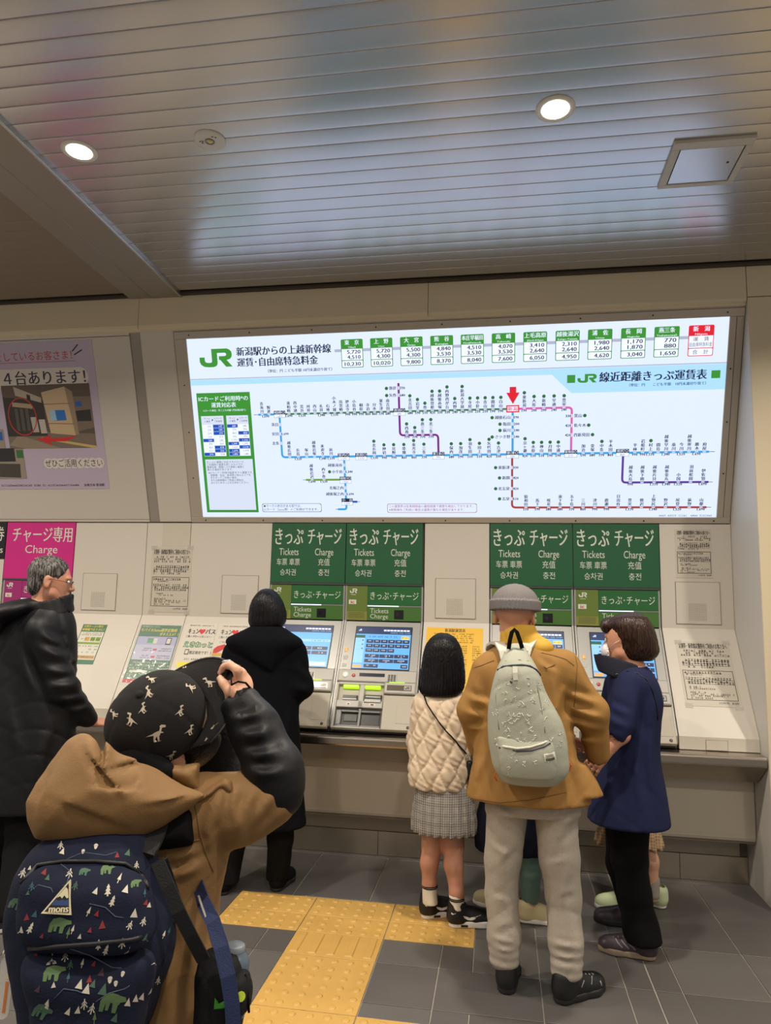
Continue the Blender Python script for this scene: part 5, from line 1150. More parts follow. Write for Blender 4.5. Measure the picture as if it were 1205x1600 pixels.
def shoe(parent, heel, ang, L, mu, ms, t=0.022, w=None, high=0.085, name='shoe', open_r=0.036):
    """heel: floor point at the back of the heel; ang: heading of the toe; upper + sole"""
    w = w or L*0.36; d = Vector((math.cos(ang), math.sin(ang), 0)); sd = Vector((-d.y, d.x, 0)); h = Vector((heel[0], heel[1], 0))
    q = lambda x, y, z: tuple(h+d*x+sd*y+Vector((0, 0, z))); A = (d, sd, (0, 0, 1))
    S = Soft(0.004)
    S.ell(q(0.14*L, 0, 0.045), (0.14*L, 0.36*w, 0.05), 0.03, A); S.ell(q(0.42*L, 0, 0.038), (0.26*L, 0.38*w, 0.052), 0.04, A); S.ell(q(0.74*L, 0, 0.028), (0.25*L, 0.46*w, 0.040), 0.04, A)
    S.cone(q(0.15*L, 0, 0.05), q(0.17*L, 0, high), 0.034, 0.040, 0.03)
    S.ell(q(0.19*L, 0, high+0.012), (open_r, open_r*0.85, 0.03), 0.006, A, 'c')
    z0 = t*0.6
    S.op(lambda P: P[..., 2]-z0, np.array(h)-np.array((1, 1, 0.2))*0.4, np.array(h)+np.array((1, 1, 0.01))*0.4, 0.003, 'c')
    up = soft_obj(name, S, mu, parent)
    S2 = Soft(0.004)
    c = [(q(0.15*L, 0, 0), 0.37*w), (q(0.42*L, 0, 0), 0.38*w), (q(0.70*L, 0, 0), 0.48*w), (q(0.86*L, 0, 0), 0.36*w)]
    def sole(P):
        dd = None
        for i in range(3):
            a = np.array(c[i][0])[:2]; b = np.array(c[i+1][0])[:2]; ab = b-a; tt = np.clip(((P[..., :2]-a)@ab)/(ab@ab), 0, 1)
            e = np.sqrt((((P[..., :2]-a)-tt[..., None]*ab)**2).sum(-1))-(c[i][1]+(c[i+1][1]-c[i][1])*tt)
            dd = e if dd is None else smin(dd, e, 0.02)
        vz = np.maximum(0.001-P[..., 2], P[..., 2]-t); return -smin(-dd, -vz, 0.006)
    P0 = np.array([v[0] for v in c]); S2.op(sole, P0.min(0)-w*0.5-np.array((0, 0, 0.0)), P0.max(0)+w*0.5+np.array((0, 0, t-w*0.5)), 0.0)
    so = soft_obj('sole', S2, ms, up)
    return up, so, q, d, sd
# ================================================================== PEOPLE
def person(loc, label): return empty('person', loc, label, 'person')
def chainpts(*p): return [tuple(v) for v in p]
def base_body(S, head, f, hips, neck=0.05, sh=0.15, hs=1.0, up=(0, 0, 1), ears=True):
    """neck and trunk under the clothes"""
    q, A = add_head(S, head, f, up, hs, ears); h = Vector(head); hp = Vector(hips); nb = h+Vector(q(0, -0.02, -0.16))-h
    S.cone(q(0, -0.02, -0.06), tuple(nb), 0.050*hs, neck, 0.03)
    S.chain([tuple(nb), tuple(nb*0.6+hp*0.4), tuple(hp)], [sh*0.40, sh*0.5, sh*0.5], 0.03)
    S.hip = hp; S.nb = nb
    return q, A, nb

# ---------------------------------------------------------------- man in the grey knit cap, with a backpack
def old_man():
    r = person((0.13, 3.03, 0), 'man in grey knit cap and tan jacket seen from behind wearing a backpack')
    S = Soft(0.0065); y = 3.05
    hd = spot(805, 962, y+0.02)
    q, A, nb = base_body(S, hd, (0.22, 0.97, -0.05), sp(828, 1215, y), 0.056, 0.13)
    shR, elR, wrR = sp(880, 1040, y), sp(925, 1112, y), sp(934, 1178, y+0.08); shL, elL, wrL = sp(762, 1048, y), sp(738, 1110, y), sp(748, 1165, y+0.12)
    S.limb(nb, [shR, elR, wrR], [0.045, 0.036, 0.026], 0.03); S.limb(nb, [shL, elL, wrL], [0.045, 0.036, 0.026], 0.03)
    add_hand(S, (wrR[0]-0.015, wrR[1]+0.03, wrR[2]+0.01), (-0.55, 0.9, 0.05), (-0.6, 0, 0.6), (0, -0.2, -0.8), 0.4); add_hand(S, wrL, (0.1, 0.8, -0.5), (1, 0, 0), (0, -0.5, -0.6), 0.5)
    kl, kr = sp(785, 1370, y+0.02), sp(878, 1370, y); al, ar = sp(789, 1500, y-0.02), sp(885, 1512, y-0.05)
    S.limb(S.hip, [sp(795, 1250, y), kl, (al[0], al[1], 0.09)], [0.062, 0.048, 0.036], 0.03); S.limb(S.hip, [sp(868, 1250, y), kr, (ar[0], ar[1], 0.09)], [0.062, 0.048, 0.036], 0.03)
    add_foot(S, (al[0], al[1], 0.09), (0.1, 1)); add_foot(S, (ar[0], ar[1], 0.09), (0.75, 0.65))
    body = soft_obj('body', S, SKIN2, r); eyes(body, q, A)
    # knit cap
    S = Soft(0.0035); rr, ff, uu = A; c = Vector(hd); a = Vector((0.04, -0.25, 0.97)).normalized()
    cen = spot(805, 945, y+0.01)
    S.ell(cen, (0.099, 0.108, 0.088), 0.01, A); S.ell(cen-uu*0.09, (0.2, 0.2, 0.075), 0.004, A, 'c')
    def brim(P):
        d = P-np.array(cen); z = d@np.array(uu); x = d@np.array(rr); yy = d@np.array(ff)
        rad = np.sqrt((x/0.101)**2+(yy/0.110)**2); g = np.abs(rad-1)*0.1-0.006
        return np.maximum(g, np.abs(z+0.004+0.0*yy)-0.021)
    S.op(brim, np.array(cen)-0.13, np.array(cen)+0.13, 0.006)
    def ribs(P):
        d = P-np.array(cen); x = d@np.array(rr); yy = d@np.array(ff); return -0.0014*np.cos(np.arctan2(x, yy)*52)
    S.disp = ribs
    cap = soft_obj('knit_cap', S, mat('cap_grey', (108, 103, 102), 0.95, noise=(200, 0.15), bump=(280, 0.2)), r)
    # jacket
    S = Soft(0.008)
    S.loft(rows(y, [(1002, 783, 838, 0.062), (1015, 768, 872, 0.085), (1036, 752, 893, 0.105, 0.0), (1080, 748, 893, 0.120), (1130, 745, 897, 0.128), (1180, 740, 903, 0.135), (1225, 734, 917, 0.150), (1248, 729, 926, 0.158)]), 0.03, 2.2, 0.01)
    S.chain([shL, elL, wrL], [0.064, 0.058, 0.050], 0.035); S.chain([shR, elR, wrR], [0.068, 0.062, 0.050], 0.035)
    S.loft(rows(y-0.01, [(1190, 880, 915, 0.06), (1225, 885, 936, 0.075), (1240, 888, 943, 0.085)]), 0.02, 2.0, 0.006)      # flap at the right of the hem
    S.cone(sp(934, 1180, y+0.085), sp(935, 1196, y+0.10), 0.036, 0.036, 0.004, 'c')
    S.loft(rows(y, [(1236, 745, 912, 0.125), (1262, 735, 922, 0.14)]), 0.004, 2.0, 0.004, mode='c')
    S.disp = mix(cloth(0.0065, 15, 0.4, 1.0), creases([(880, 1078, 938, 1098, 5, -.010), (884, 1100, 944, 1122, 5, -.010), (886, 1122, 944, 1140, 4, -.009), (893, 1150, 938, 1160, 4, -.008), (905, 1040, 925, 1085, 6, -.007), (727, 1085, 765, 1100, 5, -.009), (724, 1110, 760, 1120, 5, -.009), (728, 1138, 758, 1135, 4, -.008), (742, 1062, 770, 1120, 6, -.007), (868, 1040, 876, 1140, 7, -.008), (890, 1060, 868, 1125, 6, -.007), (755, 1180, 742, 1245, 7, -.008), (895, 1160, 905, 1232, 7, -.009), (880, 1175, 885, 1238, 6, -.006), (835, 1028, 872, 1052, 4, -.006), (765, 1195, 764, 1250, 5, -.005)], 3.12))
    jk = soft_obj('jacket', S, TAN, r)
    b = MB()      # seams: yoke and sleeve
    for pts in ([(732, 1046), (752, 1040), (772, 1032)], [(846, 1020), (864, 1024), (884, 1030), (897, 1040)], [(897, 1016), (902, 1040), (900, 1075), (897, 1105)], [(735, 1247), (780, 1254), (830, 1250), (885, 1238)]):
        P = drape(jk, pts, 2.5, 3.0, 0.0006); b.tube(P, 0.0015, mat('tan_seam', (110, 80, 40), 0.8), 5)
    obj('seam', b, jk)
    # yellow collar and lining
    S = Soft(0.0055)
    S.loft(rows(y+0.0, [(975, 789, 836, 0.062), (988, 783, 840, 0.070), (1004, 781, 846, 0.070), (1014, 779, 850, 0.07)]), 0.02, 2.0, 0.008)
    S.ell(sp(846, 1012, y-0.028), (0.050, 0.045, 0.040), 0.035)
    S.cone(sp(810, 968, y+0.02), sp(812, 990, y+0.02), 0.056, 0.052, 0.01, 'c')
    S.disp = cloth(0.006, 40, 1.0, 1.2)
    soft_obj('collar', S, YLINING, r, label='yellow lined collar')
    # trousers
    S = Soft(0.008)
    S.loft(rows(y, [(1215, 762, 905, 0.11), (1245, 760, 907, 0.115), (1270, 760, 906, 0.11)]), 0.03)
    S.chain([sp(794, 1262, y), sp(786, 1340, y+0.01), sp(784, 1400, y+0.01), sp(788, 1460, y-0.01), sp(789, 1495, y-0.02)], [0.084, 0.074, 0.064, 0.064, 0.060], 0.02)
    S.chain([sp(868, 1262, y), sp(874, 1340, y), sp(880, 1400, y), sp(884, 1470, y-0.03), sp(885, 1512, y-0.045)], [0.088, 0.078, 0.068, 0.067, 0.062], 0.02)
    def cuffs(P): return 0.0045*np.sin(P[..., 2]*170+6*P[..., 0])*np.clip((0.24-P[..., 2])/0.12, 0, 1)
    cf = cloth(0.0085, 17, 2.0, 1.0); S.below(0.075); cr_ = creases([(772, 1258, 806, 1278, 6, -.008), (905, 1248, 856, 1284, 6, -.008), (902, 1268, 868, 1320, 6, -.008), (766, 1318, 802, 1338, 5, -.008), (806, 1320, 778, 1352, 5, -.007), (846, 1350, 890, 1340, 5, -.007), (886, 1360, 880, 1425, 5, -.009), (900, 1390, 870, 1400, 5, -.007), (768, 1400, 800, 1408, 5, -.006), (766, 1462, 810, 1474, 4, -.009), (770, 1480, 808, 1486, 4, -.009), (860, 1470, 905, 1480, 4, -.009), (862, 1490, 904, 1496, 4, -.010), (862, 1505, 900, 1510, 4, -.009), (806, 1440, 770, 1452, 5, -.006)], 3.12)
    S.disp = lambda P: cf(P)+cuffs(P)*0.6+cr_(P)
    soft_obj('trousers', S, GREYM, r)
    for (hx, hy), an in (((al[0]+0.004, al[1]-0.055), 1.50), ((ar[0]-0.045, ar[1]-0.045), 0.70)):
        u, so, qq, d, sd = shoe(r, (hx, hy), an, 0.255, SHOEB, SOLEB, 0.028, 0.098, 0.088)
        b = MB()
        for e in (-1, 1):
            for k in range(3): b.tube([on(u, Vector(qq(0.10+0.05*k, 0.2*e, 0.05)), -sd*e, 0.001), on(u, Vector(qq(0.12+0.05*k, 0.2*e, 0.068)), -sd*e, 0.001)], 0.0022, GREYT, 5)
        for k in range(4): b.tube([on(u, Vector(qq(0.12+0.02*k, 0.018, 0.3)), (0, 0, -1), 0.001), on(u, Vector(qq(0.125+0.02*k, -0.018, 0.3)), (0, 0, -1), 0.001)], 0.0024, GREYT, 5)
        obj('laces', b, u)
    return r, jk
OLD, OLD_JK = old_man()

# his backpack: a thing of its own
def grey_pack():
    r = empty('backpack', sp(832, 1222, 2.86), 'grey green backpack with white line print and black top loop on the capped man', 'backpack')
    y = 2.86; S = Soft(0.006)
    S.loft(rows(y, [(1006, 798, 818, 0.035, 0.03), (1020, 789, 826, 0.06, 0.02), (1045, 777, 841, 0.085), (1075, 769, 852, 0.098), (1130, 762, 880, 0.108), (1175, 766, 889, 0.108, 0.0), (1205, 774, 887, 0.095), (1224, 786, 872, 0.075, 0.01)]), 0.03, 2.6, 0.012)
    S.disp = cloth(0.0038, 18, 0.7, 1.0)
    sh = soft_obj('pack_body', S, PACKG, r)
    S = Soft(0.005)      # lower front pocket
    S.loft(rows(y-0.075, [(1150, 776, 866, 0.03), (1170, 777, 868, 0.046), (1200, 781, 870, 0.046), (1216, 787, 866, 0.034)]), 0.02, 3.0, 0.01); S.disp = cloth(0.0025, 34, 1.9, 0.8)
    pk = soft_obj('front_pocket', S, PACKG, r)
    dr = spot(800, 1100, 3.0)-EYE
    def press(o, x, yy, lift=0.001): p = spot(x, yy, 2.3); return on(o, p, spot(x, yy, 3.2)-p, lift)
    b = MB(); ZIP = mat('zip_navy', (44, 52, 66), 0.5)
    b.tube([press(sh, x, yy) for x, yy in ((773, 1052), (778, 1046), (786, 1042), (800, 1040), (815, 1039), (828, 1041), (838, 1047), (844, 1055))], 0.0042, ZIP, 6)
    obj('zip', b, sh)
    b = MB(); PL_ = mat('pull_tape', (172, 172, 158), 0.7); b.strip([press(sh, 805, 1042, 0.004), press(sh, 805, 1052, 0.006), press(sh, 806, 1063, 0.006)], 0.018, 0.003, PL_, (0, -1, 0)); obj('zip_pull', b, sh)
    b = MB()
    b.tube([press(pk, x, yy, 0.002) for x, yy in ((777, 1164), (790, 1167), (808, 1170), (828, 1168), (848, 1162), (862, 1155))], 0.0048, mat('pack_piping', (186, 186, 172), 0.7), 6)
    b.tube([press(pk, x, yy, 0.001) for x, yy in ((780, 1168), (808, 1174), (830, 1173), (850, 1167), (860, 1161))], 0.003, ZIP, 6); obj('pocket_piping', b, pk)
    b = MB()
    for pts in ([(779, 1062), (800, 1060), (826, 1060), (842, 1068)], [(777, 1052), (775, 1090), (780, 1140)], [(838, 1060), (845, 1100), (852, 1145)], [(790, 1033), (812, 1031), (826, 1033)]):
        b.tube([press(sh, x, yy, 0.0003) for x, yy in pts], 0.0017, mat('pack_seam', (120, 122, 108), 0.8), 5)
    obj('seam', b, sh)
    # white line print
    b = MB(); rn = random.Random(12); WP = mat('pack_print', (216, 218, 206), 0.8)
    for k in range(72):
        x = rn.uniform(770, 878); yy = rn.uniform(1066, 1212); o = pk if yy > 1172 else sh
        a = rn.uniform(0, 6.28); R = rn.uniform(2.0, 7.5); sp_ = rn.choice([1.6, 3.2, 4.6]); P = []
        try:
            for t in np.linspace(0, sp_, 7):
                rr = R*(0.6+0.4*math.sin(3*t+a)); xx, y2 = x+rr*math.cos(t+a), yy+rr*math.sin(t+a); p = spot(xx, y2, 2.3); d = (spot(xx, y2, 3.2)-p).normalized(); h = tree(o).ray_cast(p, d, 0.75)
                if h[0] is None: raise ValueError
                P.append(h[0]+h[1]*0.0006)
            b.tube(P, rn.choice([0.0007, 0.0011]), WP, 4)
        except ValueError: pass
    o = obj('line_print', b, sh); o['kind'] = 'stuff'
    b = MB(); LBL = mat('pack_label', (206, 206, 190), 0.6); F = Frame(spot(867, 1207, 2.5), (1, 0, 0.17), (-0.17, 0, 1))
    decal(b, pk, F, [(-0.020, -0.014), (0.020, -0.014), (0.020, 0.014), (-0.020, 0.014)], LBL, 0.003); decal(b, pk, F, [(-0.016, -0.011), (0.016, -0.011), (0.016, -0.002), (-0.016, -0.002)], mat('label_dark', (70, 72, 60), 0.7), 0.005)
    for v in (0.002, 0.007): decal(b, pk, F, [(-0.016, v), (0.014, v), (0.014, v+0.002), (-0.016, v+0.002)], MATS['label_dark'], 0.005)
    obj('maker_label', b, pk)
    ST = mat('pack_strap', (188, 186, 174), 0.75, bump=(240, 0.1))
    for x0, x1, px in ((0.035, -0.035, 797), (0.085, 0.175, 816)):
        b = MB(); P = [spot(px, 1015, 2.87)]; jt = OLD_JK
        for k in range(6):
            t = k/5; x = x0+(x1-x0)*min(1, t*1.15); yy = 2.945+0.15*t
            P.append(on(jt, (x, yy, 1.7), (0, 0, -1), 0.009))
        b.strip(P, 0.046, 0.011, ST, [(0, -0.6, 0.8)]*3+[(0, 0, 1)]*4); obj('shoulder_strap', b, r)
    b = MB(); P = [spot(x, yy, yd) for x, yy, yd in ((795, 1014, 2.84), (797, 1000, 2.83), (800, 988, 2.83), (804, 984, 2.83), (808, 988, 2.83), (813, 1002, 2.83), (816, 1013, 2.84))]
    b.strip(P, 0.016, 0.004, BLKCOT, (0, -1, 0.1)); obj('top_loop', b, r)
    b = MB(); OR = mat('orange_tab', (196, 96, 40), 0.7); p = spot(888, 1190, 2.87); b.strip([p, p+Vector((0.012, 0, -0.012)), p+Vector((0.006, 0, -0.035))], 0.018, 0.004, OR, (1, 0, 0)); p = spot(775, 1208, 2.87); b.strip([p, p+Vector((-0.006, 0, -0.014)), p+Vector((0.004, 0, -0.03))], 0.016, 0.004, OR, (1, 0, 0)); obj('orange_tab', b, r)
    return r
grey_pack()

# ---------------------------------------------------------------- girl in the quilted jacket
def plaid(name, base, dark, light, fx, fz, rough=0.85):
    m = mat(name, base, rough)
    nt = m.node_tree; b = nt.nodes['Principled BSDF']; tc = nt.nodes.new('ShaderNodeTexCoord'); sx = nt.nodes.new('ShaderNodeSeparateXYZ'); nt.links.new(tc.outputs['Object'], sx.inputs[0])
    def bandf(sock, f, ph, thr):
        a = nt.nodes.new('ShaderNodeMath'); a.operation = 'MULTIPLY_ADD'; a.inputs[1].default_value = f; a.inputs[2].default_value = ph; nt.links.new(sock, a.inputs[0])
        c = nt.nodes.new('ShaderNodeMath'); c.operation = 'SINE'; nt.links.new(a.outputs[0], c.inputs[0]); g = nt.nodes.new('ShaderNodeMath'); g.operation = 'GREATER_THAN'; g.inputs[1].default_value = thr; nt.links.new(c.outputs[0], g.inputs[0]); return g.outputs[0]
    col = None; prev = (*s2l(base), 1)
    for sock, f, ph, thr, cc, am in (('X', fx, 0, 0.2, dark, 0.55), ('Z', fz, 0, 0.2, dark, 0.5), ('X', fx*4, 1, 0.5, light, 0.45), ('Z', fz*4, 1, 0.5, light, 0.45), ('X', fx*9, 0, 0.3, dark, 0.3), ('Z', fz*9, 0, 0.3, light, 0.25)):
        g = bandf(sx.outputs[sock], f, ph, thr); k = nt.nodes.new('ShaderNodeMath'); k.operation = 'MULTIPLY'; k.inputs[1].default_value = am; nt.links.new(g, k.inputs[0])
        x = nt.nodes.new('ShaderNodeMix'); x.data_type = 'RGBA'; x.inputs['B'].default_value = (*s2l(cc), 1); nt.links.new(k.outputs[0], x.inputs['Factor'])
        if col is None: x.inputs['A'].default_value = prev
        else: nt.links.new(col, x.inputs['A'])
        col = x.outputs['Result']
    nt.links.new(col, b.inputs['Base Color']); return m
def girl():
    y = 3.56; r = person((-0.28, 3.56, 0), 'girl with long black hair in cream quilted jacket and grey pleated skirt')
    S = Soft(0.006); hd = spot(694, 1026, y+0.02)
    q, A, nb = base_body(S, hd, (0.25, 0.96, -0.12), sp(692, 1235, y), 0.042, 0.12, 0.93)
    shL, elL, wrL = sp(662, 1100, y), sp(654, 1160, y+0.03), sp(664, 1180, y+0.2); shR, elR, wrR = sp(720, 1100, y), sp(728, 1155, y+0.04), sp(726, 1170, y+0.2)
    S.limb(nb, [shL, elL, wrL], [0.034, 0.028, 0.02], 0.02); S.limb(nb, [shR, elR, wrR], [0.034, 0.028, 0.02], 0.02)
    add_hand(S, wrL, (0.3, 0.9, 0.2), (1, 0, 0), (0, 0.2, -1), 0.5, 0.8); add_hand(S, wrR, (-0.3, 0.9, 0.2), (-1, 0, 0), (0, 0.2, -1), 0.5, 0.8)
    fl = fspot(672, 1433); fr = fspot(716, 1447)
    S.limb(S.hip, [sp(676, 1245, y), sp(676, 1318, y+0.01), sp(671, 1348, y-0.005), sp(671, 1382, y), (fl.x, fl.y+0.01, 0.07)], [0.060, 0.049, 0.041, 0.032, 0.028], 0.02)
    S.limb(S.hip, [sp(709, 1245, y), sp(708, 1318, y+0.0), sp(709, 1352, y-0.02), sp(714, 1395, y-0.03), (fr.x, fr.y+0.01, 0.07)], [0.060, 0.050, 0.043, 0.033, 0.028], 0.02)
    add_foot(S, (fl.x, fl.y+0.01, 0.07), (0.9, 0.45), 0.2); add_foot(S, (fr.x, fr.y+0.01, 0.07), (0.95, 0.3), 0.2)
    body = soft_obj('body', S, SKIN2, r); eyes(body, q, A, 0.93)
    S = Soft(0.0045)
    S.loft(rows(y+0.005, [(989, 684, 700, 0.03), (994, 677, 709, 0.065), (1004, 668, 717, 0.09), (1020, 662, 723, 0.102), (1040, 659, 726, 0.102, -0.005), (1062, 656, 727, 0.09, -0.02), (1076, 656, 724, 0.075, -0.035), (1086, 662, 716, 0.055, -0.05)]), 0.02, 2.0, 0.014)
    S.ell(sp(700, 1035, y+0.11), (0.058, 0.055, 0.10), 0.02, None, 'c')
    c = sp(692, 1030, y)
    S.disp = lambda P: 0.0022*np.sin(np.arctan2(P[..., 0]-c[0], P[..., 1]-c[1])*46+3*np.sin(P[..., 2]*18))
    soft_obj('hair', S, HAIRB, r)
    # quilted jacket
    S = Soft(0.0055)
    S.loft(rows(y, [(1076, 670, 714, 0.05), (1086, 656, 727, 0.080), (1105, 650, 732, 0.100), (1140, 646, 734, 0.110), (1180, 642, 734, 0.115), (1215, 640, 733, 0.118), (1229, 643, 731, 0.112)]), 0.03, 2.2, 0.014)
    S.chain([shL, elL, wrL], [0.052, 0.050, 0.042], 0.03); S.chain([shR, elR, wrR], [0.052, 0.050, 0.042], 0.03)
    S.cone(sp(719, 1208, y-0.14), sp(722, 1240, y-0.10), 0.003, 0.008, 0.004, 'c')
    c0 = np.array(sp(690, 1150, y))
    def quilt(P):
        th = np.arctan2(P[..., 0]-c0[0], -(P[..., 1]-c0[1])); u = th*0.15; v = P[..., 2]-c0[2]; w = 0.006*np.sin(v*60+th*3)
        a = np.abs(np.sin((u*1.45+v+w)*math.pi/0.150)); b = np.abs(np.sin((u*1.45-v+w)*math.pi/0.150))
        g = np.minimum(a, b); pf = 1-np.exp(-g*3.6); fade = np.clip((0.205-v)/0.06, 0, 1)*np.clip((v+0.30)/0.03, 0.0, 1)
        return -0.0105*(pf-0.5)*fade*(v < 0.25)+0.0022*np.sin(v*150+th*14+2*np.sin(v*60))*fade*pf
    S.disp = quilt
    jk = soft_obj('jacket', S, CREAMQ, r)
    # pleated skirt
    S = Soft(0.005)
    S.loft(rows(y, [(1205, 655, 728, 0.095), (1235, 650, 737, 0.11), (1270, 644, 744, 0.125), (1297, 643, 747, 0.130)]), 0.02, 2.0, 0.006)
    S.loft(rows(y, [(1286, 660, 732, 0.096), (1305, 656, 735, 0.102)]), 0.003, 2.0, 0.003, mode='c')
    c1 = sp(694, 1250, y)
    def pleat(P):
        th = np.arctan2(P[..., 0]-c1[0], -(P[..., 1]-c1[1])); s_ = (th*11/math.pi) % 1.0; return 0.011*(s_-0.5)*np.clip((c1[2]+0.06-P[..., 2])/0.14, 0, 1)
    S.disp = pleat
    soft_obj('skirt', S, plaid('grey_check', (118, 112, 104), (52, 50, 50), (176, 170, 160), 150, 150), r)
    for i, (rw, fp, an, tp) in enumerate((([(1377, 660, 683, 0.036), (1395, 660, 683, 0.037), (1418, 661, 685, 0.037)], fl, 0.50, 0), ([(1392, 702, 725, 0.037, -0.03), (1410, 703, 726, 0.038, -0.03), (1432, 705, 730, 0.038, -0.03)], fr, 0.28, 0))):
        S = Soft(0.0045); S.loft(rows(y, rw), 0.01, 2, 0.004); S.below(0.078); so = soft_obj('sock', S, SOCK, r)
        b = MB(); z = rows(y, rw)
        for k in (0.32, 0.46):
            zz = z[0][0]+(z[1][0]-z[0][0])*k*1.0; x, yy = z[0][1]+(z[1][1]-z[0][1])*k, z[0][2]
            b.tube([(x+(z[0][3]+0.0012)*math.cos(t), yy+(z[0][4]+0.0012)*math.sin(t), zz) for t in np.linspace(0, 2*PI, 24, endpoint=False)], 0.0024, BLKCOT, 5, True)
        obj('stripe', b, so)
        hx = fp.x-0.048*math.cos(an); hy = fp.y-0.048*math.sin(an)
        u, sl, qq, d, sd = shoe(r, (hx, hy), an, 0.232, SHOEB, SHOEW, 0.032, 0.085, 0.100)
        b = MB(); F = Frame(Vector(qq(0.10, -0.2, 0.055)), d, (0, 0, 1))
        F = Frame(Vector(qq(0.105, -0.2, 0.047)), d, (0, 0, 1)); sw = [(-0.042, 0.013), (-0.036, 0.002), (-0.020, -0.008), (-0.004, -0.010), (0.010, -0.006), (0.046, 0.012), (0.010, 0.001), (-0.010, -0.001), (-0.022, 0.002), (-0.030, 0.007)]
        decal(b, u, F, sw, SHOEW, 0.0015, 3); F2 = Frame(Vector(qq(0.018, -0.2, 0.068)), d, (0, 0, 1)); decal(b, u, F2, [(-0.010, 0), (-0.004, -0.004), (0.012, 0.005), (-0.002, 0.001), (-0.008, 0.006)], SHOEW, 0.0015)
        obj('side_mark', b, u)
        b = MB(); F3 = Frame(Vector(qq(0.07, -0.2, 0.014)), d, (0, 0, 1)); decal(b, sl, F3, [(-0.016, -0.005), (0.016, -0.005), (0.016, 0.005), (-0.016, 0.005)], SHOEB, 0.002); obj('sole_window', b, sl)
    b = MB(); P = drape(jk, ((661, 1082), (668, 1100), (680, 1120), (697, 1142), (713, 1160), (724, 1172)), 3.0, 3.6, 0.004, 4)
    rb = empty('crossbody_bag', sp(734, 1200, y-0.02), 'small black crossbody bag hanging at the right hip of the girl', 'bag')
    b.tube(P+[spot(731, 1180, y-0.04)], 0.0032, BLKCOT, 6); obj('strap', b, rb)
    S = Soft(0.004); S.loft([(-0.055, 0, 0, 0.020, 0.062), (-0.02, 0, 0, 0.024, 0.066), (0.03, 0, 0, 0.022, 0.062), (0.055, 0, 0, 0.014, 0.055)], 0.01, 3, 0.008, sp(735, 1204, y+0.0), np.array([[0.97, 0.1, 0.2], [-0.1, 1, 0], [-0.2, 0, 0.97]])); soft_obj('bag_body', S, mat('black_leather', (12, 12, 13), 0.3), rb)
    b = MB(); b.tube([spot(731, 1180, y-0.06), spot(731, 1188, y-0.07)], 0.004, mat('chrome', (190, 190, 190), 0.2, 1.0), 6); obj('clasp', b, rb)
girl()

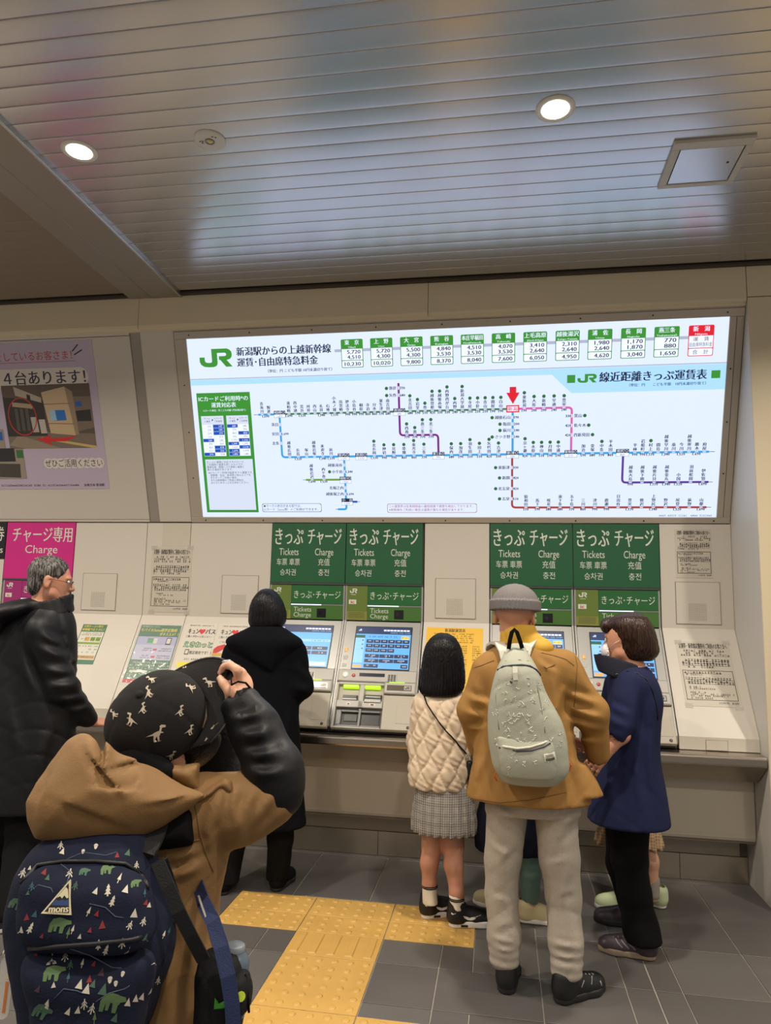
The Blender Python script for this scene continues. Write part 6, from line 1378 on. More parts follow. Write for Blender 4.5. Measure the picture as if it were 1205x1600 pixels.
# ---------------------------------------------------------------- woman in the long black coat
def coat_woman():
    y = 3.72; r = person((-1.25, 3.72, 0), 'woman with black bob in a long black hooded coat using a machine')
    S = Soft(0.0065); hd = spot(418, 957, y+0.02)
    q, A, nb = base_body(S, hd, (0.12, 0.97, -0.2), sp(413, 1200, y), 0.045, 0.13, 0.97)
    shL, elL, wrL = sp(366, 1020, y), sp(350, 1075, y), sp(372, 1098, y+0.24); shR, elR, wrR = sp(461, 1018, y), sp(472, 1073, y), sp(455, 1098, y+0.24)
    S.limb(nb, [shL, elL, wrL], [0.038, 0.032, 0.022], 0.02); S.limb(nb, [shR, elR, wrR], [0.038, 0.032, 0.022], 0.02)
    add_hand(S, wrL, (0.3, 0.9, 0.2), (1, 0, 0), (0, 0.2, -1), 0.5, 0.9); add_hand(S, wrR, (-0.3, 0.9, 0.2), (-1, 0, 0), (0, 0.2, -1), 0.5, 0.9)
    fl, fr = fspot(354, 1394), fspot(433, 1388)
    S.limb(S.hip, [sp(385, 1220, y), sp(366, 1310, y), (fl.x, fl.y, 0.09)], [0.075, 0.048, 0.034], 0.02); S.limb(S.hip, [sp(440, 1220, y), sp(438, 1310, y), (fr.x, fr.y, 0.09)], [0.075, 0.048, 0.034], 0.02)
    add_foot(S, (fl.x, fl.y, 0.09), (-0.1, 1)); add_foot(S, (fr.x, fr.y, 0.09), (0.1, 1))
    body = soft_obj('body', S, SKIN, r); eyes(body, q, A, 0.97)
    S = Soft(0.0045)
    S.loft(rows(y+0.0, [(920, 411, 425, 0.03), (925, 405, 431, 0.06), (934, 398, 438, 0.085), (948, 392, 444, 0.098), (963, 390, 447, 0.098), (974, 391, 445, 0.085, -0.01), (983, 396, 438, 0.06, -0.025)]), 0.02, 2.0, 0.012)
    S.ell(sp(420, 968, y+0.12), (0.06, 0.06, 0.10), 0.02, None, 'c'); c = sp(418, 955, y)
    S.disp = lambda P: 0.002*np.sin(np.arctan2(P[..., 0]-c[0], P[..., 1]-c[1])*44+3*np.sin(P[..., 2]*20))
    soft_obj('hair', S, HAIRB, r)
    S = Soft(0.008)
    S.loft(rows(y, [(985, 396, 438, 0.055), (996, 372, 458, 0.09), (1012, 360, 468, 0.105), (1060, 358, 468, 0.120), (1110, 360, 467, 0.125), (1160, 360, 469, 0.13), (1220, 357, 472, 0.14), (1287, 353, 477, 0.15)]), 0.03, 2.2, 0.008)
    S.chain([shL, elL, wrL], [0.060, 0.060, 0.045], 0.03); S.chain([shR, elR, wrR], [0.060, 0.058, 0.045], 0.03)
    S.loft(rows(y, [(1272, 366, 464, 0.125), (1300, 360, 470, 0.13)]), 0.003, 2, 0.003, mode='c')
    S.disp = mix(cloth(0.005, 12, 3.0, 0.9), creases([(462, 1040, 486, 1062, 5, -.009), (460, 1070, 486, 1080, 5, -.009), (458, 1100, 450, 1190, 6, -.008), (410, 1120, 408, 1270, 8, -.008), (440, 1180, 444, 1280, 8, -.008)], 3.9))
    ck = soft_obj('coat', S, BLKWOOL, r)
    S = Soft(0.006)      # wide collar and hood lying on the back
    S.loft(rows(y-0.03, [(978, 394, 440, 0.07), (988, 376, 456, 0.095), (998, 357, 471, 0.115), (1004, 354, 473, 0.118), (1018, 368, 462, 0.115), (1036, 398, 448, 0.105), (1048, 425, 438, 0.09)]), 0.02, 2.0, 0.012)
    S.cone(sp(417, 955, y), sp(417, 985, y), 0.062, 0.058, 0.01, 'c'); S.disp = cloth(0.003, 20, 1.0, 0.8)
    soft_obj('hood', S, BLKWOOL, r)
    S = Soft(0.008); S.chain([sp(385, 1220, y), sp(366, 1310, y), (fl.x, fl.y, 0.055)], [0.088, 0.066, 0.060], 0.02); S.chain([sp(440, 1220, y), sp(438, 1310, y), (fr.x, fr.y, 0.055)], [0.088, 0.066, 0.060], 0.02); S.below(0.045); S.disp = cloth(0.006, 22, 0.3, 0.9)
    soft_obj('trousers', S, BLKCOT, r)
    shoe(r, (fl.x-0.005, fl.y-0.055), 1.75, 0.235, BLKCOT, SOLEB, 0.024, 0.09, 0.08); shoe(r, (fr.x+0.0, fr.y-0.055), 1.45, 0.235, BLKCOT, SOLEB, 0.024, 0.09, 0.08)
coat_woman()

# ---------------------------------------------------------------- masked woman in navy
def navy_woman():
    y = 3.42; r = person((0.56, 3.42, 0), 'woman with brown bob, white mask and navy coat turned towards the machine')
    f = Vector((-0.88, 0.46, -0.10)); S = Soft(0.006); hd = spot(978, 1000, y)
    q, A, nb = base_body(S, hd, f, sp(985, 1250, y), 0.045, 0.13, 0.97, ears=False)
    sh, el, wr = sp(990, 1068, y-0.10), sp(971, 1148, y-0.165), sp(949, 1172, y-0.17)
    S.limb(nb, [sh, el, wr], [0.040, 0.035, 0.026], 0.02)
    add_hand(S, wr, tuple(Vector(wr)-Vector(el)), (0, 0.3, 0.9), (0.2, 1, 0.1), 0.45, 0.92)
    shb, elb, wrb = sp(965, 1070, y+0.14), sp(945, 1145, y+0.2), sp(930, 1150, y+0.38)
    S.limb(nb, [shb, elb, wrb], [0.040, 0.034, 0.024], 0.02); add_hand(S, wrb, (-0.3, 0.9, 0.1), (0, 0, 1), (1, 0.2, 0), 0.4, 0.92)
    TH = [(fspot(938, 1483), fspot(1027, 1500)), (fspot(944, 1440), fspot(1012, 1452))]; n1, n2 = [h_+(t_-h_).normalized()*0.050 for t_, h_ in TH]
    S.limb(S.hip, [sp(985, 1250, y), sp(985, 1350, y), (n1.x, n1.y, 0.09)], [0.085, 0.052, 0.036], 0.02); S.limb(S.hip, [sp(978, 1250, y+0.1), sp(975, 1350, y+0.14), (n2.x, n2.y, 0.09)], [0.085, 0.052, 0.036], 0.02)
    add_foot(S, (n1.x, n1.y, 0.09), (-1, 0.15)); add_foot(S, (n2.x, n2.y, 0.09), (-1, 0.2))
    body = soft_obj('body', S, SKIN, r); eyes(body, q, A, 0.97)
    # hair
    S = Soft(0.0045); yh = y
    S.loft(rows(yh, [(957, 976, 996, 0.03), (962, 962, 1008, 0.065), (972, 953, 1017, 0.09), (988, 955, 1024, 0.10), (1004, 961, 1028, 0.098), (1020, 965, 1029, 0.088), (1032, 972, 1020, 0.070)]), 0.02, 2.0, 0.014)
    S.ell(q(0, 0.070, 0.070), (0.066, 0.036, 0.040), 0.02, A)      # fringe
    S.ell(q(0, 0.137, -0.045), (0.075, 0.058, 0.080), 0.012, A, 'c')
    c = sp(988, 995, y); S.disp = lambda P: 0.002*np.sin(np.arctan2(P[..., 0]-c[0], P[..., 1]-c[1])*46+3*np.sin(P[..., 2]*20))
    soft_obj('hair', S, HAIRBR, r)
    S = Soft(0.0045); S.ell(q(0, 0.062, -0.052), (0.060, 0.058, 0.054), 0.01, A); S.ell(q(0, 0.048, -0.052), (0.059, 0.058, 0.060), 0.004, A, 'c')
    mk = soft_obj('face_mask', S, mat('mask_white', (216, 206, 204), 0.7, bump=(160, 0.1)), r)
    b = MB()
    for e in (-1, 1): b.tube([q(0.058*e, 0.062, -0.035), q(0.072*e, 0.03, -0.012), q(0.078*e, 0.004, 0.0)], 0.0014, MATS['mask_white'], 5)
    obj('ear_loop', b, mk)
    # coat
    S = Soft(0.0075)
    S.loft(rows(y, [(1040, 962, 1012, 0.07), (1054, 954, 1022, 0.125), (1085, 950, 1034, 0.145), (1130, 950, 1032, 0.145), (1180, 944, 1033, 0.15), (1230, 931, 1040, 0.165), (1283, 917, 1047, 0.18)]), 0.03, 2.2, 0.008)
    S.chain([sh, sp(967, 1132, y-0.15), sp(964, 1146, y-0.165)], [0.062, 0.060, 0.050], 0.025); S.cone(sp(958, 1156, y-0.168), sp(952, 1166, y-0.17), 0.040, 0.05, 0.003, 'c'); S.chain([shb, elb, wrb], [0.062, 0.056, 0.044], 0.03)
    S.loft(rows(y, [(1270, 930, 1034, 0.15), (1295, 924, 1040, 0.16)]), 0.003, 2, 0.003, mode='c'); S.disp = mix(cloth(0.004, 13, 1.2, 0.8), creases([(950, 1098, 985, 1116, 5, -.008), (948, 1120, 982, 1136, 5, -.008), (992, 1080, 996, 1150, 6, -.008), (1000, 1150, 1002, 1262, 6, -.008), (960, 1200, 955, 1270, 8, -.007), (1020, 1130, 1026, 1255, 8, -.007)], 3.6))
    ck = soft_obj('coat', S, NAVYWOOL, r)
    # stand collar spreading towards the front
    S = Soft(0.005); ct_ = Vector(sp(974, 1042, y)); cf = Vector((-0.90, 0.40, 0)).normalized(); cr = Vector((0.40, 0.90, 0))
    S.loft([(-0.055, 0.010, 0, 0.100, 0.095), (-0.01, 0.020, 0, 0.108, 0.092), (0.030, 0.026, 0, 0.112, 0.086)], 0.02, 2.0, 0.006, ct_, (cf, cr, (0.30, 0, 0.95)))
    S.cone(tuple(ct_+cf*0.02-Vector((0, 0, 0.02))), tuple(ct_+cf*0.03+Vector((0, 0, 0.09))), 0.066, 0.088, 0.006, 'c')
    S.ell(ct_+cf*0.145+Vector((0, 0, 0.055)), (0.05, 0.035, 0.06), 0.006, (cf, cr, (0, 0, 1)), 'c'); S.disp = cloth(0.003, 24, 0.4, 0.7)
    co = soft_obj('collar', S, mat('navy_collar', (18, 21, 38), 0.9, bump=(320, 0.2)), r)
    b = MB(); p = on(co, sp(941, 1060, y-0.5), (0, 1, 0), 0.001); b.lathe(Frame(p, (1, 0, 0), (0, 0, 1)), 0, 0, [(0.010, 0), (0.009, 0.004), (0.004, 0.003)], BLACK, 14); obj('button', b, co)
    b = MB(); P = [on(ck, sp(x, yy, 2.8), spot(x, yy, 3.6)-spot(x, yy, 2.8), 0.002) for x, yy in ((980, 1049), (996, 1052), (1010, 1062), (1020, 1080), (1026, 1102), (1028, 1125))]; b.tube(P, 0.0028, mat('strap_dark', (12, 13, 20), 0.5), 6)
    sb = empty('bag_strap', tuple(P[0]), 'thin dark bag strap over the shoulder of the navy coat', 'bag strap'); obj('strap', b, sb)
    S = Soft(0.008)
    S.loft(rows(y, [(1255, 948, 1012, 0.11), (1290, 950, 1012, 0.10)]), 0.03)
    S.chain([sp(984, 1285, y-0.02), sp(984, 1345, y-0.01), sp(992, 1395, y-0.01), sp(1001, 1448, y-0.01), (n1.x, n1.y, 0.07)], [0.088, 0.076, 0.070, 0.074, 0.076], 0.02); S.chain([sp(975, 1285, y+0.1), sp(974, 1350, y+0.16), (n2.x, n2.y, 0.07)], [0.085, 0.075, 0.07], 0.02); S.below(0.062); S.disp = cloth(0.007, 20, 2.6, 0.9)
    soft_obj('trousers', S, BLKCOT, r)
    for i, (T, H) in enumerate(TH):
        d = T-H; L = 0.245
        u, so, qq, d, sd = shoe(r, (H.x, H.y), math.atan2(d.y, d.x), L, SHOEP, SOLET if i == 0 else SOLEB, 0.028, 0.09, 0.088)
        if i == 0:
            b = MB()
            for k in range(3): b.tube([on(u, Vector(qq(0.085+0.026*k, 0.2, 0.038)), -sd, 0.001), on(u, Vector(qq(0.105+0.026*k, 0.2, 0.055)), -sd, 0.001), on(u, Vector(qq(0.118+0.024*k, 0.2, 0.066)), -sd, 0.001)], 0.003, GREYT, 5)
            for k in range(4): b.tube([on(u, Vector(qq(0.115+0.02*k, 0.02, 0.3)), (0, 0, -1), 0.001), on(u, Vector(qq(0.12+0.02*k, -0.02, 0.3)), (0, 0, -1), 0.001)], 0.0024, GREYT, 5)
            obj('laces', b, u); S = Soft(0.005); S.cone((n1.x+0.0, n1.y, 0.08), (n1.x+0.0, n1.y, 0.13), 0.040, 0.040, 0.01); soft_obj('sock', S, SOCK, r)
navy_woman()

# ---------------------------------------------------------------- man with glasses at the left
def glasses_man():
    y = 3.3; r = person((-2.24, 3.3, 0), 'grey haired man with glasses in a black hooded coat at the left')
    f = Vector((0.86, 0.50, -0.12)); S = Soft(0.006); hd = spot(80, 908, y)
    q, A, nb = base_body(S, hd, f, sp(35, 1220, y), 0.055, 0.15, 1.0)
    sh, el, wr = sp(62, 985, y-0.10), sp(100, 1075, y-0.06), sp(138, 1122, y+0.10)
    S.limb(nb, [sh, el, wr], [0.048, 0.040, 0.028], 0.03); add_hand(S, sp(143, 1128, y+0.12), (0.65, 0.75, -0.12), (-0.6, 0.6, 0.3), (0, 0.1, -1), 0.35, 0.95)
    shb, elb, wrb = sp(10, 985, y+0.14), sp(15, 1080, y+0.22), sp(60, 1110, y+0.40)
    S.limb(nb, [shb, elb, wrb], [0.048, 0.04, 0.028], 0.03); add_hand(S, wrb, (0.5, 0.85, 0), (-0.6, 0.6, 0.3), (0, 0.1, -1), 0.4)
    n1 = fspot(10, 1450); n2 = Vector((n1.x-0.22, n1.y+0.18, 0))
    S.limb(S.hip, [sp(42, 1230, y), sp(30, 1340, y-0.08), (n1.x, n1.y, 0.09)], [0.09, 0.058, 0.04], 0.02); S.limb(S.hip, [sp(5, 1230, y), (n2.x+0.02, n2.y, 0.45), (n2.x, n2.y, 0.09)], [0.09, 0.058, 0.04], 0.02)
    add_foot(S, (n1.x, n1.y, 0.09), (0.3, 1)); add_foot(S, (n2.x, n2.y, 0.09), (0.5, 0.9))
    body = soft_obj('body', S, SKIN2, r); eyes(body, q, A)
    S = Soft(0.0045)      # hair: cap of short grey hair, clear of ears and face
    S.ell(q(0, -0.018, 0.042), (0.083, 0.100, 0.086), 0.01, A); S.ell(q(0, -0.062, -0.025), (0.066, 0.045, 0.062), 0.02, A)
    S.ell(q(0, 0.105, -0.03), (0.11, 0.072, 0.125), 0.01, A, 'c')
    for e in (-1, 1): S.ell(q(0.085*e, 0.008, -0.022), (0.030, 0.032, 0.045), 0.008, A, 'c')
    cc = np.array(hd); S.disp = lambda P: 0.0022*np.sin((P[..., 0]-cc[0])*260+4*np.sin(P[..., 2]*50))*np.sin(P[..., 2]*160+3*np.sin(P[..., 1]*60))
    soft_obj('hair', S, HAIRG, r)
    b = MB(); GM = mat('glasses_metal', (60, 54, 50), 0.3, 0.8)
    gl = r
    for e in (-1, 1):
        P = [q(0.032*e+0.024*math.cos(t), 0.104-0.006*abs(math.cos(t)), -0.004+0.016*math.sin(t)) for t in np.linspace(0, 2*PI, 20, endpoint=False)]; b.tube(P, 0.0014, GM, 5, True)
        b.tube([q(0.056*e, 0.100, 0.0), q(0.076*e, 0.06, 0.006), q(0.083*e, 0.0, 0.010), q(0.083*e, -0.02, -0.004)], 0.0014, GM, 5)
    b.tube([q(-0.008, 0.108, 0.0), q(0.008, 0.108, 0.0)], 0.0014, GM, 5); gf = obj('glasses', b, r)
    b = MB(); LENS = mat('lens_clear', (255, 255, 255), 0.02, alpha=0.10)
    for e in (-1, 1): b.add([q(0.032*e+0.023*math.cos(t), 0.1035-0.006*abs(math.cos(t)), -0.004+0.015*math.sin(t)) for t in np.linspace(0, 2*PI, 20, endpoint=False)], [tuple(range(20))], LENS)
    obj('lens', b, gf)
    # coat
    S = Soft(0.008)
    S.loft(rows(y, [(945, 48, 100, 0.07), (956, 34, 108, 0.10), (970, 12, 113, 0.125), (990, -8, 115, 0.14), (1030, -24, 115, 0.145), (1090, -28, 113, 0.148), (1150, -30, 112, 0.155), (1210, -30, 106, 0.16), (1262, -30, 100, 0.165)]), 0.03, 2.2, 0.01)
    S.chain([sh, el, wr], [0.074, 0.064, 0.046], 0.035); S.chain([shb, elb, wrb], [0.074, 0.064, 0.046], 0.035)
    S.disp = mix(cloth(0.008, 12, 0.9, 1.0), creases([(60, 985, 98, 1008, 6, -.012), (58, 1010, 108, 1026, 6, -.012), (66, 1045, 118, 1048, 6, -.013), (72, 1070, 126, 1066, 6, -.013), (82, 1094, 138, 1086, 5, -.012), (100, 1112, 146, 1102, 5, -.011), (30, 1000, 58, 1090, 8, -.012), (80, 1130, 60, 1240, 9, -.010), (10, 1060, 30, 1180, 10, -.010)], 3.45))
    ck = soft_obj('coat', S, BLKNYLON, r)
    S = Soft(0.006)      # raised collar and folded hood
    cb = Vector(sp(74, 950, y)); F2 = Vector((0.86, 0.5, 0)).normalized(); R2 = Vector((-0.5, 0.86, 0))
    T_ = (F2, R2, Vector((-0.22, -0.13, 0.97)))
    S.loft([(-0.05, 0.02, 0, 0.112, 0.105), (0.0, 0.02, 0, 0.104, 0.095), (0.045, 0.018, 0, 0.102, 0.088)], 0.02, 2.0, 0.012, cb, T_)
    S.ell(cb-F2*0.15+Vector((0, 0, -0.012)), (0.120, 0.130, 0.050), 0.04, (Vector((0.83, 0.48, 0.28)), R2, Vector((-0.25, -0.14, 0.96))))
    S.ell(cb-F2*0.24+Vector((0, 0, -0.075)), (0.060, 0.115, 0.060), 0.05, (F2, R2, (0, 0, 1)))
    S.cone(tuple(cb+F2*0.015), tuple(cb+F2*0.01+Vector((0, 0, 0.13))), 0.072, 0.094, 0.012, 'c'); S.disp = cloth(0.010, 18, 2.2, 1.1)
    soft_obj('hood', S, BLKNYLON, r)
    S = Soft(0.008); S.chain([sp(45, 1240, y), sp(34, 1330, y-0.06), sp(16, 1430, y-0.22)], [0.10, 0.078, 0.062], 0.02); S.chain([sp(8, 1240, y), (n2.x+0.02, n2.y, 0.45), (n2.x, n2.y, 0.08)], [0.10, 0.078, 0.06], 0.02); S.below(0.05); S.disp = cloth(0.006, 22, 0.3, 0.9)
    soft_obj('trousers', S, BLKCOT, r)
    NV = mat('shoe_navy', (34, 40, 62), 0.6)
    shoe(r, (n1.x-0.012, n1.y-0.06), 1.2, 0.26, NV, SHOEW, 0.028, 0.1, 0.085); shoe(r, (n2.x-0.02, n2.y-0.06), 1.1, 0.26, NV, SHOEW, 0.028, 0.1, 0.085)
glasses_man()

# ---------------------------------------------------------------- two children half hidden at the machines
def small_child(root_xy, label, y, hd_px, coat_rows, coat_m, legs, shoes_, shoe_m, hair_m, hs=0.9, lower=None, socks=None, leg_r=(0.055, 0.042, 0.032), aw=0.11):
    r = person((root_xy[0], root_xy[1], 0), label)
    S = Soft(0.007); hd = spot(hd_px[0], hd_px[1], y); q, A, nb = base_body(S, hd, (0.05, 0.97, -0.1), tuple(Vector((hd.x, y, 0.48))), 0.04, 0.11, hs)
    for e in (-1, 1):
        w = Vector((hd.x+(aw-0.01)*e, y+0.12, 0.86)); S.limb(nb, [tuple(Vector((hd.x+aw*e, y, hd.z-0.23))), tuple(Vector((hd.x+(aw+0.02)*e, y+0.02, hd.z-0.40))), tuple(w)], [0.034, 0.028, 0.02], 0.02); add_hand(S, w, (-0.2*e, 0.9, 0.2), (-e, 0, 0), (0, 0.2, -1), 0.4, 0.75)
    for (hp, kn, an), fd in zip(legs, ((0.3, 1), (0.9, 0.3))): S.limb(S.hip, [hp, kn, an], list(leg_r), 0.02); add_foot(S, an, fd, 0.19)
    body = soft_obj('body', S, SKIN3, r); eyes(body, q, A, hs)
    S = Soft(0.006); S.ell(q(0, -0.015, 0.03), (0.085*hs, 0.105*hs, 0.097*hs), 0.01, A); S.ell(q(0, -0.035, -0.05), (0.075*hs, 0.075*hs, 0.08*hs), 0.03, A); S.ell(q(0, 0.10, -0.04), (0.075, 0.07, 0.10), 0.01, A, 'c'); soft_obj('hair', S, hair_m, r)
    S = Soft(0.0075); S.loft(rows(y, coat_rows), 0.03, 2.2, 0.008)
    for e in (-1, 1): S.chain([tuple(Vector((hd.x+aw*e, y, hd.z-0.23))), tuple(Vector((hd.x+(aw+0.02)*e, y+0.02, hd.z-0.40))), tuple(Vector((hd.x+(aw-0.01)*e, y+0.09, 0.85)))], [0.048, 0.045, 0.038], 0.02)
    S.disp = cloth(0.006, 24, 1.4, 0.9); soft_obj('coat', S, coat_m, r)
    for hx, hy, an in shoes_: shoe(r, (hx, hy), an, 0.20, shoe_m, SHOEW, 0.024, 0.078, 0.075)
    return r
k1, k2 = fspot(828, 1440), fspot(768, 1420)
c1 = small_child((0.06, 3.6), 'child in dark navy coat and sage trousers standing between the capped man and the machine', 3.6, (805, 1045), [(1085, 785, 830, 0.06), (1110, 770, 845, 0.09), (1180, 762, 852, 0.11), (1255, 749, 858, 0.13), (1300, 740, 862, 0.14), (1326, 742, 862, 0.14)], DKNAVY,
  [(sp(790, 1290, 3.6), sp(782, 1350, 3.6), (k2.x+0.02, k2.y, 0.07)), (sp(825, 1290, 3.6), sp(828, 1360, 3.6), (k1.x, k1.y, 0.07))], [(k2.x+0.09, k2.y-0.02, 2.7), (k1.x-0.055, k1.y-0.005, 0.05)], SHOEC, HAIRB)
S = Soft(0.007); S.chain([sp(825, 1290, 3.6), sp(829, 1360, 3.6), (k1.x+0.002, k1.y, 0.10)], [0.062, 0.050, 0.042], 0.01); S.chain([sp(790, 1290, 3.6), sp(783, 1350, 3.6), (k2.x+0.02, k2.y, 0.10)], [0.062, 0.05, 0.042], 0.01); S.below(0.085); S.disp = cloth(0.003, 30, 0.3, 1.0); soft_obj('trousers', S, SAGE, c1)
k3, k4 = fspot(1022, 1420), fspot(975, 1424)
c2 = small_child((0.68, 3.92), 'child in tan checked skirt and pale green shoes half hidden behind the navy coat', 3.92, (982, 1070), [(1105, 968, 1008, 0.06), (1125, 955, 1018, 0.085), (1190, 950, 1022, 0.10), (1260, 945, 1026, 0.12), (1285, 945, 1027, 0.12)], mat('child_beige_coat', (150, 130, 104), 0.85),
  [(sp(1000, 1290, 3.92), sp(1017, 1345, 3.92), (k3.x-0.005, k3.y, 0.07)), (sp(970, 1290, 3.92), sp(978, 1345, 3.92), (k4.x, k4.y, 0.07))], [(k3.x+0.062, k3.y+0.01, 2.6), (k4.x+0.06, k4.y, 3.0)], SHOEGR, HAIRB, 0.9, leg_r=(0.05, 0.038, 0.028), aw=0.06)
S = Soft(0.005); S.loft(rows(3.92, [(1260, 950, 1018, 0.10), (1290, 938, 1028, 0.12), (1318, 931, 1035, 0.13)]), 0.02, 2, 0.005); c_ = sp(985, 1290, 3.92); S.disp = lambda P: 0.008*np.sin(np.arctan2(P[..., 0]-c_[0], P[..., 1]-c_[1])*18)*np.clip((c_[2]+0.05-P[..., 2])/0.1, 0, 1)
soft_obj('skirt', S, plaid('tan_check', (172, 134, 88), (124, 84, 44), (214, 194, 164), 110, 110), c2)
for kk in (k3, k4):
    S = Soft(0.0045); S.cone((kk.x-0.004, kk.y, 0.07), (kk.x-0.004, kk.y, 0.135), 0.034, 0.036, 0.01); sk = soft_obj('sock', S, SOCKG, c2)
# ---------------------------------------------------------------- boy in the foreground, photographing the board
def boy():
    y = 1.38
    r = person((-0.66, 1.36, 0), 'boy in dinosaur print cap and tan hooded coat raising a camera in the foreground')
    F = Vector((0.65, 0.45, 0.60)).normalized(); U = Vector((0.0, -0.8, 0.6)); Rr = F.cross(U).normalized(); U = Rr.cross(F)
    hc = Vector(spot(244, 1122, 1.37))           # middle of the crown
    hd = hc-U*0.046-F*0.004
    S = Soft(0.0048)
    q, A = add_head(S, hd, F, U, 0.93)
    nb = Vector(spot(225, 1235, 1.38)); hp = Vector((-0.66, 1.37, 0.62))
    S.cone(q(0, -0.03, -0.05), tuple(nb), 0.045, 0.048, 0.03); S.chain([tuple(nb), tuple(nb*0.6+hp*0.4), tuple(hp)], [0.055, 0.075, 0.08], 0.04)
    shR, elR, wrR = sp(318, 1262, 1.37), sp(432, 1228, 1.40), sp(374, 1100, 1.435)
    S.limb(nb, [shR, elR, wrR], [0.040, 0.032, 0.021], 0.02)
    hx = Vector(spot(347, 1058, 1.47)); cam_c = Vector(spot(350, 1057, 1.485))
    # right hand closed on the camera: fingers over the top, thumb behind
    w = Vector(wrR); d = (Vector(spot(371, 1058, 1.465))-w).normalized(); left = Vector((-0.95, 0.25, 0.05)).normalized()
    pal = w+d*0.030; S.cone(tuple(w-d*0.02), tuple(w+d*0.012), 0.021, 0.022, 0.015)
    S.ell(w+d*0.036, (0.033, 0.040, 0.021), 0.012, (left.cross(d).cross(d)*-1, d, left.cross(d)) if False else head_frame(d, (0, -1, 0.2)))
    for i, (px, py, yy, L) in enumerate(((372, 1048, 1.432, 1.05), (378, 1051, 1.453, 1.1), (381, 1056, 1.474, 1.05), (383, 1062, 1.494, 0.9))):
        k0 = Vector(spot(px, py, yy)); k1 = k0+left*0.021*L+Vector((0, 0.004, 0.009)); k2 = k1+left*0.017*L+Vector((0, 0.004, -0.006)); k3 = k2+left*0.008*L+Vector((0, 0, -0.014))
        S.chain([tuple(w+d*0.030+(k0-w-d*0.04)*0.2), tuple(k0), tuple(k1), tuple(k2), tuple(k3)], [0.0105, 0.0098, 0.0088, 0.0080, 0.0068], 0.004)
    t0 = w+d*0.010+left*0.012+Vector((0, -0.014, 0)); t1 = Vector(spot(359, 1080, 1.42)); t2 = Vector(spot(350, 1069, 1.427)); t3 = Vector(spot(344, 1060, 1.437))
    S.chain([tuple(t0), tuple(t1), tuple(t2), tuple(t3)], [0.013, 0.0108, 0.0095, 0.0082], 0.006)
    # left arm under the camera
    shL, elL, wrL = sp(95, 1262, 1.40), sp(342, 1222, 1.62), sp(324, 1088, 1.53)
    S.limb(nb, [shL, elL, wrL], [0.040, 0.032, 0.021], 0.02)
    lw = Vector(wrL); add_hand(S, lw, tuple(cam_c+Vector((-0.02, 0.02, -0.03))-lw), (-1, 0, 0.2), (0.3, -0.5, 0.8), 0.6, 0.72)
    for e, fx in ((-1, -0.735), (1, -0.585)): S.limb(hp, [(fx, 1.37, 0.62), (fx, 1.39, 0.36), (fx, 1.36, 0.07)], [0.072, 0.048, 0.034], 0.02); add_foot(S, (fx, 1.36, 0.07), (0.2, 1), 0.2)
    body = soft_obj('body', S, SKIN3, r); eyes(body, q, A, 0.93)
    # nails of the visible fingers
    S = Soft(0.0048)     # hair showing under the cap
    S.ell(hd+U*0.0-F*0.02, (0.078, 0.090, 0.075), 0.01, A); S.ell(hd-F*0.055-U*0.05, (0.062, 0.045, 0.055), 0.02, A); [S.ell(hd+Rr*0.058*e_+F*0.035-U*0.050, (0.022, 0.052, 0.052), 0.015, A) for e_ in (-1, 1)]; S.ell(hd+F*0.138-U*0.02, (0.09, 0.065, 0.10), 0.008, A, 'c')
    for e in (-1, 1): S.ell(hd+Rr*0.082*e-F*0.010-U*0.012, (0.022, 0.024, 0.036), 0.006, A, 'c')
    soft_obj('hair', S, HAIRB, r)
    # cap: six panel crown, button, curved brim
    CAPM = mat('cap_black', (36, 34, 34), 0.9, noise=(40, 0.18), bump=(420, 0.2), spec=0.2)
    S = Soft(0.0045); cc = hc+U*0.000
    S.ell(cc, (0.088, 0.101, 0.090), 0.01, A); S.op(lambda P: (P-np.array(cc))@np.array(U)+0.058, np.array(cc)-0.14, np.array(cc)+0.14, 0.004, 'c')
    ca = np.array(cc)
    def panel(P):
        x = (P-ca)@np.array(Rr); yy = (P-ca)@np.array(F); a = np.arctan2(x, yy); return 0.0022*np.exp(-(np.abs(((a+PI/6) % (PI/3))-PI/6)*0.085/0.003)**2) if False else 0.0020*np.exp(-(np.minimum((a % (PI/3)), PI/3-(a % (PI/3)))*0.08/0.0035)**2)+0.0018*wob(P, 30, 0.4)
    S.disp = panel
    cap = soft_obj('cap', S, CAPM, r)
    b = MB(); tp = on(cap, cc+U*0.2, -U, 0.0); b.lathe(Frame(tp, Rr, F, U), 0, 0, [(0.0075, -0.001), (0.0075, 0.003), (0.005, 0.0052), (0.0015, 0.0056)], CAPM, 16); obj('button', b, cap)
    b = MB(); n1, n2 = 18, 8; V = []   # brim
    for side in (0, 1):
        for i in range(n1+1):
            a = (-1+2*i/n1)*1.42
            for j in range(n2+1):
                t = j/n2; rad_x, rad_y = 0.088, 0.101
                ex = 0.079*max(0.0, math.cos(a*0.95))**0.5
                x = math.sin(a)*(rad_x+0.015*t); yy = math.cos(a)*rad_y*0.98+ex*t
                z = -0.022-0.022*(x/0.09)**2*(0.4+0.6*t)+0.012*t-(0.0026 if side else 0)
                V.append(hc+Rr*x+F*yy+U*z)
    m_ = (n1+1)*(n2+1); fs = []
    for i in range(n1):
        for j in range(n2):
            a_ = i*(n2+1)+j; qd = (a_, a_+1, a_+n2+2, a_+n2+1); fs.append(qd[::-1]); fs.append(tuple(m_+k for k in qd))
    edge = [j for j in range(n2+1)]+[i*(n2+1)+n2 for i in range(1, n1+1)]+[n1*(n2+1)+j for j in range(n2-1, -1, -1)]+[i*(n2+1) for i in range(n1-1, 0, -1)]
    for k in range(len(edge)): a_, c_ = edge[k], edge[(k+1) % len(edge)]; fs.append((a_, c_, m_+c_, m_+a_))
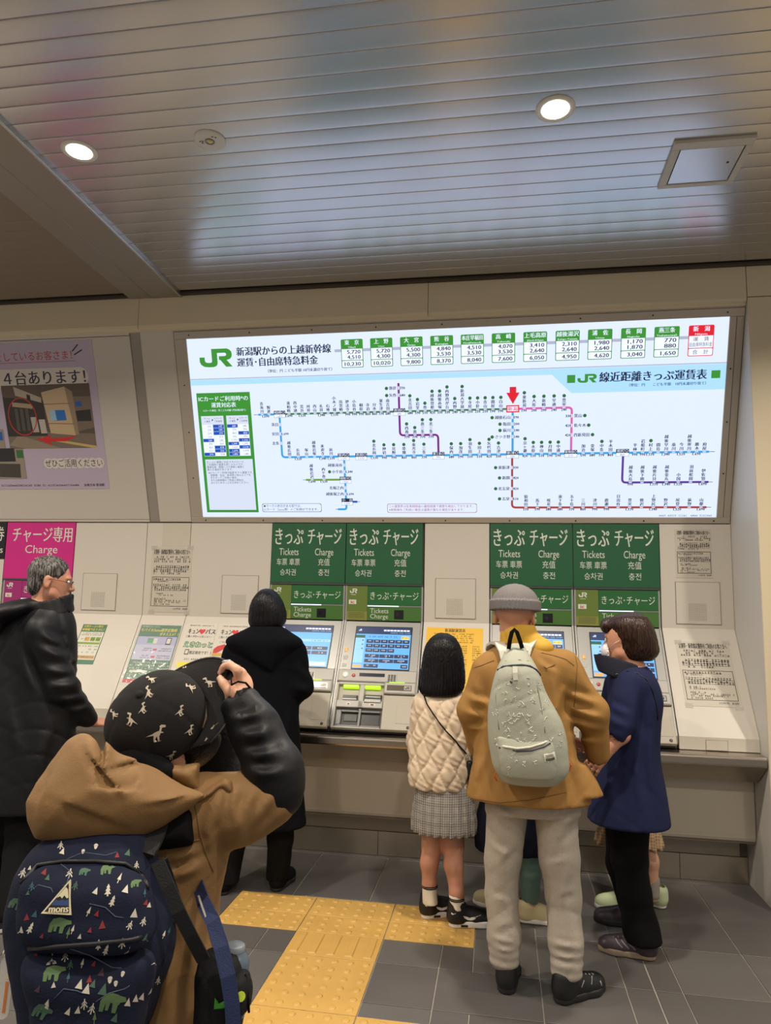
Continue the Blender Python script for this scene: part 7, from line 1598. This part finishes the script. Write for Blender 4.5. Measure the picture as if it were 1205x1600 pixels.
    b.add(V, fs, CAPM, True); br = obj('brim', b, cap); BV[br.name] = (np.array([tuple(v) for v in V]), [f for f in fs])
    class _L(list):
        def tolist(s): return list(s)
    BV[br.name] = (BV[br.name][0], _L(fs))
    b = MB(); P = [V[i*(n2+1)+n2]+U*0.0005 for i in range(n1+1)]; b.tube(P, 0.0022, mat('cap_piping', (60, 58, 56), 0.8), 5); obj('brim_piping', b, br)
    # embroidered dinosaurs
    DN = mat('dino_thread', (186, 174, 154), 0.8)
    dino = [[(-10, 1), (-4, 0.2), (-1, -1.5), (2, -1), (3.4, 1.4), (1.5, 3), (-1.4, 2.6), (-4, 1.8)], [(1.6, 2), (3.4, 1.4), (5.2, 5.2), (3.8, 6)], [(3.4, 5), (8.2, 4.6), (8.6, 6.4), (5, 7.6), (3.2, 6.8)], [(-0.8, -1), (1.4, -1), (0.8, -5.4), (2.0, -5.9), (-0.8, -6), (-0.6, -3.4)], [(-3.4, 0), (-1.2, -1.4), (-2.8, -3.6), (-1.4, -5.8), (-4.2, -5.6), (-4.2, -3.2)], [(2.6, 2), (5.0, 1.4), (5.6, 0.2), (3.2, 0.6)]]
    def emb(o, x, yy, s, ang, flip=1):
        P0 = spot(x, yy, 0.9); N = (EYE-P0).normalized(); X = Vector((1, 0, 0)); X = (X-N*X.dot(N)).normalized(); Y = N.cross(X); ca_, sa = math.cos(ang), math.sin(ang)
        Fr = Frame(P0, X*ca_+Y*sa, Y*ca_-X*sa, N); b = MB()
        for pl in dino: decal(b, o, Fr, [(p[0]*s*flip, p[1]*s) for p in pl], DN, 0.0012, 2, 1.0)
        obj('dinosaur', b, o)
    e = 0.00138
    for x, yy, s, a, f_ in ((233, 1083, 1.0, 1.2, 1), (204, 1126, 1.1, -0.5, -1), (224, 1108, 0.9, 0.9, 1), (246, 1148, 1.5, 0.35, 1), (282, 1112, 0.9, 0.7, 1), (297, 1142, 0.9, 0.6, 1), (299, 1074, 0.9, 2.0, 1), (268, 1181, 0.8, 0.3, 1), (179, 1116, 0.8, 1.6, 1), (237, 1062, 0.8, 0.3, -1)): emb(cap, x, yy, e*s, a, f_)
    for x, yy, s, a, f_ in ((287, 1038, 1.0, 0.1, -1), (327, 1067, 1.1, 0.1, -1), (317, 1113, 1.0, 1.3, 1)): emb(br, x, yy, e*s, a, f_)
    # coat: trunk, two-colour right sleeve, left sleeve, hood
    S = Soft(0.0058)
    S.loft([(0.52, -0.668, 1.37, 0.158, 0.135), (0.70, -0.668, 1.37, 0.150, 0.125), (0.90, -0.672, 1.37, 0.136, 0.110), (1.02, -0.672, 1.375, 0.150, 0.100), (1.085, -0.675, 1.38, 0.138, 0.085), (1.12, -0.68, 1.385, 0.09, 0.07)], 0.03, 2.3, 0.012)
    S.chain([shR, sp(380, 1262, 1.385), sp(424, 1248, 1.395)], [0.066, 0.060, 0.052], 0.035); S.chain([shL, tuple(Vector((-0.78, 1.46, 1.08)))], [0.062, 0.054], 0.035)
    S.cone(sp(300, 1300, 1.37), sp(283, 1380, 1.36), 0.045, 0.045, 0.04)
    S.loft([(0.50, -0.668, 1.37, 0.135, 0.105), (0.56, -0.668, 1.37, 0.130, 0.10)], 0.003, 2, 0.003, mode='c')
    S.disp = mix(cloth(0.004, 18, 1.9, 1.0), creases([(348, 1218, 342, 1300, 9, -.011), (372, 1224, 362, 1290, 8, -.011), (400, 1226, 372, 1318, 9, -.011), (428, 1238, 392, 1300, 8, -.010), (330, 1250, 332, 1340, 8, -.008), (250, 1345, 318, 1322, 8, -.010), (262, 1372, 320, 1345, 8, -.010), (300, 1400, 284, 1480, 9, -.009), (316, 1420, 302, 1530, 9, -.008), (275, 1480, 262, 1590, 10, -.008)], 1.5))
    ck = soft_obj('coat', S, TAN2, r)
    S = Soft(0.005)      # black fore-sleeve with turned cuff
    S.chain([sp(436, 1238, 1.40), sp(428, 1205, 1.405), sp(400, 1140, 1.425), sp(378, 1104, 1.438)], [0.050, 0.054, 0.047, 0.043], 0.03); S.cone(sp(376, 1102, 1.439), sp(368, 1086, 1.445), 0.034, 0.034, 0.003, 'c'); S.disp = mix(cloth(0.004, 20, 0.6, 1.0), creases([(362, 1125, 412, 1108, 7, -.008), (368, 1150, 428, 1138, 8, -.009), (376, 1180, 440, 1172, 8, -.009), (384, 1206, 448, 1205, 8, -.009), (410, 1110, 420, 1190, 10, -.007)], 1.6))
    fsl = soft_obj('sleeve', S, BLKNYLON, ck, label='black lower sleeve')
    S = Soft(0.005); S.chain([tuple(Vector((-0.78, 1.45, 1.08))), elL, tuple(Vector(elL)*0.5+lw*0.5), tuple(lw-Vector((0, 0, 0.02)))], [0.052, 0.050, 0.046, 0.038], 0.03)
    ax_ = np.array((lw-Vector(elL)).normalized()); o_ = np.array(lw)
    S.disp = lambda P: 0.0022*np.sin(((P-o_)@ax_)*700)
    soft_obj('sleeve', S, mat('rib_black', (26, 26, 28), 0.9, spec=0.15), ck, label='black ribbed knit left sleeve')
    S = Soft(0.005)      # black yoke between hood and sleeve, standing inner collar
    yk = S
    S = Soft(0.005); S.chain([sp(188, 1150, 1.335), sp(215, 1185, 1.31), sp(255, 1206, 1.31)], [0.022, 0.026, 0.022], 0.02); soft_obj('inner_collar', S, BLKCOT, ck)
    # big hood hanging on the back
    S = Soft(0.005)
    hO = Vector(spot(172, 1228, 1.22)); N = (EYE-hO).normalized(); X = Vector((1, 0, 0)); X = (X-N*X.dot(N)).normalized(); Y = N.cross(X)
    px = 1.22/FPX*1.06
    def hq(x, yy, dz=0.0): return tuple(hO+X*(x-172)*px+Y*(1228-yy)*px+N*dz)
    out = [(119, 1146), (140, 1143), (169, 1153), (192, 1172), (222, 1190), (252, 1206), (284, 1221), (318, 1231), (300, 1251), (258, 1283), (222, 1304), (181, 1314), (136, 1317), (82, 1306), (66, 1282), (59, 1258), (66, 1230), (80, 1200), (97, 1168)]
    S.puff(hO, X, Y, N, [((a_-172)*px, (1228-c_)*px) for a_, c_ in out], 0.085, 0.05, 0.045)
    S.ell(hq(195, 1150, -0.02), (0.085, 0.06, 0.040), 0.03, (X, N, Y), 'c')
    def hf(P):
        u = (P-np.array(hO))@np.array(X); v = (P-np.array(hO))@np.array(Y)
        def crease(x0, y0, x1, y1, wd, am):
            ax, ay, bx, by = (x0-172)*px, (1228-y0)*px, (x1-172)*px, (1228-y1)*px; ex, ey = bx-ax, by-ay; L2 = ex*ex+ey*ey
            t = np.clip(((u-ax)*ex+(v-ay)*ey)/L2, 0, 1); sd = ((u-ax)*ey-(v-ay)*ex)/math.sqrt(L2); dd = np.sqrt((u-ax-ex*t)**2+(v-ay-ey*t)**2)
            e = np.exp(-(dd/wd)**2); return am*e*np.where(sd > 0, 1.0, -0.5)*np.sin(np.pi*np.clip(t, 0.08, 0.92))
        return (crease(150, 1148, 160, 1215, 0.012, 0.012)+crease(128, 1180, 190, 1240, 0.010, 0.010)+crease(160, 1205, 215, 1185, 0.010, 0.008)+crease(150, 1232, 215, 1232, 0.010, -0.008)
            +crease(100, 1250, 200, 1280, 0.016, 0.006)+crease(215, 1196, 205, 1240, 0.004, 0.004)+crease(230, 1250, 300, 1232, 0.010, 0.006)+crease(90, 1200, 78, 1270, 0.016, 0.006))
    c0_ = cloth(0.003, 15, 2.7, 0.9); S.disp = lambda P: hf(P)+c0_(P)
    soft_obj('hood', S, TAN2, ck)
    yk.puff(Vector(hO)-N*0.045, X, Y, N, [((a_-172)*px, (1228-c_)*px) for a_, c_ in [(222, 1314), (240, 1290), (270, 1262), (300, 1246), (309, 1262), (315, 1290), (317, 1309), (280, 1315), (250, 1319)]], 0.048, 0.06, 0.012); yk.disp = cloth(0.003, 20, 0.2, 0.8)
    soft_obj('yoke', yk, BLKCOT, ck)
    b = MB(); b.tube(drape(ck, [(304, 1252), (312, 1300), (322, 1335), (333, 1362)], 0.7, 1.4, 0.0004), 0.0012, mat('tan_seam', (110, 80, 40)), 5); b.tube(drape(ck, [(232, 1320), (262, 1321), (290, 1317), (312, 1312)], 0.7, 1.4, 0.0004), 0.0012, MATS['tan_seam'], 5); obj('seam', b, ck)
    S = Soft(0.0045)     # flaps of the collar by the right cheek
    pg = lambda L: [((a_-172)*px, (1228-c_)*px) for a_, c_ in L]
    S.puff(Vector(hO)-N*0.045, X, Y, N, pg([(236, 1196), (258, 1190), (282, 1186), (306, 1181), (308, 1206), (322, 1230), (292, 1228), (262, 1214)]), 0.030, 0.02, 0.02)
    S.puff(Vector(hO)-N*0.020, X, Y, N, pg([(292, 1236), (312, 1230), (330, 1213), (346, 1204), (358, 1207), (366, 1222), (362, 1236), (350, 1230), (341, 1222), (328, 1236), (308, 1248)]), 0.026, 0.02, 0.016)
    S.disp = cloth(0.003, 22, 0.4, 1.0)
    soft_obj('collar', S, TAN2, ck)
    S = Soft(0.006); 
    for fx in (-0.735, -0.585): S.chain([(fx, 1.37, 0.64), (fx, 1.385, 0.36), (fx, 1.36, 0.08)], [0.085, 0.066, 0.058], 0.02)
    S.below(0.06); S.disp = cloth(0.005, 24, 1.0, 0.8); soft_obj('trousers', S, BLKCOT, r)
    for fx in (-0.735, -0.585): shoe(r, (fx-0.01, 1.30), 1.4, 0.21, SHOEB, SHOEW, 0.024, 0.08, 0.08)
    # wrist cord
    # compact camera (a thing of its own), held in both hands
    k = empty('camera', tuple(cam_c), 'small black compact camera held up in the hands of the boy', 'camera')
    cx = Vector((0.66, -0.74, 0.06)).normalized(); cz = Vector((-0.05, -0.1, 0.99)); cz = (cz-cx*cz.dot(cx)).normalized(); CFm = Frame(cam_c, cx, cz)
    b = MB(); b.prism(CFm, round_rect(-0.046, 0.046, -0.028, 0.028, 0.008), -0.012, 0.012, BLACK); bd = obj('camera_body', b, k)
    b = MB(); b.box(CFm, -0.034, 0.018, -0.02, 0.02, 0.011, 0.0135, mat('lcd_dark', (22, 24, 32), 0.08)); obj('rear_screen', b, bd)
    T = Frame(CFm.p(0, 0.028, 0), cx, CFm.N*-1); b = MB(); b.lathe(T, 0.022, 0, [(0.010, 0.0), (0.010, 0.006), (0.008, 0.0075), (0.003, 0.0075)], mat('dial_silver', (170, 170, 172), 0.3, 0.8), 18); obj('mode_dial', b, bd)
    b = MB(); b.lathe(T, 0.0, 0, [(0.006, 0), (0.006, 0.004), (0.003, 0.0045)], MATS['dial_silver'], 14); obj('shutter_button', b, bd)
    L = Frame(CFm.p(-0.006, 0, -0.012), cx*-1, cz); b = MB(); b.lathe(L, 0, 0, [(0.024, 0), (0.024, 0.012), (0.020, 0.014), (0.020, 0.026), (0.016, 0.027), (0.012, 0.022)], BLACK, 22); obj('lens', b, bd)
    b = MB(); b.tube([CFm.p(0.044, 0.012, 0), spot(362, 1070, 1.395), spot(372, 1065, 1.40), spot(384, 1067, 1.413), spot(392, 1076, 1.44), spot(391, 1086, 1.468), spot(379, 1080, 1.485), CFm.p(0.05, -0.005, -0.004)], 0.0022, BLKCOT, 6); obj('wrist_cord', b, bd)
    return r, ck
BOY, BOYC = boy()

# ---------------------------------------------------------------- forest print backpack
def forest_pack():
    y = 1.19
    r = empty('backpack', sp(150, 1620, y), 'navy forest print backpack with triangular mountain badge on the boy', 'backpack')
    NB = mat('pack_navy', (22, 27, 46), 0.85, noise=(30, 0.15), bump=(300, 0.15), spec=0.2)
    S = Soft(0.005)
    S.loft(rows(y, [(1296, 96, 200, 0.05, 0.02), (1312, 74, 216, 0.075, 0.01), (1345, 50, 233, 0.090), (1390, 36, 246, 0.098), (1440, 29, 259, 0.100), (1490, 36, 258, 0.102), (1550, 50, 240, 0.102), (1610, 66, 220, 0.098), (1650, 80, 206, 0.085)]), 0.03, 2.7, 0.02)
    S.disp = cloth(0.007, 26, 1.1, 0.9); pk = soft_obj('pack_body', S, NB, r)
    S = Soft(0.005)
    S.loft(rows(y-0.075, [(1352, 70, 196, 0.02), (1370, 50, 220, 0.04), (1410, 40, 234, 0.052), (1455, 38, 238, 0.054), (1474, 44, 230, 0.040)]), 0.03, 3.0, 0.012); S.disp = cloth(0.005, 28, 2.1, 0.8); p1 = soft_obj('upper_pocket', S, NB, r)
    S = Soft(0.005)
    S.loft(rows(y-0.075, [(1480, 50, 232, 0.035), (1500, 46, 234, 0.052), (1560, 56, 226, 0.056), (1625, 72, 210, 0.05), (1640, 80, 204, 0.035)]), 0.03, 3.0, 0.012); S.disp = cloth(0.005, 28, 0.7, 0.8); p2 = soft_obj('lower_pocket', S, NB, r)
    allp = (p1, p2, pk)
    def ray(x, yy):
        p = spot(x, yy, 0.5); d = (p-EYE).normalized(); best = None
        for o in allp:
            h = tree(o).ray_cast(p, d, 2.0)
            if h[0] is not None and (best is None or h[3] < best[0][3]): best = (h, o)
        return best
    cols = {'w': mat('print_white', (190, 184, 168), 0.8), 'g': mat('print_green', (62, 92, 74), 0.8), 'l': mat('print_leaf', (84, 110, 70), 0.8), 'r': mat('print_red', (122, 36, 42), 0.8), 't': mat('print_teal', (44, 82, 92), 0.8), 'p': mat('print_plum', (60, 34, 52), 0.8)}
    shapes = {
     'tri': [[(-4, -4), (4, -4), (0, 5)]],
     'fir': [[(-0.7, -6), (0.7, -6), (0.7, 6), (-0.7, 6)], [(-4.5, -3.2), (-3.6, -4.2), (0, 0), (0, 1.6)], [(4.5, -3.2), (3.6, -4.2), (0, 0), (0, 1.6)], [(-3.4, 0.6), (-2.8, -0.2), (0, 3), (0, 4.4)], [(3.4, 0.6), (2.8, -0.2), (0, 3), (0, 4.4)]],
     'firs': [[(-3.6, -4), (3.6, -4), (0, 1)], [(-2.8, -0.6), (2.8, -0.6), (0, 4)], [(-2, 2.6), (2, 2.6), (0, 6.4)], [(-0.8, -6), (0.8, -6), (0.8, -4), (-0.8, -4)]],
     'bear': [[(-8, 0), (-6, 4), (-1, 5.4), (4, 4.6), (6, 1), (5, -1), (-7, -1.6)], [(4, 4.4), (8.6, 3.8), (9.6, 1.4), (6, 0.4)], [(-8, 0), (-4, 0), (-4.6, -6), (-7.4, -6)], [(0.6, 0), (4.6, 0), (4.2, -6), (1.4, -6)], [(-4, 0), (-1, 0), (-1.4, -5), (-3.4, -5)]],
     'acorn': [[(-2.4, 0), (2.4, 0), (1.8, -3), (0, -4.6), (-1.8, -3)], [(-3, 0.2), (3, 0.2), (2, 2.4), (0, 3), (-2, 2.4)]],
     'tent': [[(-5, -4), (-1.4, -4), (0, 1.4), (1.4, -4), (5, -4), (0, 6)]],
     'pine': [[(-2.2, -2), (2.2, -2), (0, 6)], [(-0.5, -6), (0.5, -6), (0.5, -2), (-0.5, -2)]]}
    rn = random.Random(21)
    plan = []
    for x, yy, k, c, s in ((98, 1330, 'tri', 'w', 1), (95, 1321, 'fir', 'w', 1), (150, 1322, 'acorn', 'w', 1.1), (130, 1330, 'acorn', 'w', .9), (200, 1332, 'tri', 'g', 1.1), (183, 1336, 'tri', 'r', .9), (168, 1358, 'bear', 'l', 1.2), (132, 1362, 'bear', 'g', .9), (109, 1365, 'fir', 'w', 1.1), (36, 1364, 'fir', 'w', 1.2), (70, 1362, 'tri', 'r', 1), (75, 1371, 'tri', 'g', .9), (47, 1356, 'tri', 'w', .7), (150, 1392, 'tri', 'w', 1), (169, 1391, 'firs', 'w', 1.3), (176, 1408, 'firs', 'w', 1.2), (197, 1389, 'tri', 'w', 1.2), (187, 1372, 'pine', 'w', 1.2), (212, 1380, 'bear', 'l', .9), (213, 1352, 'fir', 'w', 1), (226, 1395, 'pine', 't', 1), (210, 1427, 'tri', 'w', 1.3), (203, 1446, 'fir', 'w', 1), (224, 1440, 'fir', 'w', 1), (93, 1445, 'bear', 'l', 1.7), (26, 1412, 'bear', 'g', 1.3), (42, 1433, 'tri', 'r', 1), (55, 1428, 'tri', 't', 1), (48, 1450, 'firs', 'w', 1.2), (33, 1453, 'tri', 'w', 1), (152, 1427, 'tri', 'r', .9), (160, 1445, 'tri', 'r', 1.2), (141, 1453, 'tri', 'r', .8), (107, 1457, 'pine', 'l', 1.2), (114, 1452, 'pine', 'w', 1), (125, 1463, 'tri', 'w', .7), (66, 1462, 'tri', 'r', .7), (139, 1424, 'pine', 'w', 1.1),
       (154, 1476, 'firs', 'w', 1.1), (166, 1484, 'firs', 'w', 1.1), (191, 1474, 'fir', 'w', 1.1), (201, 1486, 'tri', 'w', 1.2), (81, 1500, 'tent', 'w', 1.4), (102, 1495, 'fir', 'w', 1.1), (110, 1508, 'fir', 'g', 1), (84, 1520, 'bear', 'l', 1.7), (129, 1505, 'pine', 'w', 1), (107, 1527, 'pine', 't', 1.1), (147, 1506, 'tri', 'r', .8), (159, 1519, 'tri', 'p', 1.2), (140, 1530, 'tri', 'r', 1), (146, 1537, 'tri', 'g', 1.1), (172, 1530, 'acorn', 'w', 1.2), (181, 1536, 'acorn', 'w', 1), (192, 1521, 'acorn', 'w', 1), (125, 1538, 'tri', 'w', 1.3), (136, 1545, 'tri', 'w', 1.4), (162, 1546, 'tri', 'g', 1.6), (84, 1539, 'tri', 'w', .8), (73, 1570, 'tri', 'w', 1.4), (66, 1580, 'bear', 'g', 1.5), (107, 1580, 'tri', 'w', 1), (122, 1578, 'tri', 'w', 1), (132, 1569, 'fir', 'w', 1.1), (144, 1576, 'fir', 'w', 1.1), (175, 1566, 'bear', 'l', 2.0), (200, 1566, 'tri', 'w', 1.1), (212, 1560, 'tri', 'w', 1), (222, 1557, 'tri', 'w', 1), (236, 1550, 'tri', 'w', 1), (241, 1503, 'tri', 'w', 1), (247, 1532, 'fir', 'w', .9), (180, 1590, 'tri', 'g', 1.2), (256, 1460, 'pine', 'w', 1), (264, 1455, 'pine', 't', 1), (148, 1590, 'pine', 'l', 1.2), (228, 1465, 'tri', 'g', 1.1), (233, 1414, 'tri', 'w', .8), (228, 1410, 'tri', 'r', .9), (57, 1490, 'tri', 'r', .8), (60, 1545, 'tri', 'p', 1), (50, 1385, 'fir', 't', 1), (44, 1395, 'tri', 'g', .7), (118, 1384, 'fir', 'g', 1)):
        plan.append((x, yy, k, c, s))
    n = 0
    for x, yy, k, c, s in plan:
        hb = ray(x, yy)
        if hb is None: continue
        o = hb[1]; P0 = hb[0][0]+(EYE-hb[0][0]).normalized()*0.08; N = (EYE-P0).normalized(); X = Vector((1, 0, 0)); X = (X-N*X.dot(N)).normalized(); Y = N.cross(X); a = rn.uniform(-0.25, 0.25)
        Fr = Frame(P0, X*math.cos(a)+Y*math.sin(a), Y*math.cos(a)-X*math.sin(a), N); b = MB(); e = 0.00105*s
        for pl in shapes[k]: decal(b, o, Fr, [(p[0]*e, p[1]*e) for p in pl], cols[c], 0.0009, 1, 0.2)
        nm = {'tri': 'printed_triangle', 'fir': 'printed_fir', 'firs': 'printed_fir', 'bear': 'printed_bear', 'acorn': 'printed_acorn', 'tent': 'printed_tent', 'pine': 'printed_fir'}[k]
        obj(nm, b, o)
    # contour lines in the print
    LN = mat('print_line', (64, 78, 96), 0.8)
    for pts in ([(100, 1345), (130, 1332), (165, 1337), (200, 1326)], [(95, 1350), (110, 1362), (104, 1382), (92, 1388)], [(45, 1395), (60, 1383), (80, 1388), (86, 1402)], [(140, 1412), (165, 1418), (180, 1432), (205, 1436)], [(110, 1482), (140, 1492), (175, 1512), (205, 1514)], [(150, 1565), (170, 1552), (195, 1545), (210, 1535)], [(85, 1560), (100, 1545), (120, 1548), (140, 1556)]):
        P = []
        for i in range(len(pts)-1):
            for t in (0, 0.5):
                hb = ray(pts[i][0]+(pts[i+1][0]-pts[i][0])*t, pts[i][1]+(pts[i+1][1]-pts[i][1])*t)
                if hb: P.append(hb[0][0]+hb[0][1]*0.0004)
        b = MB(); b.tube(P, 0.0008, LN, 4); obj('printed_line', b, pk)
    # zips
    b = MB(); ZP = mat('zip_black', (12, 12, 16), 0.5)
    for pts in ([(34, 1380), (60, 1352), (100, 1346), (150, 1346), (195, 1350), (222, 1368), (236, 1400)], [(46, 1482), (90, 1478), (150, 1474), (205, 1468), (228, 1462)]):
        P = []
        for i in range(len(pts)-1):
            for t in (0, 0.33, 0.66):
                hb = ray(pts[i][0]+(pts[i+1][0]-pts[i][0])*t, pts[i][1]+(pts[i+1][1]-pts[i][1])*t)
                if hb: P.append(hb[0][0]+hb[0][1]*0.001)
        b.tube(P, 0.0035, ZP, 6)
    obj('zip', b, pk)
    # triangular mountain badge with its word
    hb = ray(95, 1405); o = hb[1]; N = (hb[0][1]*0.6+(EYE-hb[0][0]).normalized()*0.4).normalized(); X = Vector((1, 0, 0.10)); X = (X-N*X.dot(N)).normalized(); Y = N.cross(X)
    BF = Frame(hb[0][0]+N*0.003, X, Y, N); u = 0.00103
    pt = lambda x, yy: ((x-95)*u, (1405-yy)*u)
    b = MB(); CRM = mat('badge_cream', (206, 196, 160), 0.6); DKB = mat('badge_navy', (16, 16, 24), 0.6); MB_ = mat('badge_blue', (40, 62, 110), 0.6)
    def q3(pts, z0, z1, m): b.prism(BF, [pt(*p) for p in pts], z0, z1, m)
    q3([(105, 1379), (71, 1423), (115, 1426)], -0.004, 0.001, CRM); q3([(104, 1384), (76, 1420.5), (111.5, 1423)], 0.001, 0.0016, DKB)
    q3([(101, 1389), (90, 1403), (95, 1401), (98, 1404), (101, 1400), (105, 1404), (107.3, 1403), (104.5, 1392)], 0.0016, 0.002, CRM)
    q3([(89, 1405), (83.5, 1412.5), (109.2, 1414), (107.6, 1405), (103, 1407), (99, 1405.5), (94, 1407)], 0.0016, 0.002, MB_)
    text(b, BF, 'mons', *pt(96.3, 1417), 0.0140, CRM, 0.0026, 'c', 0.0285, 0.08, 2)
    obj('badge', b, o)
    # right shoulder strap and side webbing
    b = MB(); WEB = mat('webbing_black', (14, 14, 16), 0.7, bump=(400, 0.2))
    b.strip([spot(225, 1335, 1.19), spot(236, 1318, 1.215), spot(246, 1296, 1.26), spot(256, 1270, 1.29)], 0.034, 0.008, WEB, (0.2, -0.9, 0.4)); obj('shoulder_strap', b, r)
    b = MB(); b.strip([spot(250, 1345, 1.20), spot(262, 1380, 1.215), spot(272, 1410, 1.225), spot(268, 1440, 1.22)], 0.026, 0.004, WEB, (0.4, -0.9, 0.1)); obj('side_strap', b, r)
    return r
forest_pack()

# ---------------------------------------------------------------- shoulder bag with bottle, charm
def side_bag():
    r = empty('shoulder_bag', sp(345, 1600, 1.24), 'black mesh shoulder bag with blue strap and lime tabs beside the boy', 'bag')
    MSH = mat('bag_black', (17, 18, 19), 0.7, bump=(500, 0.3), spec=0.25)
    S = Soft(0.0045); y = 1.25
    S.loft(rows(y, [(1488, 318, 372, 0.030), (1510, 312, 380, 0.044), (1550, 310, 380, 0.050), (1600, 310, 376, 0.050), (1640, 318, 368, 0.04)]), 0.02, 2.6, 0.012); S.disp = cloth(0.005, 34, 0.4, 1.0)
    bd = soft_obj('bag_body', S, MSH, r)
    S = Soft(0.004); S.loft(rows(y-0.02, [(1520, 366, 386, 0.025), (1545, 364, 391, 0.032), (1580, 366, 388, 0.03)]), 0.01, 2.4, 0.008); S.disp = cloth(0.003, 40, 1.0, 1.0); pc = soft_obj('side_pouch', S, MSH, r)
    b = MB(); b.tube([spot(384, 1522, y-0.02), spot(388, 1560, y-0.03), spot(389, 1582, y-0.03)], 0.0022, BLKCOT, 5); obj('pull_cord', b, r)
    LM = mat('tab_lime', (170, 190, 40), 0.5); LM2 = mat('tab_green', (60, 150, 40), 0.5)
    for o, x, yy, m, sh_ in ((pc, 376, 1557, LM, [(math.cos(t)*0.007, math.sin(t)*0.0075) for t in np.linspace(0, 2*PI, 12, endpoint=False)]), (bd, 344, 1568, LM2, [(-0.010, 0.008), (-0.003, 0.0), (0.008, 0.006), (0.008, -0.005), (-0.008, -0.008)])):
        P0 = spot(x, yy, 1.0); N = (EYE-P0).normalized(); X = Vector((1, 0, 0)); X = (X-N*X.dot(N)).normalized(); b = MB(); decal(b, o, Frame(P0, X, N.cross(X), N), sh_, m, 0.0025, 2, 1.0); obj('tab', b, o)
    BST = mat('strap_blue', (26, 40, 80), 0.7, bump=(400, 0.2)); b = MB(); yb = 1.185
    b.strip([spot(308, 1378, 1.33), spot(318, 1410, 1.24), spot(333, 1440, 1.21), spot(346, 1480, 1.195), spot(356, 1525, yb), spot(363, 1570, yb), spot(366, 1625, yb)], 0.024, 0.0035, BST, (0.35, -0.9, 0.1)); obj('blue_strap', b, r)
    b = MB(); b.strip([spot(246, 1346, 1.16), spot(262, 1384, 1.155), spot(279, 1424, 1.155), spot(298, 1462, 1.17), spot(318, 1500, 1.20)], 0.022, 0.0035, mat('webbing_black', (14, 14, 16)), (0.2, -0.95, 0.1)); obj('black_strap', b, r)
    b = MB(); b.tube([spot(310, 1400, 1.245), spot(321, 1432, 1.22), spot(333, 1478, 1.20)], 0.0022, mat('strap_edge', (150, 146, 140), 0.6), 5); obj('strap_edge', b, r)
    t = empty('water_bottle', sp(356, 1545, y+0.0), 'grey blue bottle with white label standing in the black shoulder bag', 'bottle')
    b = MB(); base = Vector(spot(358, 1586, y+0.012)); ax = Vector((0.05, 0.02, 1)).normalized(); xx = ax.cross(Vector((0, 1, 0))).normalized(); Fb = Frame(base, xx, ax.cross(xx), ax)
    b.lathe(Fb, 0, 0, [(0.026, 0.0), (0.027, 0.02), (0.027, 0.085), (0.022, 0.098), (0.015, 0.104), (0.015, 0.112)], mat('bottle_grey_blue', (84, 98, 112), 0.3), 22); bo = obj('bottle', b, t)
    b = MB(); b.lathe(Fb, 0, 0, [(0.0165, 0.104), (0.0165, 0.112), (0.014, 0.114)], mat('bottle_cap', (120, 128, 134), 0.4), 20); obj('cap', b, t)
    b = MB(); 
    for k in range(8):
        a0 = -2.2+k*0.16; a1 = a0+0.16; p = lambda a, z: Fb.p(0.0275*math.cos(a), 0.0275*math.sin(a), z); b.add([p(a0, 0.062), p(a1, 0.062), p(a1, 0.087), p(a0, 0.087)], [(0, 1, 2, 3)], SHOEW)
    obj('label', b, bo)
    c = empty('key_charm', sp(9, 1580, 1.12), 'clear acrylic charm on a white loop hanging beside the forest backpack', 'key charm')
    b = MB(); P = [spot(x, yy, 1.12) for x, yy in ((16, 1440), (18, 1460), (17, 1476), (10, 1490), (3, 1500), (6, 1488), (12, 1478))]; b.tube(P, 0.0018, SHOEW, 6); obj('loop', b, c)
    b = MB(); CFm = Frame(spot(8, 1545, 1.12), (1, 0, 0), (0.05, 0, 1)); b.prism(CFm, round_rect(-0.013, 0.012, -0.045, 0.050, 0.012), -0.0015, 0.0015, mat('acrylic', (235, 230, 222), 0.05, alpha=0.35)); pl = obj('plate', b, c)
    b = MB(); b.box(CFm, 0.001, 0.006, -0.035, 0.012, 0.0016, 0.0022, mat('charm_orange', (206, 122, 60), 0.5)); b.disc(CFm, 0.0035, 0.02, 0.004, 0.0017, mat('charm_cream', (220, 200, 160), 0.5), 10); obj('picture', b, pl)
side_bag()
COL.objects.unlink(_to); bpy.data.objects.remove(_to)
